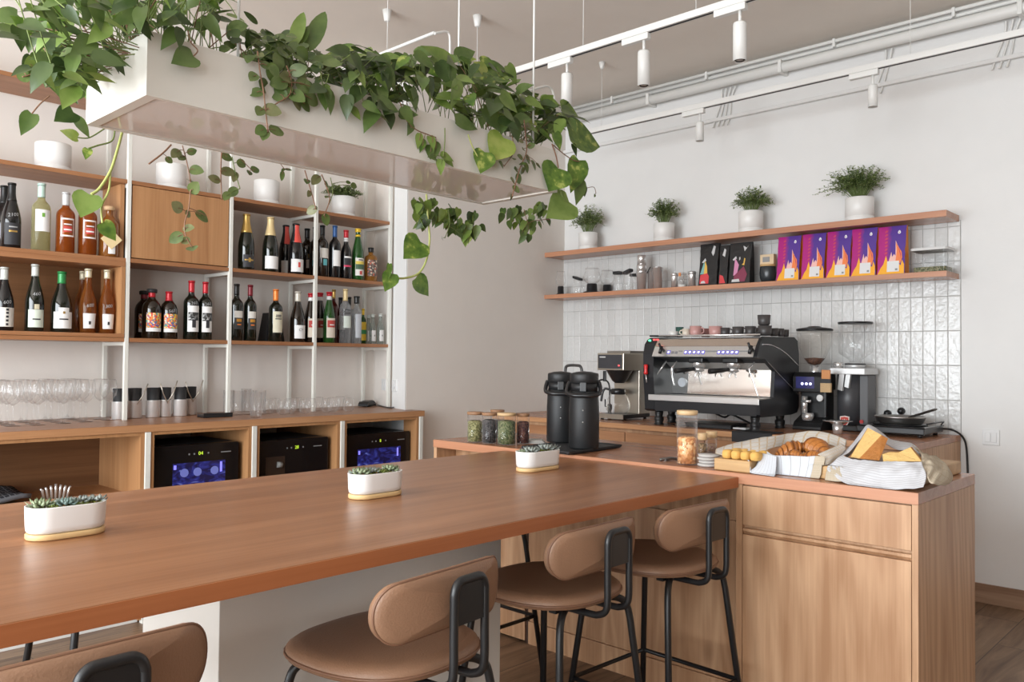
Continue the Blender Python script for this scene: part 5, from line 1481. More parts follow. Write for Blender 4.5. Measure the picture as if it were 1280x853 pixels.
part('status_light', MB().cyl((4.292, p.y, p.z), (4.278, p.y, p.z), .006, seg=10), mat('green_led', (.1, .6, .3), emit=(.1, 1, .45), estr=2), t)
for px in (818.5, 822.5):
    p = onx(px, 425, 4.29); part('status_light', MB().box(4.278, 4.292, p.y-.005, p.y+.005, p.z-.005, p.z+.005), mat('red_led', (.6, .05, .05), emit=(1, .1, .1), estr=1.6), t)
part('tamping_plate', MB().box(4.36, 4.56, MY1-.10, MY1+.006, 1.447, 1.458), BLACK_MATTE, t, bev=.002)
# tools hanging from the machine's left end
p = onx(812, 463, 4.31)
t2 = thing('red_screwdriver', 'red handled tool hanging on the left end of the espresso machine', 'tool', (4.27, p.y, p.z-.05))
part('handle', MB().lathe([(.001, -.025), (.012, -.025), (.014, -.015), (.010, 0), (.012, .015), (.013, .032), (.008, .036), (.001, .036)], (4.285, p.y, p.z), 14).xform(Matrix.Translation((-.015, 0, 0)), 0), mat('red_plastic', (.65, .02, .02), .3), t2)
part('shaft', MB().cyl((4.27, p.y, p.z-.025), (4.27, p.y-.006, p.z-.075), .004, seg=8), CHROME, t2)
# counter clutter around the machine
q = onz(900, 535, CZ)
t = thing('knock_tray', 'flat black drawer box under the right part of the espresso machine', 'tray', (4.40, 2.52, CZ))
part('tray_body', MB().box(4.36, 4.56, 2.36, 2.66, CZ+.001, CZ+.022), BLACK_MATTE, t, bev=.003)
part('tray_lid', MB().box(4.355, 4.565, 2.355, 2.665, CZ+.022, CZ+.028), BLACK_PL, t, bev=.002)
q0, q1 = onz(906, 541, CZ), onz(947, 546, CZ)
mb = MB().box(BX0-.008, BX0-.0015, q1.y, q0.y, CZ-.055, CZ+.002).box(BX0-.008, BX0+.14, q1.y, q0.y, CZ+.0006, CZ+.005)
single('rubber_mat', mb, BLACK_MATTE, 'black rubber mat folded over the counter edge before the machine', 'mat')
q = onz(926, 538, CZ)
single('white_card', MB().box(q.x-.02, q.x+.03, q.y-.04, q.y+.04, CZ+.0055, CZ+.015), mat('white_plastic', (.74, .74, .74), .3), 'small white pad lying on the black mat', 'pad', bev=.002)
single('machine_cable', MB().tube(catmull([(4.62, 2.60, CZ+.07), (4.58, 2.52, CZ+.055), (4.57, 2.47, CZ+.075), (4.60, 2.42, CZ+.05), (4.66, 2.36, CZ+.008)], 8), .006, 8), BLACK, 'black looped cable under the espresso machine', 'cable')


# cups on top of the machine
def cup(px, py_b, w_, h_, x, m_, lab, hand=0, z=None, grp='cups on the espresso machine'):
    z = 1.4475 if z is None else z
    d = ray(px, py_b); y = d.y/d.x*x; k = ppm((x, y, z)); r = w_/2/k; h = h_/k
    t = thing('coffee_cup', lab, 'cup', (x, y, z), 0, grp)
    part('cup_wall', MB().lathe([(.001, 0), (r*.72, 0), (r*.92, h*.15), (r, h), (r*.94, h), (r*.84, h*.12), (.001, h*.1)], (x, y, z), 22), m_, t)
    if hand:
        part('handle', MB().tube(catmull([(x, y-hand*r*.95, z+h*.82), (x, y-hand*(r+.016), z+h*.75), (x, y-hand*(r+.018), z+h*.4), (x, y-hand*r*.93, z+h*.25)], 5), .004, 6), m_, t)


GREYC = mat('dark_grey_cup', (.055, .05, .05), .4); PINKC = mat('pink_cup', (.50, .27, .25), .35); PINKD = mat('dusky_pink_cup', (.30, .13, .12), .45); GREENC = mat('green_cup', (.03, .09, .075), .35); WHC = mat('white_cup', (.72, .71, .68), .3); CRC = mat('pale_glazed_cup', (.62, .55, .46), .25)
cup(841.5, 422, 12, 7, 4.42, WHC, 'low white cup at the left end of the machine top')
cup(849.5, 421, 10, 13, 4.56, GREENC, 'green cup standing behind the white ones')
cup(857.5, 423, 10, 9.5, 4.38, CRC, 'small shiny pale cup in front of the green one', -1)
cup(869.5, 422, 15, 13, 4.40, PINKC, 'pale pink cup, left of the two pink ones', 1)
cup(882, 422, 13, 10.5, 4.53, PINKD, 'dusky pink cup between the two pale pink ones')
cup(894.3, 422, 16.5, 12.5, 4.40, PINKC, 'pale pink cup, right of the two pink ones')
cup(906, 421.5, 13, 10.5, 4.42, GREYC, 'dark grey cup next to the right pink cup', 1)
cup(922.7, 421.5, 14.5, 11.5, 4.41, GREYC, 'dark grey cup, second from the pink cups', 1)
cup(938, 421.5, 13.5, 12, 4.43, GREYC, 'dark grey cup left of the stacked pair', 1)
cup(956, 422, 17, 12.5, 4.43, GREYC, 'dark grey cup under another cup')
cup(955, 410, 16, 13, 4.43, GREYC, 'dark grey cup stacked on top of another', z=1.4475+12.9/ppm((4.43, 2.2, 1.45)))
cup(946, 409.5, 11, 11, 4.56, GREYC, 'dark grey cup at the back behind the stacked pair', z=1.4475)
cup(967.5, 420.5, 11, 10, 4.55, GREYC, 'dark grey cup at the back right, leftmost of three', 0)
cup(976, 420.5, 8.5, 10, 4.62, GREYC, 'dark grey cup at the back right, middle of three')
cup(982.5, 420.5, 7.5, 9, 4.70, GREYC, 'dark grey cup at the back right, rightmost of three')

# ------------------------------------------------------------------ grinders
gx, gy = 4.80, None
d = ray(1018, 534); gy = d.y/d.x*4.80; k = ppm((4.8, gy, 1.1))
z = lambda py: CZ+(535.5-py)/k
t = thing('coffee_grinder', 'black grinder with a rounded hopper of ground coffee beside the espresso machine', 'coffee grinder', (gx, gy, CZ))
part('base', MB().prism([(gx-.11, CZ+.001), (gx+.10, CZ+.001), (gx+.10, CZ+.05), (gx+.02, CZ+.09), (gx-.09, CZ+.045), (gx-.11, CZ+.02)], 'y', gy-.085, gy+.085), BLACK_PL, t, bev=.006)
part('body', MB().box(gx-.02, gx+.10, gy-.078, gy+.078, CZ+.05, z(476)), BLACK_PL, t, bev=.01)
hd = part('head', MB().prism([(gx-.10, z(489)), (gx+.10, z(486)), (gx+.10, z(466)), (gx-.07, z(464)), (gx-.105, z(470))], 'y', gy-.085, gy+.085), BLACK_PL, t, bev=.006)
part('screen', MB().obox((gx-.104, gy+.012, z(477)), (.001, 0, 0), (0, .055, 0), (0, 0, .034)), mat('dark_blue_screen', (.01, .01, .03), .15, emit=(.02, .02, .14), estr=.6), hd)
for px in (1002.8, 1008, 1013):
    y = onx(px, 479, gx-.105).y
    part('screen_light', MB().cyl((gx-.104, y, z(478.5)), (gx-.107, y, z(478.5)), .008, seg=12), LED, hd)
part('dosing_fork', MB().tube([(gx-.02, gy+.03, z(500)), (gx-.10, gy+.03, z(500)), (gx-.10, gy-.02, z(500))], .008, 8).cyl((gx-.07, gy+.03, z(494)), (gx-.07, gy+.03, z(516)), .018, seg=12), CHROME, t)
part('dial', MB().cyl((gx-.02, gy-.05, z(496)), (gx-.045, gy-.05, z(496)), .019, seg=16), CHROME, t)
part('portafilter_rest', MB().lathe([(.001, 0), (.03, 0), (.034, .02), (.033, .045), (.025, .045)], (gx-.07, gy+.01, z(524)), 18), CHROME, t)
part('collar', MB().lathe([(.03, z(466)), (.024, z(463)), (.024, z(456))], (gx, gy, 0), 20), CHROME, t)
R1 = 21.5/k
part('hopper', MB().lathe([(.026, z(457)), (.038, z(453)), (R1*.62, z(446)), (R1*.86, z(434)), (R1*.98, z(418)), (R1, z(412.5))], (gx, gy, 0), 30), thin_glass('smoked_hopper', (.975, .965, .95), .9, .12), t)
part('coffee_fill', MB().lathe([(.001, z(456)), (.034, z(454)), (R1*.58, z(447)), (.001, z(446))], (gx, gy, 0), 24), speckle('coffee_beans', [(.10, .035, .015), (.06, .02, .01), (.15, .06, .03)], 160), t)
part('hopper_lid', MB().lathe([(R1*1.01, z(412.8)), (R1*1.03, z(410.5)), (R1*.9, z(409.5)), (R1*.4, z(408)), (R1*.35, z(407)), (.001, z(407))], (gx, gy, 0), 30), BLACK_PL, t)
p = onx(1034, 474, gx-.11)
t = thing('grinder_brush', 'wooden brush with a black band hanging on the front grinder', 'brush', (gx-.105, p.y, z(488)))
part('wooden_grip', MB().box(gx-.125, gx-.112, p.y-.022, p.y+.028, z(472), z(461)), mat('orange_wood', (.55, .22, .06), .45), t, bev=.002)
part('band', MB().box(gx-.126, gx-.111, p.y-.023, p.y+.029, z(477), z(472)), BLACK_MATTE, t)
part('bristles', MB().box(gx-.127, gx-.110, p.y-.027, p.y+.033, z(488), z(477)), mat('bristle', (.58, .40, .22), .9, bump=.6, bscale=200), t)
d = ray(1068, 533); hx = 4.90; hy = d.y/d.x*hx; k2 = ppm((hx, hy, 1.1)); z2 = lambda py: CZ+(534-py)/k2
t = thing('coffee_grinder', 'tall grey grinder with a clear cylinder hopper and a red shield badge', 'coffee grinder', (hx, hy, CZ))
part('base', MB().box(hx-.105, hx+.10, hy-.085, hy+.09, CZ+.001, CZ+.035), BLACK_PL, t, bev=.006)
GP = mat('graphite_body', (.055, .055, .06), .4)
part('body', MB().lathe([(.066, CZ+.035), (.066, z2(464))], (hx-.02, hy+.022, 0), 30), GP, t)
part('rear_column', MB().box(hx-.03, hx+.10, hy-.088, hy+.03, CZ+.035, z2(464)), mat('grey_column', (.11, .11, .115), .45), t, bev=.008)
part('head_plate', MB().box(hx-.115, hx+.10, hy-.10, hy+.10, z2(464), z2(456)), mat('silver_head', (.60, .60, .60), .35, .4), t, bev=.004)
part('chute', MB().obox((hx-.10, hy+.035, z2(473)), (.012, 0, 0), (0, .014, .004), (0, -.006, .05)).obox((hx-.095, hy-.0, z2(471)), (.012, 0, 0), (0, .012, .004), (0, -.006, .042)), MATS['silver_head'], t)
part('dial', MB().lathe([(.001, z2(456)), (.026, z2(456)), (.026, z2(449)), (.001, z2(448.5))], (hx-.06, hy+.07, 0), 18), CHROME, t)
part('collar', MB().lathe([(.055, z2(456)), (.055, z2(452)), (.045, z2(451)), (.045, z2(449))], (hx, hy-.005, 0), 24), MATS['silver_head'], t)
part('lock_ring', MB().lathe([(.058, z2(451.8)), (.058, z2(450.3)), (.001, z2(450.3))], (hx, hy-.005, 0), 24), BLACK_PL, t)
R2 = 20/k2
part('hopper', MB().lathe([(.03, z2(449.5)), (.034, z2(446)), (R2*.95, z2(438)), (R2, z2(435)), (R2, z2(400))], (hx, hy-.005, 0), 32), thin_glass('clear_hopper', (.96, .96, .96), 1.0, .14), t)
part('hopper_lid', MB().lathe([(R2*1.02, z2(401)), (R2*1.03, z2(398.5)), (.001, z2(398))], (hx, hy-.005, 0), 32), BLACK_PL, t)
c = Vector((hx-.0865, hy+.022, z2(522)))
sh = [(-.030, .034), (0, .040), (.030, .034), (.030, 0), (.018, -.024), (0, -.036), (-.018, -.024), (-.030, 0)]
bd = part('shield_badge', MB().prism([(c.y+a*.9, c.z+b_*.8) for a, b_ in sh], 'x', c.x-.004, c.x+.006), mat('badge_rim', (.65, .55, .50), .3, .5), t)
part('shield_field', MB().prism([(c.y+a*.74, c.z+b_*.66) for a, b_ in sh], 'x', c.x-.0055, c.x-.003), mat('badge_red', (.55, .05, .03), .35), bd)
part('shield_figure', MB().prism([(c.y-.012, c.z+.012), (c.y-.004, c.z+.006), (c.y, c.z+.016), (c.y+.004, c.z+.006), (c.y+.012, c.z+.012), (c.y+.008, c.z-.006), (c.y, c.z-.014), (c.y-.008, c.z-.006)], 'x', c.x-.0065, c.x-.005), mat('badge_white', (.7, .65, .62), .4), bd)
c = Vector((hx-.035, hy-.055, z2(522)))
part('power_switch', MB().cyl((c.x, c.y, c.z), (c.x-.006, c.y, c.z), .011, seg=14), mat('red_switch', (.5, .03, .03), .3), t)

# ------------------------------------------------------------------ batch brewer, taps
bx, by_ = 4.60, None
y0 = onx(755, 470, bx-.10).y; y1 = onx(805, 470, bx-.02).y
d = ray(779, 520); by_ = d.y/d.x*bx; k = ppm((bx, by_, 1.1)); z3 = lambda py: CZ+(525-py)/k
w2 = .108
BRON = mat('champagne_steel', (.55, .50, .42), .3, .85)
t = thing('filter_brewer', 'steel filter coffee brewer left of the espresso machine', 'coffee brewer', (bx, by_, CZ))
part('base_plate', MB().box(bx-.15, bx+.16, by_-w2, by_+w2, CZ+.012, CZ+.038), BLACK_PL, t, bev=.004)
part('base_trim', MB().box(bx-.155, bx-.149, by_-w2, by_+w2, CZ+.010, CZ+.04), BRON, t)
for sx in (-.12, .13):
    for sy in (-.085, .085):
        part('foot', MB().cyl((bx+sx, by_+sy, CZ+.0008), (bx+sx, by_+sy, CZ+.012), .012, seg=10), BLACK, t)
part('tower', MB().box(bx+.03, bx+.16, by_-w2, by_+w2*.9, CZ+.038, z3(464)), BRON, t, bev=.003)
hd = part('head', MB().box(bx-.15, bx+.16, by_-w2, by_+w2, z3(464), z3(443)), BRON, t, bev=.004)
part('head_top', MB().box(bx-.07, bx+.16, by_-w2*.95, by_+w2*.8, z3(443), z3(440)), mat('dim_steel', (.30, .28, .25), .4, .8), hd)
part('front_plate', MB().box(bx-.1525, bx-.15, by_-w2*.88, by_+w2*.92, z3(462), z3(445)), mat('charcoal_plate', (.045, .045, .05), .35), hd)
part('plate_lettering', MB().box(bx-.1532, bx-.1524, by_+w2*.35, by_+w2*.8, z3(448.6), z3(447.2)), mat('grey_light_print', (.6, .6, .6)), hd)
part('indicator', MB().box(bx-.1535, bx-.1524, by_-w2*.72, by_-w2*.6, z3(459), z3(457.3)), mat('red_led', (.6, .05, .05), emit=(1, .1, .1), estr=1.6), hd)
fb = part('filter_basket', MB().lathe([(.001, z3(480)), (.03, z3(480)), (.05, z3(477)), (.088, z3(465)), (.092, z3(464.2))], (bx-.04, by_+.005, 0), 26), BLACK_PL, t)
part('basket_handle', MB().box(bx-.145, bx-.13, by_+.045, by_+.065, z3(478), z3(465)), BLACK_PL, fb, bev=.003)
t = thing('glass_coffee_pot', 'round glass coffee pot with black handle in the filter brewer', 'coffee pot', (bx-.06, by_+.0, CZ+.0388))
c = (bx-.06, by_-.0, 0)
part('glass_body', MB().lathe([(.001, CZ+.0392), (.055, CZ+.0392), (.078, z3(513)), (.082, z3(506)), (.066, z3(497)), (.045, z3(493)), (.048, z3(491))], c, 28), MATS['clear_glass_thick'], t)
part('collar', MB().lathe([(.049, z3(494)), (.052, z3(490)), (.045, z3(487)), (.001, z3(486.5))], c, 22), BLACK_PL, t)
part('handle', MB().tube(catmull([(c[0]-.02, c[1]+.045, z3(489)), (c[0]-.03, c[1]+.085, z3(487.5)), (c[0]-.04, c[1]+.098, z3(492)), (c[0]-.045, c[1]+.108, z3(503))], 6), .0075, 8), BLACK_PL, t)
p = onz(763, 520, CZ)
tx = 4.72
pts = [onx(a, b_, tx) for a, b_ in ((762, 519), (762, 505), (762, 490), (761, 480), (757, 475.5), (752, 475), (747, 477))]
t = thing('water_tap', 'slim black gooseneck filter tap between the flasks and the brewer', 'tap', (tx, pts[0].y, CZ))
pts[0].z = CZ+.001
part('spout', MB().tube(catmull(pts, 5), .006, 8), BLACK, t)
part('valve', MB().lathe([(.013, CZ+.001), (.013, CZ+.045), (.017, CZ+.05), (.017, CZ+.085), (.008, CZ+.09)], (tx, pts[0].y, 0), 14), BLACK, t)
part('lever', MB().tube([(tx, pts[0].y+.01, CZ+.068), (tx-.005, pts[0].y+.035, CZ+.07), (tx-.005, pts[0].y+.036, CZ+.12)], .005, 6), BLACK, t)
tx = 4.62
pts = [onx(a, b_, tx) for a, b_ in ((727.5, 530), (727.5, 480), (727.5, 466), (725.5, 458.5), (720, 457), (712, 457), (707.5, 459), (706.5, 466))]
t = thing('sink_mixer', 'dark square-necked sink mixer rising behind the black flasks', 'tap', (tx, pts[0].y, CZ))
pts[0].z = CZ+.001
part('neck', MB().tube(catmull(pts, 5), .0105, 10), mat('gunmetal', (.10, .10, .10), .3, .6), t)
part('base_ring', MB().lathe([(.026, CZ+.001), (.026, CZ+.012), (.016, CZ+.02)], (tx, pts[0].y, 0), 18), MATS['gunmetal'], t)

# ------------------------------------------------------------------ hob, pan, sieve, plugs
h0, h1, h2 = onz(1157, 549, CZ), onz(1186, 531, CZ), onz(1058, 541, CZ)
HX_ = (4.64, 4.98); HY_ = (1.36, 1.86)
t = thing('induction_hob', 'flat black portable induction hob at the right end of the back counter', 'hob', (4.81, 1.62, CZ))
part('hob_body', MB().box(4.65, 4.975, 1.40, 1.75, CZ+.018, CZ+.05), BLACK_PL, t, bev=.004)
part('glass_top', MB().box(4.645, 4.98, 1.395, 1.755, CZ+.05, CZ+.056), mat('black_glass', (.006, .006, .007), .12), t, bev=.002)
for x in (4.68, 4.94):
    for y in (1.43, 1.72):
        part('foot', MB().cyl((x, y, CZ+.0008), (x, y, CZ+.018), .012, seg=10), BLACK, t)
part('wire_guard', MB().tube([(4.66, 1.395, CZ+.075), (4.97, 1.395, CZ+.075), (4.97, 1.41, CZ+.055)], .004, 6), BLACK, t)
pz = CZ+.0568
d = ray(1146, 535); px_ = 4.82; py_ = 1.575
t = thing('frying_pan', 'steel frying pan with long handle on the black hob', 'pan', (px_, py_, pz))
part('pan_body', MB().lathe([(.001, 0), (.095, 0), (.115, .012), (.130, .040), (.133, .046), (.130, .046), (.112, .014), (.001, .004)], (px_, py_, pz), 36), mat('pan_steel', (.42, .40, .38), .3, .95), t)
part('handle', MB().obox((px_-.10, py_-.145, pz+.072), Vector((-.5, -.86, .30)).normalized()*.095, Vector((.86, -.5, 0)).normalized()*.012, (0, 0, .005)), mat('dark_steel', (.18, .17, .16), .35, .9), t, bev=.003)
part('trivet', MB().lathe([(.10, -.0003), (.14, .001), (.14, .004), (.10, .004)], (px_, py_, pz), 28), BLACK, t)
q = onz(1080, 545, CZ)
t = thing('metal_filter_cup', 'shiny metal funnel on its stand left of the hob, behind the bread', 'funnel', (4.62, 1.80, CZ))
q = Vector((4.60, 1.835, CZ))
part('funnel_rim', MB().lathe([(.028, .052), (.05, .066), (.078, .070), (.080, .073), (.05, .07), (.026, .056)], (q.x, q.y, q.z), 26), CHROME, t)
part('funnel_cup', MB().lathe([(.001, .0008), (.026, .0008), (.028, .052), (.024, .052), (.001, .006)], q, 20), CHROME, t)
for px, py, lab in ((1110, 517, 'round black plug in the tile wall behind the pan, left'), (1127, 514, 'round black plug in the tile wall behind the pan, right')):
    c = onx(px, py, XT-.008)
    t = thing('wall_plug', lab, 'plug', (XT-.008, c.y, c.z), 0, 'black plugs behind the hob')
    part('plug_body', MB().lathe([(.001, 0)]+[(.021, 0), (.021, .012), (.014, .03), (.001, .031)], (0, 0, 0), 16).xform(Matrix.Translation((XT-.0085, c.y, c.z)) @ Matrix.Rotation(-PI/2, 4, 'Y')), BLACK, t)
    if px == 1110:
        part('plug_cord', MB().tube(catmull([(XT-.035, c.y, c.z), (XT-.06, c.y+.03, c.z-.02), (XT-.07, c.y+.05, c.z-.07), (XT-.07, c.y+.03, CZ+.012)], 6), .004, 6), BLACK, t)
single('hob_cable', MB().tube(catmull([(4.97, 1.41, CZ+.035), (5.0, 1.36, CZ+.03), (5.03, 1.315, CZ-.01), (5.045, 1.30, CZ-.09), (5.045, 1.295, CZ-.3), (5.05, 1.31, .5)], 8), .0055, 8), BLACK, 'black hob cable hanging over the end of the back counter', 'cable')

# ------------------------------------------------------------------ flasks, jars on the bread counter
FLK = mat('matte_black_flask', (.010, .0105, .0115), .5, bump=.05, bscale=300)


def flask(px, by, ty, w_, lab, hy, yaw):
    b_ = onz(px, by, CZ); k = ppm(b_); r = w_/2/k
    dr = Vector((b_.x, b_.y, 0)).normalized(); c = Vector((b_.x, b_.y, CZ+.0125))+dr*r
    k = ppm(c); r = w_/2/k; h = (by-ty)/k*1.0
    t = thing('airpot_flask', lab, 'flask', c, 0, 'black airpot flasks')
    part('flask_body', MB().lathe([(.001, 0), (r*.95, 0), (r, .006), (r*.995, h*.5), (r*.95, h*.70), (r*.93, h*.74), (.001, h*.74)], c, 40), FLK, t)
    part('neck', MB().lathe([(r*.90, h*.74), (r*.90, h*.845), (.001, h*.845)], c, 36), FLK, t)
    part('lid', MB().lathe([(r*.92, h*.848), (r*.945, h*.852), (r*.945, h*.955), (r*.90, h*.972), (r*.5, h*.992), (.001, h)], c, 36), FLK, t)
    f = Vector((math.cos(yaw), math.sin(yaw), 0)); s_ = Vector((-f.y, f.x, 0))
    ap = c+Vector((0, 0, h*.80))
    part('latch', MB().obox(ap+f*(r*.93), f*.006, s_*.014, (0, 0, h*.06)), BLACK_PL, t, bev=.002)
    pts = [ap+s_*(r*.95)+Vector((0, 0, .02)), ap+s_*(r*1.06)+f*(r*.2)+Vector((0, 0, -.005)), ap+s_*(r*1.04)+f*(r*.75)+Vector((0, 0, -.028)), ap+f*(r*1.22)+s_*(r*.55)+Vector((0, 0, -.036)), ap+f*(r*1.3)+Vector((0, 0, -.036)), ap+f*(r*1.22)-s_*(r*.55)+Vector((0, 0, -.036)), ap-s_*(r*1.04)+f*(r*.75)+Vector((0, 0, -.028)), ap-s_*(r*1.06)+f*(r*.2)+Vector((0, 0, -.005)), ap-s_*(r*.95)+Vector((0, 0, .02))]
    part('carry_handle', MB().tube(catmull(pts, 5), .0095, 8), BLACK_PL, t)
    part('spout', MB().tube([ap+f*(-r*.9)+Vector((0, 0, .01)), ap-f*(r*1.12)+Vector((0, 0, -.01)), ap-f*(r*1.15)+Vector((0, 0, -.03))], .008, 8), BLACK_PL, t)
    for dz in (.35, .50):
        part('rivet', MB().sphere(c+f*(r*.99)+Vector((0, 0, h*dz)), .003, seg=8, rings=6), STEEL, t)
    return c, r, h


c1, r1, h1_ = flask(729.7, 566, 470, 38, 'black airpot flask in front on the tray, right one', 0, -2.55)
flask(700.5, 557.5, 469.5, 35, 'black airpot flask behind on the tray, left one', 0, -2.45)
tr = [onz(652, 562.5, CZ), onz(711, 570, CZ), onz(777, 560.5, CZ)]
cen = (tr[0]+tr[2])/2; ax = (tr[2]-tr[1])/2; ay = (tr[0]-tr[1])/2
t = thing('black_tray', 'wide flat black tray under the two airpot flasks', 'tray', (cen.x, cen.y, CZ))
o = part('tray_base', MB().obox(cen+Vector((0, 0, .006)), ax*.95, ay*.95, (0, 0, .005)), BLACK_MATTE, t, bev=.002)
mb = MB()
for sa, sb in ((ax, ay), (-ax, ay), (ay, ax), (-ay, ax)):
    mb.obox(cen+sa*.97+Vector((0, 0, .010)), sa.normalized()*.006+Vector((0, 0, .003)), sb*1.0, (0, 0, .0035))
part('tray_rim', mb, BLACK_MATTE, t)
q = onz(668, 555, CZ)
t = thing('paper_sachets', 'small grey stack of paper sachets left of the flasks', 'sachets', (q.x+.02, q.y+.02, CZ))
for i in range(3):
    part('sachet', MB().obox((q.x+.03, q.y+.02+.008*i, CZ+.003+.005*i), Vector((.03, -.035, 0)), Vector((.035, .03, 0)), (0, 0, .0022)), mat('sachet_paper', (.45, .43, .40), .7), t, bev=.001)


def jar(px, by, ty, w_, lab, fill, fillcol, lidc, grp, seg=28, full=.72, yoff=0, nm='storage_jar', lidh=.07):
    b_ = onz(px, by, CZ); dr = Vector((b_.x, b_.y, 0)).normalized(); k = ppm(b_); r = w_/2/k
    c = Vector((b_.x, b_.y, CZ+.0008))+dr*(r+yoff); k = ppm(c); r = w_/2/k; h = (by-ty)/k*1.02
    t = thing(nm, lab, 'jar', c, 0, grp)
    part('jar_glass', MB().lathe([(.001, 0), (r*.97, 0), (r, .004), (r, h*(1-lidh)), (r*.97, h*(1-lidh))], c, seg), GLASS, t)
    part('filling', MB().lathe([(.001, .005), (r*.95, .005), (r*.95, h*full), (r*.6, h*full+.006), (.001, h*full+.003)], c, seg), speckle(fill, fillcol, 180 if 'nut' not in fill else 95, .7), t)
    part('jar_lid', MB().lathe([(r*.93, h*(1-lidh)-.004), (r*1.04, h*(1-lidh)), (r*1.05, h*.99), (r*1.0, h), (.001, h)], c, seg), lidc, t)


LIDW = wood('lid_wood', (.28, .14, .07), (.42, .24, .13), 'x', .5, 2); LIDL = wood('lid_bamboo', (.55, .36, .18), (.70, .50, .28), 'x', .5, 2)
g = 'tea jars on the bread counter'
jar(593.6, 554, 517, 19.5, 'glass jar of pale green tea with wooden lid, leftmost', 'tea_green', [(.16, .15, .05), (.25, .24, .10), (.10, .10, .03), (.32, .30, .14)], LIDW, g, full=.68)
jar(611.5, 555.5, 518, 18.5, 'glass jar of black tea with wooden lid, second from the left', 'tea_black', [(.02, .02, .022), (.05, .045, .045), (.015, .014, .014), (.08, .07, .07)], LIDW, g, full=.74)
jar(633, 557.5, 518.5, 23, 'glass jar of green herbs with pale wooden lid, in front', 'tea_herb', [(.07, .10, .03), (.13, .15, .06), (.04, .055, .015), (.2, .2, .1)], LIDL, g, full=.72)
jar(653.5, 556, 519, 16, 'glass jar of dark red berries, rightmost of the tea jars', 'tea_berry', [(.06, .012, .012), (.10, .03, .02), (.03, .008, .01), (.14, .06, .04)], LIDW, g, full=.70)
jar(621.5, 551, 515.5, 17, 'tea jar with wooden lid standing behind the front jars', 'tea_black', [(.02, .02, .022), (.05, .045, .045), (.015, .014, .014), (.08, .07, .07)], LIDW, g, full=.6, yoff=.05)
jar(858.8, 582.5, 516.5, 25, 'tall glass jar of granola with a pale wooden lid', 'nut_granola', [(.62, .28, .10), (.78, .42, .18), (.45, .18, .06), (.82, .55, .30), (.55, .22, .08)], LIDL, 'pantry jars by the bread', full=.49, lidh=.065)
jar(878, 569.5, 544, 11.5, 'small spice jar with bamboo lid behind the granola jar, left', 'spice_brown', [(.2, .12, .06), (.3, .2, .1), (.12, .07, .03)], LIDL, 'pantry jars by the bread', full=.45, yoff=.03, lidh=.28)
jar(889.5, 568, 542.5, 13, 'small spice jar with bamboo lid behind the granola jar, right', 'spice_rose', [(.35, .22, .18), (.3, .2, .1), (.25, .12, .09)], LIDL, 'pantry jars by the bread', full=.35, yoff=.05, lidh=.26)
q = onz(838, 577, CZ)
single('sugar_tongs', MB().tube(catmull([(q.x-.03, q.y+.03, CZ+.006), (q.x, q.y, CZ+.012), (q.x+.035, q.y-.02, CZ+.006)], 5), .006, 8).tube([(q.x-.02, q.y+.012, CZ+.006), (q.x+.03, q.y+.012, CZ+.008)], .005, 8), mat('dark_steel', (.18, .17, .16), .35, .9), 'small dark metal tongs lying left of the granola jar', 'tongs')
q = onz(886, 585, CZ); dr = Vector((q.x, q.y, 0)).normalized(); k = ppm(q)
c = q+dr*(.042); c.z = CZ
for i in range(4):
    single('folded_napkin', MB().lathe([(.001, 0), (.038, 0), (.043, .004), (.044, .007), (.040, .0105), (.001, .011)], (c.x+.002*math.sin(i*2), c.y+.002*math.cos(i*3), CZ+.0008+.0118*i), 24, sy=.92), mat('grey_linen', (.50, .48, .46), .9, bump=.3, bscale=150), 'grey round linen coaster, %s in the stack by the granola jar' % ('bottom', 'second from the bottom', 'third from the bottom', 'top')[i], 'coaster', group='stack of linen coasters')

# ------------------------------------------------------------------ bread display
BW = wood('board_wood', (.42, .24, .10), (.58, .37, .17), 'y', .5, 1.4)
q0, q1 = onz(886, 588.5, CZ), onz(931.5, 593.5, CZ)
t = thing('serving_board', 'thick wooden board under the little yellow cakes', 'board', ((2.725+3.0)/2, (q0.y+q1.y)/2, CZ))
part('board_slab', MB().box(2.722, 2.99, q1.y, q0.y, CZ+.0008, CZ+.043), BW, t, bev=.004)
CAKE = mat('yellow_cake', (.72, .42, .11), .75, bump=.35, bscale=60, var=.12, vscale=25)
cy0, cy1 = q0.y-.025, q1.y+.005
for r_i, xx in enumerate((2.752, 2.815)):
    for i in range(4):
        yy = cy0-.004-.036*i
        mb = MB(); mb.sphere((xx+random.uniform(-.003, .003), yy-.014, CZ+.0435+.0155), .027, .0185, .017, 14, 8)
        for j in range(len(mb.v)):
            x, y, z = mb.v[j]; cx_, cy_, cz_ = xx, yy-.014, CZ+.059
            f = lambda v, r_: math.copysign(min(1, abs(v)/r_)**.62*r_, v)
            mb.v[j] = (cx_+f(x-cx_, .027), cy_+f(y-cy_, .0185)*.93, max(cz_+f(z-cz_, .017), CZ+.0435))
        single('small_cake', mb, CAKE, 'small yellow cake on the wooden board, %s row, %s from the left' % (('front', 'back')[r_i], ('first', 'second', 'third', 'fourth')[i]), 'cake', group='small yellow cakes under the towel')
# long board under the baskets
b0 = onz(1210, 590.5, CZ)
t = thing('long_bread_board', 'long wooden board under the bread cloth at the counter end', 'board', (3.1, .96, CZ))
part('board_slab', MB().box(2.78, 3.30, .868, 1.19, CZ+.0008, CZ+.045), BW, t, bev=.005)


# draped cloth: rows of points picked on depth planes, smoothed, with soft folds
def P(px, py, x):
    return onx(px, py, x)


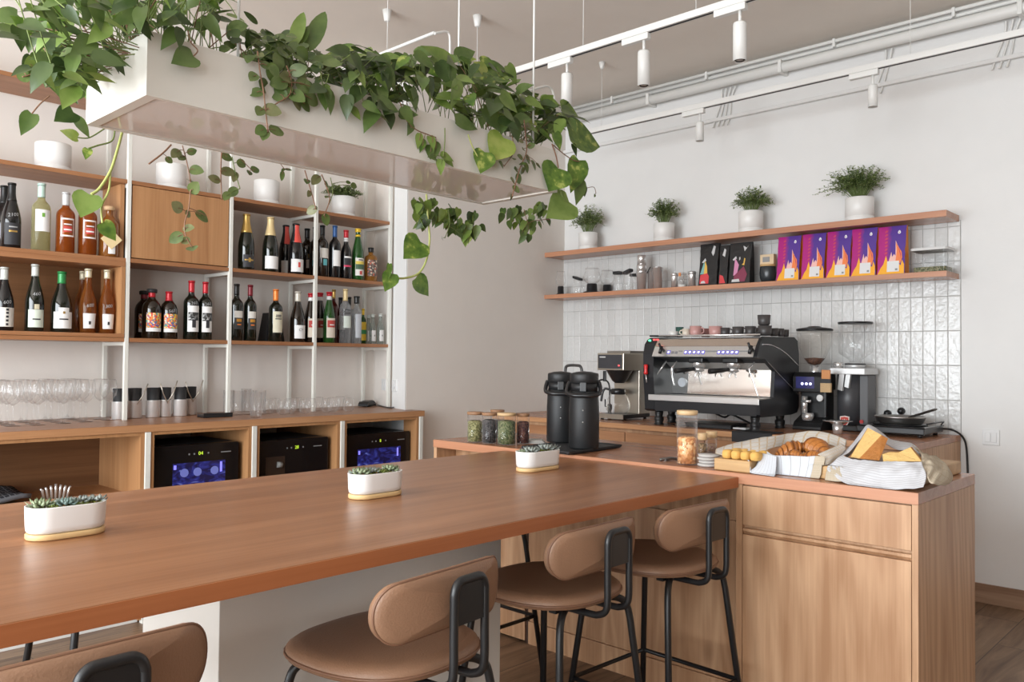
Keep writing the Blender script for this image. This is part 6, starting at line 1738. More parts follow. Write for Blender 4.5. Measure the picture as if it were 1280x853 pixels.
def drape(rows, nu, nv, amp=.003, seed=0, fold=None, freq=26):
    cr = [catmull(r, max(2, nu//(len(r)-1))) for r in rows]
    n = min(len(r) for r in cr); cr = [[r[int(i*(len(r)-1)/(n-1))] for i in range(n)] for r in cr]
    cols = [catmull([cr[j][i] for j in range(len(cr))], nv) for i in range(n)]
    m = len(cols[0]); out = []; uvs = []
    for j in range(m):
        row = []
        for i in range(n):
            p = Vector(cols[i][j])
            q = noise.noise(Vector((p.x*freq+seed, p.y*freq, p.z*freq*.7)))
            q2 = noise.noise(Vector((p.x*freq*.35, p.y*freq*2.2+seed*3, p.z*freq*.35)))
            d = Vector((-.8, -.2, .45))
            row.append(tuple(p+d*(q*amp+q2*amp*1.3)))
        out.append(row); uvs.append([(i/(n-1), j/(m-1)) for i in range(n)])
    for row in out:
        for i, (x, y, z) in enumerate(row):
            zm = CZ+.004
            if x > 2.772 and .86 < y < 1.198: zm = CZ+.0485
            if x > 2.716 and 1.40 < y < 1.57: zm = CZ+.047
            row[i] = (x, y, max(z, zm) if x > CX0-.004 else z)
    mb = MB(); mb.grid(out, 0, uvs=uvs)
    return mb


def clothpart(nm, mb, m_, parent, th=.0025):
    o = part(nm, mb, m_, parent)
    s_ = o.modifiers.new('thick', 'SOLIDIFY'); s_.thickness = th
    return o


CK = cloth('beige_check_towel', (.62, .59, .55), (.55, .42, .28), (.60, .50, .38), 14, 7, .16, .2)
WH = cloth('white_stripe_towel', (.58, .60, .64), (.34, .33, .34), (.58, .60, .64), 8, 0, .06, .0)
BG = cloth('beige_hem', (.50, .43, .33), (.43, .35, .26), (.42, .33, .24), 6, 10, .08, .08)
ST = cloth('grey_stripe_towel', (.72, .72, .735), (.40, .39, .40), (.72, .72, .735), 0, 22, 0, .0)
ST2 = cloth('grey_pinstripe_towel', (.58, .58, .60), (.42, .41, .43), (.42, .41, .43), 0, 13, .0, .18)
# first basket: shallow tray hidden in towels, with croissants
t = thing('bread_basket', 'shallow wooden basket wrapped in a checked towel, holding croissants', 'basket', (2.90, 1.27, CZ))
part('basket_wall', MB().box(2.80, 2.812, 1.215, 1.385, CZ+.001, CZ+.055).box(3.02, 3.032, 1.215, 1.385, CZ+.001, CZ+.055).box(2.812, 3.02, 1.373, 1.385, CZ+.001, CZ+.055).box(2.812, 3.02, 1.215, 1.227, CZ+.001, CZ+.055).box(2.812, 3.02, 1.227, 1.373, CZ+.001, CZ+.012), BW, t)
tw = thing('checked_towel', 'white and beige checked towel draped over cakes and croissants', 'towel', (2.85, 1.35, CZ))
clothpart('back_drape', drape([
    [P(894, 566, 2.80), P(912, 570.5, 2.765), P(932, 569.5, 2.765), P(951, 566.5, 2.79), P(966, 560, 2.88), P(985, 556, 3.02), P(1010, 553, 3.06), P(1038, 556, 3.06), P(1053, 566, 3.0)],
    [P(895, 562, 2.86), P(912, 561, 2.84), P(932, 559, 2.84), P(951, 556, 2.86), P(968, 551.5, 2.94), P(988, 547, 3.06), P(1012, 544, 3.10), P(1038, 548, 3.10), P(1056, 558, 3.04)],
    [P(899, 560, 2.93), P(913, 555.5, 2.94), P(932, 551.5, 2.95), P(951, 547.5, 2.96), P(969, 545, 3.0), P(990, 541.5, 3.10), P(1018, 538.5, 3.14), P(1040, 543, 3.14), P(1058, 550, 3.08)],
    [P(903, 560, 3.02), P(916, 557, 3.03), P(934, 553, 3.04), P(952, 549.5, 3.05), P(972, 547.5, 3.09), P(993, 545, 3.16), P(1019, 543, 3.19), P(1041, 548, 3.19), P(1058, 556, 3.13)]], 32, 8, .0045, 1), CK, tw)
clothpart('front_fold', drape([
    [P(950, 561.5, 2.83), P(958, 564, 2.81), P(967, 569, 2.795), P(985, 570, 2.79), P(1005, 570.5, 2.785), P(1019, 570.5, 2.785)],
    [P(950, 570, 2.80), P(957, 574, 2.785), P(968, 580, 2.78), P(986, 582, 2.775), P(1004, 583, 2.775), P(1017, 584, 2.775)],
    [P(944, 584, 2.755), P(954, 589, 2.745), P(968.5, 594, 2.765), P(985, 596, 2.77), P(1001, 597.5, 2.77), P(1013, 598.5, 2.77)]], 24, 8, .0022, 2), WH, tw)
clothpart('front_corner', drape([
    [P(952.5, 567, 2.785), P(960, 568, 2.775), P(970.5, 570.5, 2.77)],
    [P(946, 582, 2.745), P(957, 584, 2.74), P(970, 586, 2.745)],
    [P(934, 590, 2.725), P(951, 596.5, 2.716), P(968, 602, 2.706)]], 14, 8, .0015, 3), WH, tw)
clothpart('hem', drape([
    [P(1018.5, 570.3, 2.785), P(1025, 570.6, 2.785), P(1032, 571, 2.79)],
    [P(1016, 585, 2.772), P(1022, 585.5, 2.772), P(1029, 585, 2.776)],
    [P(1012.5, 598.5, 2.768), P(1018, 599, 2.768), P(1024, 599.3, 2.77)]], 12, 8, .0015, 4), BG, tw)
clothpart('side_twist', drape([
    [P(1022, 568, 2.80), P(1036, 562, 2.86), P(1052, 555, 2.95)],
    [P(1030, 573, 2.80), P(1042, 568, 2.84), P(1057, 561, 2.92)],
    [P(1031, 583, 2.79), P(1037, 580, 2.81), P(1046, 575, 2.86)],
    [P(1025, 592, 2.78), P(1031, 591, 2.79), P(1036, 589, 2.81)]], 14, 8, .003, 5), CK, tw)

# croissants: bent, tapering, ridged
CRO = mat('croissant_crust', (.42, .15, .03), .42, bump=.35, bscale=90, var=.45, vscale=45)


CROD = mat('croissant_dark_ridge', (.20, .062, .014), .5, bump=.3, bscale=90, var=.3, vscale=45)


def croissant(c, ax, L, r, lab, bendv, seed):
    ax = Vector(ax).normalized(); up = Vector((0, 0, 1)); side = ax.cross(up).normalized()
    rows = []; n = 72; seg = 20; ph = random.Random(seed).random()*6
    for i in range(n+1):
        u = i/n*2-1
        ctr = Vector(c)+ax*(u*L/2)+side*(bendv*(u*u))-up*(.012*u*u)
        step = (abs(u)*4.2) % 1.0
        rr = r*(1-abs(u)**2.1)**.75*(1.08-.30*step**1.3)+.0015
        rows.append([tuple(ctr+(side*math.cos(a)+up*math.sin(a)*.82)*rr*(1+.03*math.sin(3*a+ph+u*6))) for a in [2*PI*k/seg for k in range(seg+1)]])
    mb = MB(); mb.grid(rows)
    for fi in range(len(mb.f)):
        u = abs((fi//seg+.5)/n*2-1)
        if (u*4.2) % 1.0 > .74: mb.m[fi] = 1
    o = single('croissant', mb, [CRO, CROD], lab, 'croissant', group='croissants in the basket')
    return o


croissant(P(985.5, 563, 2.89), P(1002, 556, 2.95)-P(968, 569, 2.88), .135, .034, 'golden croissant at the left of the basket', .018, 1)
croissant(P(1020, 560, 2.93), P(1040, 571, 2.86)-P(1003, 553, 3.0), .150, .040, 'large ridged croissant on top at the right of the basket', -.012, 2)
croissant(P(993, 568, 2.835), P(1008, 571, 2.825)-P(977, 569, 2.845), .085, .018, 'small croissant low in front, between the other two', .0, 3)
croissant(P(1015, 570.5, 2.845), P(1032, 570, 2.84)-P(1000, 572, 2.85), .10, .023, 'small croissant low in front, at the right', .0, 4)

# second basket with the loaf
tw = thing('striped_towel', 'crumpled grey striped towel wrapped around the sliced loaf', 'towel', (2.85, 1.0, CZ))
clothpart('front_drape', drape([
    [P(1053, 569, 2.84), P(1064, 573.5, 2.81), P(1082, 575.5, 2.80), P(1099, 576.5, 2.795), P(1120, 577, 2.79), P(1138, 577.5, 2.79), P(1152, 577, 2.80)],
    [P(1042, 577, 2.80), P(1058, 582, 2.785), P(1080, 585, 2.765), P(1102, 588, 2.755), P(1124, 589, 2.752), P(1142, 588, 2.755), P(1155, 586, 2.77)],
    [P(1034, 586, 2.77), P(1052, 592, 2.755), P(1077, 598, 2.735), P(1103, 602, 2.725), P(1126, 602, 2.725), P(1145, 600, 2.735), P(1158, 596, 2.75)],
    [P(1040, 594, 2.76), P(1056, 603.5, 2.715), P(1078, 610.5, 2.706), P(1102, 612.8, 2.703), P(1127, 611.5, 2.703), P(1143, 611, 2.703), P(1154, 608.5, 2.71)]], 40, 10, .0065, 6, freq=30), ST2, tw)
clothpart('left_corner', drape([
    [P(1038, 580, 2.80), P(1046, 579, 2.80), P(1054, 583, 2.785)],
    [P(1033, 590, 2.765), P(1042, 590, 2.76), P(1052, 592, 2.752)],
    [P(1031, 600.5, 2.745), P(1042, 602, 2.735), P(1053, 602, 2.73)]], 12, 7, .002, 7), BG, tw)
clothpart('back_drape', drape([
    [P(1040, 580, 2.84), P(1050, 572, 2.86), P(1061, 566, 2.90), P(1072, 553, 2.955), P(1085, 541, 3.0), P(1098, 546, 3.0), P(1109, 556, 2.99), P(1124, 563, 2.985), P(1141, 563, 2.98), P(1151, 573, 2.93)],
    [P(1047, 572, 2.92), P(1056, 564, 2.95), P(1065, 555, 2.98), P(1074, 544, 3.01), P(1085, 532.5, 3.05), P(1099, 540, 3.05), P(1111, 550, 3.04), P(1125, 553.5, 3.03), P(1141, 557, 3.03), P(1151, 568, 2.98)],
    [P(1054, 567, 3.02), P(1062, 560, 3.03), P(1070, 552, 3.06), P(1078, 541, 3.08), P(1086, 531, 3.10), P(1100, 539, 3.10), P(1113, 549.5, 3.10), P(1127, 552.5, 3.09), P(1142, 556, 3.08), P(1152, 566, 3.03)],
    [P(1058, 572, 3.09), P(1066, 565, 3.10), P(1074, 557, 3.12), P(1081, 548, 3.14), P(1088, 538, 3.16), P(1101, 546, 3.16), P(1114, 556, 3.15), P(1128, 559, 3.14), P(1143, 562, 3.13), P(1153, 571, 3.09)]], 36, 8, .005, 8), ST2, tw)
clothpart('right_bunch', drape([
    [P(1141, 556, 2.99), P(1149, 563, 2.93), P(1152, 573, 2.86), P(1152, 580, 2.80)],
    [P(1152, 566, 2.97), P(1160, 571, 2.90), P(1162, 580, 2.82), P(1158, 592, 2.765)],
    [P(1163, 568.5, 2.97), P(1172, 577, 2.90), P(1172, 590, 2.81), P(1163, 603, 2.735)],
    [P(1174, 573, 2.98), P(1184, 583, 2.92), P(1184, 597, 2.84), P(1172, 607, 2.765)],
    [P(1178, 578, 3.0), P(1190, 592, 2.95), P(1190, 602, 2.89), P(1182, 606.5, 2.83)]], 22, 10, .010, 9, freq=40), BG, tw)
CRUMB = mat('loaf_crumb', (.70, .46, .17), .85, bump=.5, bscale=70, var=.10, vscale=30)
CRUST = mat('loaf_crust', (.40, .15, .03), .6, bump=.5, bscale=110, var=.3, vscale=25)
# thick slice standing at a slant
A, B_, C_, D_ = P(1085, 535, 2.93), P(1110, 548.5, 2.89), P(1099, 576, 2.83), P(1063, 571.5, 2.87)
A2, D2 = P(1102, 544, 2.885), P(1074, 573.5, 2.845)
t = thing('loaf_piece', 'thick slanted piece of yellow loaf with brown crust in the striped towel', 'loaf', ((A.x+C_.x)/2, (A.y+C_.y)/2, D_.z))
bk = Vector((.05, .02, -.004))
mb = MB()
mb.add([A, A2, D2, D_], [(0, 1, 2, 3)], 0)
mb.add([A2, B_, C_, D2], [(0, 1, 2, 3)], 1)
mb.add([A+bk, B_+bk*.6, C_+bk, D_+bk, A, A2, B_, C_, D2, D_], [(0, 1, 2, 3), (4, 0, 3, 9), (0, 4, 5, 6, 1), (1, 6, 7, 2), (2, 7, 8, 9, 3)], 1)
part('loaf_body', mb, [CRUMB, CRUST], t, bev=.003)
t = thing('cake_slice', 'pale yellow slice of loaf lying right of the upright piece', 'cake slice', P(1128, 574, 2.86))
pts = [P(1104, 577, 2.83), P(1103, 568, 2.85), P(1112, 565.5, 2.86), P(1123, 566, 2.86), P(1131, 562.5, 2.87), P(1138, 559.5, 2.87), P(1145, 568, 2.86), P(1152, 577, 2.83)]
bk = Vector((.03, .005, .0)); n = len(pts)
mb = MB(); mb.add(pts+[p+bk for p in pts], [tuple(range(n)), tuple(range(n, 2*n))[::-1]], 0)
mb.add(pts+[p+bk for p in pts], [(i, (i+1) % n, (i+1) % n+n, i+n) for i in range(n)], 1)
part('slice_body', mb, [CRUMB, mat('slice_crust', (.52, .24, .05), .7, bump=.3, bscale=90)], t, bev=.002)


# ------------------------------------------------------------------ succulent planters on the table
SUC = [leafmat('succulent_green', (.20, .27, .14), (.38, .44, .27), 30), leafmat('succulent_blue', (.16, .25, .22), (.36, .46, .42), 30), leafmat('succulent_grey', (.24, .27, .25), (.45, .49, .45), 30), leafmat('succulent_lime', (.18, .25, .05), (.34, .40, .10), 40)]


def rosette(mb, c, R, n, mi, rnd, fat=.42, rise=.9, tilt=(0, 0)):
    ga = 2.39996
    for i in range(n):
        f = (i+.6)/n; a = i*ga
        el = rise*(1-f)+.18
        d = Vector((math.cos(a)*math.cos(el)+tilt[0], math.sin(a)*math.cos(el)+tilt[1], math.sin(el))).normalized()
        L = R*(.45+.55*f); Wd = L*fat
        s_ = Vector((-math.sin(a), math.cos(a), 0)); nr = s_.cross(d)*-1
        if nr.z < 0: nr = -nr
        b = Vector(c)+Vector((math.cos(a), math.sin(a), 0))*R*.08
        vs = [b, b+d*L*.4+s_*Wd*.42, b+d*L*.75+s_*Wd*.40, b+d*L+nr*L*.10, b+d*L*.75-s_*Wd*.40, b+d*L*.4-s_*Wd*.42, b+d*L*.55+nr*L*-.02, b+d*L*.55-nr*L*.16]
        mb.add(vs, [(0, 1, 6), (1, 2, 6), (2, 3, 6), (3, 4, 6), (4, 5, 6), (5, 0, 6), (1, 0, 7), (2, 1, 7), (3, 2, 7), (4, 3, 7), (5, 4, 7), (0, 5, 7)], mi, True)


def stadium(L, Wd, n=10):
    r = Wd/2; out = []
    for i in range(n+1):
        a = -PI/2+PI*i/n; out.append((L/2-r+r*math.cos(a), r*math.sin(a)))
    for i in range(n+1):
        a = PI/2+PI*i/n; out.append((-L/2+r+r*math.cos(a), r*math.sin(a)))
    return out


def oval_planter(p0, p1, lab, plants, seed):
    c = (p0+p1)/2; L = abs(p1.x-p0.x); c = Vector((c.x, c.y+.043, TZ+.0008)); rnd = random.Random(seed)
    t = thing('succulent_planter', lab, 'succulent planter', c, 0, 'oval succulent planters on the table')
    def ring(sc, z): return [(c.x+x*sc[0], c.y+y*sc[1], c.z+z) for x, y in stadium(L, .088)]
    def loft(nm, ls, m_):
        mb = MB(); n = len(stadium(1, .1))
        for sc, z in ls: mb.v += ring(sc, z)
        for j in range(len(ls)-1):
            for i in range(n):
                i2 = (i+1) % n
                mb.f.append((j*n+i, j*n+i2, (j+1)*n+i2, (j+1)*n+i)); mb.m.append(0); mb.s.append(True)
        mb.f.append(tuple(range(n))[::-1]); mb.m.append(0); mb.s.append(False)
        mb.f.append(tuple((len(ls)-1)*n+i for i in range(n))); mb.m.append(0); mb.s.append(False)
        return part(nm, mb, m_, t)
    loft('saucer', [((.985, .96), 0), ((1, 1), .002), ((1, 1), .011), ((.985, .96), .013)], mat('pale_bamboo', (.68, .46, .22), .5))
    loft('oval_pot', [((.93, .86), .0135), ((.985, .96), .018), ((1.0, 1.0), .028), ((1.02, 1.04), .070), ((1.022, 1.045), .0725), ((.99, .98), .0725), ((.985, .96), .064)], CERAM)
    mb = MB()
    for fx, fy, R, n, mi, fat in plants:
        rosette(mb, (c.x+fx*L/2, c.y+fy*.03, c.z+.066+R*.10), R, n, mi, rnd, fat)
    part('succulents', mb, SUC, t)
    mm = MB()
    for i in range(160):
        x = rnd.uniform(-.88, .88)*L/2; y = rnd.uniform(-.034, .034)
        if abs(x) > L/2-.044: y *= .5
        d = Vector((rnd.uniform(-1, 1), rnd.uniform(-1, 1), rnd.uniform(.2, 1)))
        leaflet(mm, Vector((c.x+x, c.y+y, c.z+.064)), d, Vector((0, 0, 1)), .012, .007, rnd.choice((0, 1)))
    part('moss', mm, [leafmat('moss_green', (.07, .10, .01), (.18, .20, .03), 80), leafmat('moss_brown', (.14, .08, .03), (.25, .15, .06), 80)], t)


oval_planter(onz(39, 680, TZ), onz(139.5, 666.5, TZ), 'white oval planter of succulents on the table, nearest and leftmost',
             [(-.62, 0, .040, 22, 0, .36), (-.40, -.5, .018, 12, 3, .4), (-.02, -.1, .034, 34, 1, .38), (.22, .4, .026, 22, 2, .42), (.52, .45, .030, 16, 2, .5), (.84, .1, .030, 12, 2, .5), (.25, -.5, .015, 14, 3, .4), (-.2, .5, .02, 12, 3, .4)], 1)
oval_planter(onz(449.5, 627, TZ), onz(509.5, 618.5, TZ), 'white oval planter of succulents in the middle of the table',
             [(-.60, 0, .040, 26, 0, .38), (-.72, .3, .030, 18, 2, .42), (-.05, .3, .034, 26, 2, .42), (.15, -.35, .024, 20, 3, .38), (.45, -.1, .018, 16, 3, .4), (.66, .15, .038, 24, 0, .4)], 2)
oval_planter(onz(660, 592, TZ), onz(705, 586, TZ), 'white oval planter of succulents at the far end of the table',
             [(-.45, -.1, .042, 26, 2, .42), (-.78, .1, .028, 16, 0, .42), (-.05, .2, .026, 18, 1, .42), (.50, .1, .046, 26, 2, .36), (.86, 0, .040, 14, 2, .34), (.08, -.4, .018, 14, 3, .4)], 3)

# ------------------------------------------------------------------ plants in the hanging planter
LEAF = [leafmat('pothos_dark', (.036, .066, .017), (.068, .108, .030), 18, rough=.32), leafmat('pothos_mid', (.075, .128, .030), (.125, .185, .05), 18, rough=.32),
        leafmat('pothos_light', (.14, .225, .04), (.22, .31, .075), 18, rough=.36), leafmat('pothos_variegated', (.065, .14, .022), (.15, .25, .04), 30, (.42, .48, .12), .36), leafmat('pothos_lime', (.24, .33, .055), (.38, .44, .11), 22, rough=.4),
        leafmat('peperomia_green', (.085, .13, .035), (.15, .20, .065), 30, rough=.42), leafmat('peperomia_bronze', (.15, .17, .065), (.22, .22, .10), 30, rough=.42)]
VINE = [mat('vine_green', (.15, .20, .05), .5), mat('vine_pale', (.42, .46, .14), .5), mat('vine_red_brown', (.22, .11, .06), .5)]
OVATE = [(-.02, .18), (.04, .36), (.16, .50), (.34, .53), (.54, .43), (.73, .27), (.88, .11), (1.0, 0)]
HEART = [(-.07, .30), (.0, .43), (.14, .53), (.32, .54), (.52, .44), (.70, .29), (.86, .13), (1.0, 0)]
OVAL = [(.0, .10), (.10, .32), (.26, .46), (.45, .50), (.64, .45), (.80, .33), (.93, .16), (1.0, 0)]


def pleaf(mb, p, d, n, L, Wd, mi, shape=HEART, droop=.25, fold=.16):
    """one leaf blade: midrib from p along d, curling down to the tip, folded along the midrib"""
    d = d.normalized(); s_ = d.cross(n)
    if s_.length < 1e-3: s_ = d.cross(Vector((.3, .5, .8)))
    s_.normalize(); n = s_.cross(d).normalized()
    vs = []
    for t_, w_ in shape:
        tt = max(t_, 0)
        c = p+d*(L*t_)-n*(droop*L*tt*tt)
        m_ = p+d*(L*max(t_, 0))-n*(droop*L*tt*tt)-n*(fold*.35*L*(w_))
        wv = Wd*w_
        vs += [c+s_*wv+n*(fold*wv*.5), m_, c-s_*wv+n*(fold*wv*.5)]
    k = len(shape); fs = []
    for i in range(k-1):
        a, b = i*3, (i+1)*3
        fs += [(a, a+1, b+1, b), (a+1, a+2, b+2, b+1)]
    mb.add(vs, fs, mi, True)


def inside(poly, x, y):
    c = False; n = len(poly)
    for i in range(n):
        x1, y1 = poly[i]; x2, y2 = poly[i-1]
        if (y1 > y) != (y2 > y) and x < (x2-x1)*(y-y1)/(y2-y1)+x1: c = not c
    return c


class Plant:
    def __init__(s, seed):
        s.f, s.st, s.r = MB(), MB(), random.Random(seed)

    def leaf_at(s, p, L, mix, shape=HEART, wide=.72, petiole=True, face=None, d=None):
        r = s.r
        front = p.y < HY0+.02 or p.z < HZ1-.02
        az = r.uniform(0, 2*PI)
        if d is None:
            if p.y > HY1-.04:
                d = Vector((r.uniform(-.6, .6), r.uniform(-.3, .5), r.uniform(-1.1, -.3)))
            elif front:
                d = Vector((r.uniform(-1.1, 1.0), r.uniform(-.6, .1), r.uniform(-1.1, .1)))
            else:
                d = Vector((math.cos(az), math.sin(az)-.35, r.uniform(-.6, .35)))
        nrm = Vector((r.uniform(-.7, .25), -r.uniform(.3, 1.0), r.uniform(.15, 1.1))) if face is None else face
        L = L*r.uniform(.75, 1.25)
        if shape is HEART and r.random() < .6: shape = OVATE
        mi = r.choices(range(len(mix)), mix)[0]
        pleaf(s.f, p, d, nrm, L, L*wide*r.uniform(.85, 1.1), mi, shape, r.uniform(.05, .4), r.uniform(.08, .3))
        if petiole and r.random() < .35:
            root = Vector((min(max(p.x+r.uniform(-.10, .10), HX0+.04), HX1-.04), r.uniform(HY0+.05, HY1-.05), HZ1-.03))
            mid = (root+p)/2; mid.z = max(mid.z, min(root.z, p.z)+.6*abs(root.z-p.z))+r.uniform(0, .012)
            if p.z < HZ1 and p.y < HY0: mid = Vector((p.x, HY0-.008, HZ1+.02))
            s.st.tube(catmull([root, mid, p], 3), .0015, 5, r.choice((0, 0, 0, 2)), caps=False)

    def fill(s, poly, n, L, mix, ya, yb, shape=HEART, wide=.72, petiole=True):
        xs = [q[0] for q in poly]; ys = [q[1] for q in poly]; k = 0; guard = 0
        while k < n and guard < n*60:
            guard += 1
            px, py = s.r.uniform(min(xs), max(xs)), s.r.uniform(min(ys), max(ys))
            if not inside(poly, px, py): continue
            y = s.r.uniform(ya, yb); p = ony(px, py, y)
            if p.z < HZ1+.01 and HX0-.02 < p.x < HX1+.02 and y < HY1:
                y = HY0-s.r.uniform(.012, .05); p = ony(px, py, y)
            s.leaf_at(p, L, mix, shape, wide, petiole); k += 1

    def vine(s, pts, y, r_, mi, leaves=(), L=.05, mix=(0, 1), shape=OVAL, wide=.8):
        P3 = [ony(a, b, y) for a, b in pts]
        s.st.tube(catmull(P3, 6), r_, 6, mi)
        for px, py in leaves:
            p = ony(px, py, y+s.r.uniform(-.012, .012))
            # nearest vine point holds the leaf by a short stalk
            q = min(catmull(P3, 6), key=lambda v: (v-p).length)
            s.st.tube([q, (p+q)/2+Vector((0, 0, .004)), p], .0011, 4, mi, caps=False)
            away = (p-q)
            d = away.normalized()+Vector((s.r.uniform(-.3, .3), s.r.uniform(-.5, .1), s.r.uniform(-.6, .1))) if away.length > 1e-4 else Vector((0, -.3, -1))
            s.leaf_at(p-d.normalized()*L*.45, L, mix, shape, wide, False, d=d, face=Vector((s.r.uniform(-.6, .2), -1, s.r.uniform(0, .5))))

    def blade(s, base, tip, y, mi, wide=.72, shape=HEART, face=None, stalk=None):
        a, b = ony(*base, y), ony(*tip, y-.01)
        pleaf(s.f, a, b-a, face or Vector((-.25, -1, .35)), (b-a).length, (b-a).length*wide, mi, shape, .12, .2)
        if stalk: s.st.tube(catmull([ony(px, py, y) for px, py in stalk]+[a], 5), .0022, 6, 0)

    def done(s, label, pot, x, px0=None):
        t = thing('trailing_plant', label, 'plant', (x, (HY0+HY1)/2, HZ0+.037), 0, 'trailing plants in the hanging planter')
        part('foliage', s.f, LEAF, t); part('vines', s.st, VINE, t)
        z0 = HZ0+.037
        part('nursery_pot', MB().lathe([(.001, z0), (.058, z0), (.07, z0+.125), (.074, z0+.13), (.074, z0+.138), (.068, z0+.138), (.06, z0+.12), (.001, z0+.12)], (x, (HY0+HY1)/2-.03, 0), 24), pot, t)
        return t


BPOT = mat('black_nursery_pot', (.015, .014, .02), .5); RPOT = mat('red_clay_pot', (.34, .06, .03), .5)
FB = HY1+.02    # just behind the planter's far side
NF = HY0-.02    # just in front of its near side
# 1 left clump
p1 = Plant(1)
p1.fill([(8, 25), (45, 0), (60, -70), (285, -70), (284, 22), (262, 42), (246, 46), (196, 34), (178, 44), (150, 66), (138, 78), (112, 88), (100, 106), (86, 108), (76, 100), (52, 84), (30, 88), (42, 62), (20, 48)], 330, .062, (5, 6, 3, 1.4, .5), HY0-.16, HY1+.02, HEART, .56)
p1.fill([(40, 60), (112, 60), (106, 92), (90, 118), (70, 112), (56, 90)], 46, .058, (4, 6, 3, 1, .8), HY0+.0, HY1-.1, HEART, .58)
for base, tip, y, mi, w_ in (((40, 142), (26, 168), 2.35, 1, .6), ((92, 140), (68, 150), 2.30, 0, .9), ((98, 112), (88, 126), 2.2, 1, .9), ((97, 172), (76, 162), FB, 4, .7), ((96, 148), (113, 172), 2.4, 1, .5), ((110, 186), (107, 199), FB, 3, .7), ((112, 243), (101, 271), FB, 2, 1.0), ((128, 279), (146, 301), FB, 3, .75), ((40, 40), (14, 18), 2.30, 3, .75), ((90, 10), (48, 22), 2.2, 3, .62), ((242, 70), (215, 77), NF, 1, .9)):
    p1.blade(base, tip, y, mi, w_)
p1.vine([(154, 160), (152, 168), (146, 190), (138, 214), (124, 236), (114, 243)], FB, .0042, 1)
p1.vine([(138, 214), (136, 238), (127, 258), (128, 279)], FB, .0032, 1)
p1.vine([(144, 160), (140, 176), (122, 182), (110, 186)], FB, .0024, 0)
p1.vine([(132, 160), (112, 172), (97, 172)], FB, .002, 0)
p1.vine([(62, 120), (50, 130), (40, 142)], 2.35, .0018, 2)
p1.vine([(235, 38), (238, 52), (247, 63), (242, 70)], NF, .0018, 2)
p1.vine([(55, 60), (60, 75), (40, 92), (28, 96)], 2.2, .0018, 2, [(38, 80), (30, 92), (46, 98)], .05, (0, 2, 1))
p1.done('lush green trailing plant overflowing the left end of the hanging planter', BPOT, 1.0)
# 2 small round-leaved trailer
p2 = Plant(2)
p2.fill([(280, 28), (300, 28), (330, 42), (362, 46), (402, 62), (410, 92), (386, 94), (350, 84), (300, 66), (282, 60)], 130, .046, (4, 4, 0, 0, 0, 5, 1), HY0-.02, HY1-.1, OVAL, .8)
p2.fill([(318, 62), (345, 72), (352, 82), (330, 84)], 12, .04, (1, 1, 0, 0, 0, 4, 1), HY0, HY0+.1, OVAL, .85)
for base, tip, mi in (((366, 58), (379, 12), 2), ((374, 56), (386, 30), 1), ((385, 64), (406, 10), 1), ((322, 30), (306, 14), 0)):
    p2.blade(base, tip, 2.22, mi, .36, OVAL, Vector((-.8, -1, .2)))
p2.vine([(322, 64), (325, 90), (329, 112), (332, 138), (335, 166)], NF, .0022, 2, [(317, 95), (334, 82), (329, 106), (321, 115), (325, 138), (337, 137), (326, 163), (344, 163), (331, 168)], .042, (0, 1, 0, 0, 0, 5, 1), OVAL, .8)
p2.vine([(358, 82), (364, 100), (362, 118), (348, 128), (334, 136)], NF, .0018, 2, [(352, 102), (360, 96), (370, 88), (375, 92), (366, 108), (378, 106), (388, 108), (357, 108), (350, 118), (362, 116), (372, 128), (381, 130), (390, 124), (369, 118)], .045, (0, 1, 0, 0, 0, 5, 1), OVAL, .85)
p2.vine([(400, 82), (402, 100), (408, 118)], NF, .0018, 0, [(398, 100), (409, 108)], .03, (1, 2, 1), OVAL, .6)
p2.vine([(214, 181), (203, 192), (186, 205)], FB, .0026, 2, [(211, 200)], .026, (0, 1, 0, 0, 0, 3, 2))
p2.vine([(228, 182), (234, 205), (238, 230), (236, 260), (231, 278), (232, 294), (240, 309)], FB, .0020, 2, [(221, 190), (227, 196), (241, 189), (243, 212), (239, 226), (241, 237), (223, 260), (236, 268), (251, 269), (222, 296), (231, 302), (240, 310), (235, 285)], .040, (0, 1, 0, 0, 0, 5, 3), OVAL, .78)
p2.vine([(236, 260), (246, 264), (258, 270)], FB, .0014, 2)
p2.vine([(277, 190), (276, 215), (277, 250)], FB, .0022, 2, [(269, 224), (283, 214), (284, 196)], .044, (0, 1, 0, 0, 0, 5, 2), OVAL, .75)
p2.vine([(290, 196), (294, 215), (300, 236)], FB, .0018, 0, [(294, 220), (291, 240), (283, 245), (303, 205)], .045, (0, 1, 0, 0, 0, 5, 2), OVAL, .75)
p2.vine([(300, 198), (308, 206), (316, 214)], FB, .0014, 2, [(312, 216), (319, 212)], .04, (0, 1, 0, 0, 0, 4, 3), OVAL, .75)
p2.vine([(350, 204), (356, 212)], FB, .0014, 2, [(354, 212), (361, 212), (353, 218)], .03, (1, 2), OVAL, .5)
p2.vine([(381, 213), (389, 240), (395, 262)], FB, .0022, 2, [(384, 226), (387, 242), (391, 262)], .04, (0, 1, 0, 0, 0, 2, 5), OVAL, .75)
p2.vine([(402, 218), (409, 236), (412, 250), (405, 270)], FB, .0022, 2, [(396, 223), (409, 230), (410, 245), (407, 273)], .04, (0, 1, 0, 0, 0, 2, 5), OVAL, .75)
p2.vine([(413, 222), (416, 240), (411, 256)], FB, .0016, 0, [(436, 228), (442, 232)], .026, (0, 1, 0, 0, 0, 3, 2), OVAL, .8)
p2.done('small round-leaved trailing plant left of the middle of the hanging planter', RPOT, 1.33)
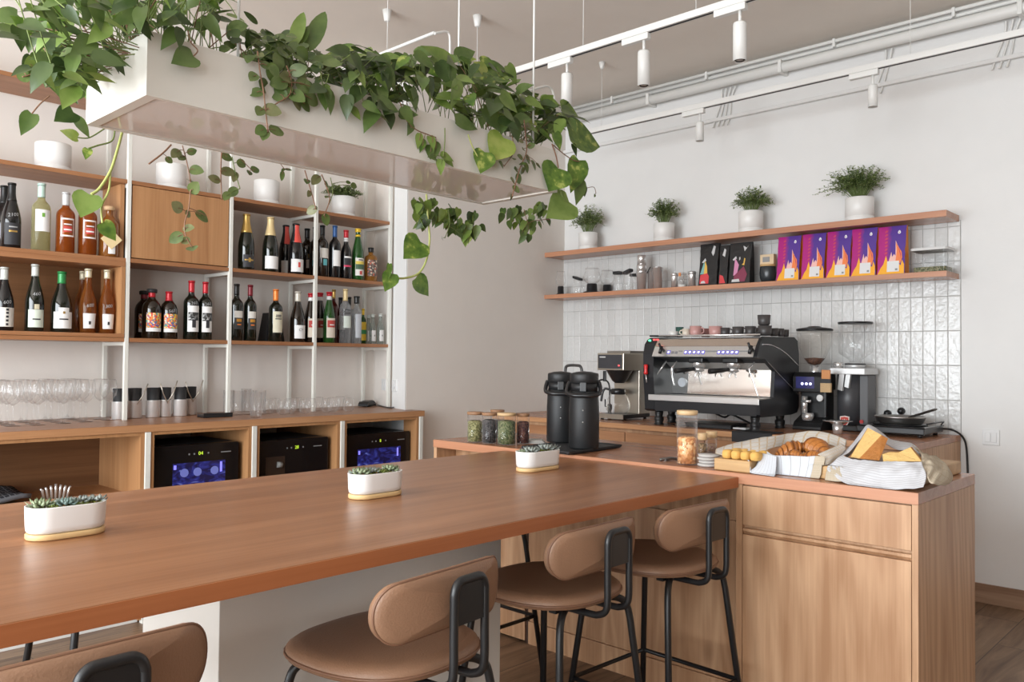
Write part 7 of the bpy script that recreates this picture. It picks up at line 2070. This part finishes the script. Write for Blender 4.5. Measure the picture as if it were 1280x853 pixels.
# 3 centre-left
p3 = Plant(3)
p3.fill([(404, 84), (432, 56), (452, 60), (482, 68), (502, 92), (512, 124), (500, 138), (474, 142), (446, 132), (412, 118), (398, 102)], 150, .074, (6, 7, 2, .8, 0), HY0-.05, HY1-.02, HEART, .58)
for base, tip, y, mi in (((441, 100), (434, 75), 2.2, 0), ((438, 78), (446, 60), 2.25, 1), ((476, 68), (474, 106), 2.1, 1), ((462, 86), (444, 88), 2.15, 0), ((486, 140), (490, 162), NF, 0), ((476, 108), (484, 132), NF, 1), ((440, 135), (452, 150), NF, 2)):
    p3.blade(base, tip, y, mi, .62)
p3.vine([(500, 128), (508, 150), (520, 162), (534, 168), (545, 172)], NF, .002, 2, [(508, 142), (514, 160), (524, 176), (528, 182), (541, 178), (545, 186), (538, 190)], .055, (1, 3, 1, 2), HEART, .6)
p3.vine([(556, 160), (556, 178), (554, 196)], NF, .002, 0, [(558, 196), (551, 206), (562, 202), (541, 196)], .055, (2, 3, 2, 1), HEART, .5)
p3.vine([(533, 243), (535, 275), (537, 300), (533, 325), (523, 342), (505, 348), (492, 347)], FB+.01, .0042, 1)
for base, tip, mi, w_ in (((526, 302), (506, 322), 3, .95), ((520, 348), (538, 370), 3, .85), ((490, 342), (482, 364), 3, .8), ((487, 330), (486, 350), 3, .35)):
    p3.blade(base, tip, FB+.01, mi, w_)
p3.fill([(514, 246), (540, 248), (568, 256), (600, 266), (602, 284), (590, 296), (574, 290), (556, 280), (546, 264), (532, 280), (524, 296), (518, 268)], 90, .052, (2, 5, 5, 1, .8), FB, FB+.08, HEART, .62, False)  # lighter leaf mix paints in the back-lit look of the far cluster
p3.vine([(560, 262), (562, 280), (556, 298)], FB, .0018, 0, [(554, 298), (574, 292)], .045, (1, 2, 1), HEART, .5)
p3.done('dark leaved trailing plant just left of the middle rods, one long vine hanging below', BPOT, 1.70)
# 4 centre-right, larger leaves
p4 = Plant(4)
p4.fill([(486, 76), (528, 62), (560, 64), (602, 78), (640, 88), (660, 118), (652, 150), (638, 164), (604, 152), (572, 142), (540, 124), (506, 112)], 165, .086, (4, 7, 4, 1.8, .6), HY0-.05, HY1, HEART, .58)
for base, tip, y, mi, w_ in (((566, 80), (530, 54), 2.15, 2, .45), ((540, 70), (568, 92), 2.2, 2, .5), ((572, 70), (596, 62), 2.25, 1, .6), ((602, 80), (634, 92), 2.2, 3, .6), ((608, 92), (594, 76), 2.15, 4, .8), ((626, 118), (650, 140), 2.05, 2, .62), ((634, 82), (648, 106), 2.15, 2, .7), ((606, 134), (628, 164), NF, 1, .75), ((570, 150), (600, 160), NF, 1, .55), ((630, 172), (616, 200), NF, 4, .95), ((606, 190), (602, 216), NF, 3, 1.0), ((640, 150), (650, 178), NF, 0, .7)):
    p4.blade(base, tip, y, mi, w_)
p4.vine([(585, 168), (590, 182), (597, 196)], NF, .0022, 1)
p4.vine([(655, 150), (657, 170), (658, 190), (650, 210), (645, 228), (640, 246)], NF, .0022, 2, [(649, 160), (660, 158), (662, 172), (652, 176), (664, 182), (655, 186), (650, 196), (660, 198), (667, 205), (674, 207), (646, 212), (654, 214), (648, 222), (641, 226), (645, 236), (640, 248), (652, 204), (658, 208)], .036, (0, 1, 0, 0, 0, 5, 2), OVAL, .72)
p4.vine([(640, 170), (642, 190), (630, 208)], NF, .0018, 2, [(640, 188), (628, 206), (640, 196)], .05, (0, 1, 0, 0, 0, 4, 2), OVAL, .6)
p4.fill([(612, 262), (640, 258), (664, 254), (690, 250), (692, 262), (672, 272), (674, 288), (656, 298), (646, 280), (626, 272)], 44, .050, (2, 5, 5, .8, .5), FB, FB+.06, HEART, .6, False)  # back light on these far leaves imitated by a lighter mix
p4.vine([(655, 262), (660, 278), (668, 276), (688, 274)], FB, .0016, 2, [(652, 292), (676, 282), (686, 276), (660, 288)], .05, (1, 2, 1), HEART, .5)
p4.done('big leaved yellow-green pothos right of the middle of the hanging planter', BPOT, 2.02)
# 5 right end
p5 = Plant(5)
p5.fill([(640, 112), (660, 114), (690, 124), (716, 138), (722, 146), (702, 154), (690, 166), (670, 164), (652, 156), (640, 140)], 92, .078, (4, 6, 4, 1.8, .3), HY0, HY1-.05, HEART, .58)
for base, tip, y, mi, w_ in (((712, 166), (756, 180), 2.12, 3, .66), ((702, 134), (726, 144), 2.2, 2, .7), ((694, 166), (702, 188), 2.06, 3, .7), ((698, 210), (688, 238), NF, 3, 1.15), ((724, 200), (716, 240), NF+.02, 3, .62), ((726, 226), (722, 256), NF+.02, 1, .5), ((712, 252), (686, 270), NF+.02, 2, .8), ((706, 258), (718, 262), NF+.03, 2, .7), ((716, 180), (722, 196), 2.1, 0, .5), ((728, 232), (732, 246), 2.1, 0, .8)):
    p5.blade(base, tip, y, mi, w_)
p5.vine([(690, 180), (695, 195), (698, 210)], NF, .0026, 2)
p5.vine([(690, 180), (704, 192), (716, 200), (724, 202)], NF+.02, .0022, 2)
p5.vine([(702, 238), (703, 246), (710, 254)], NF+.02, .0018, 0)
p5.vine([(718, 238), (730, 236), (742, 234), (745, 242)], 2.12, .0013, 2, [(744, 244)], .02, (1, 1), OVAL, .6)
p5.done('glossy variegated pothos at the right end of the hanging planter', BPOT, 2.32)
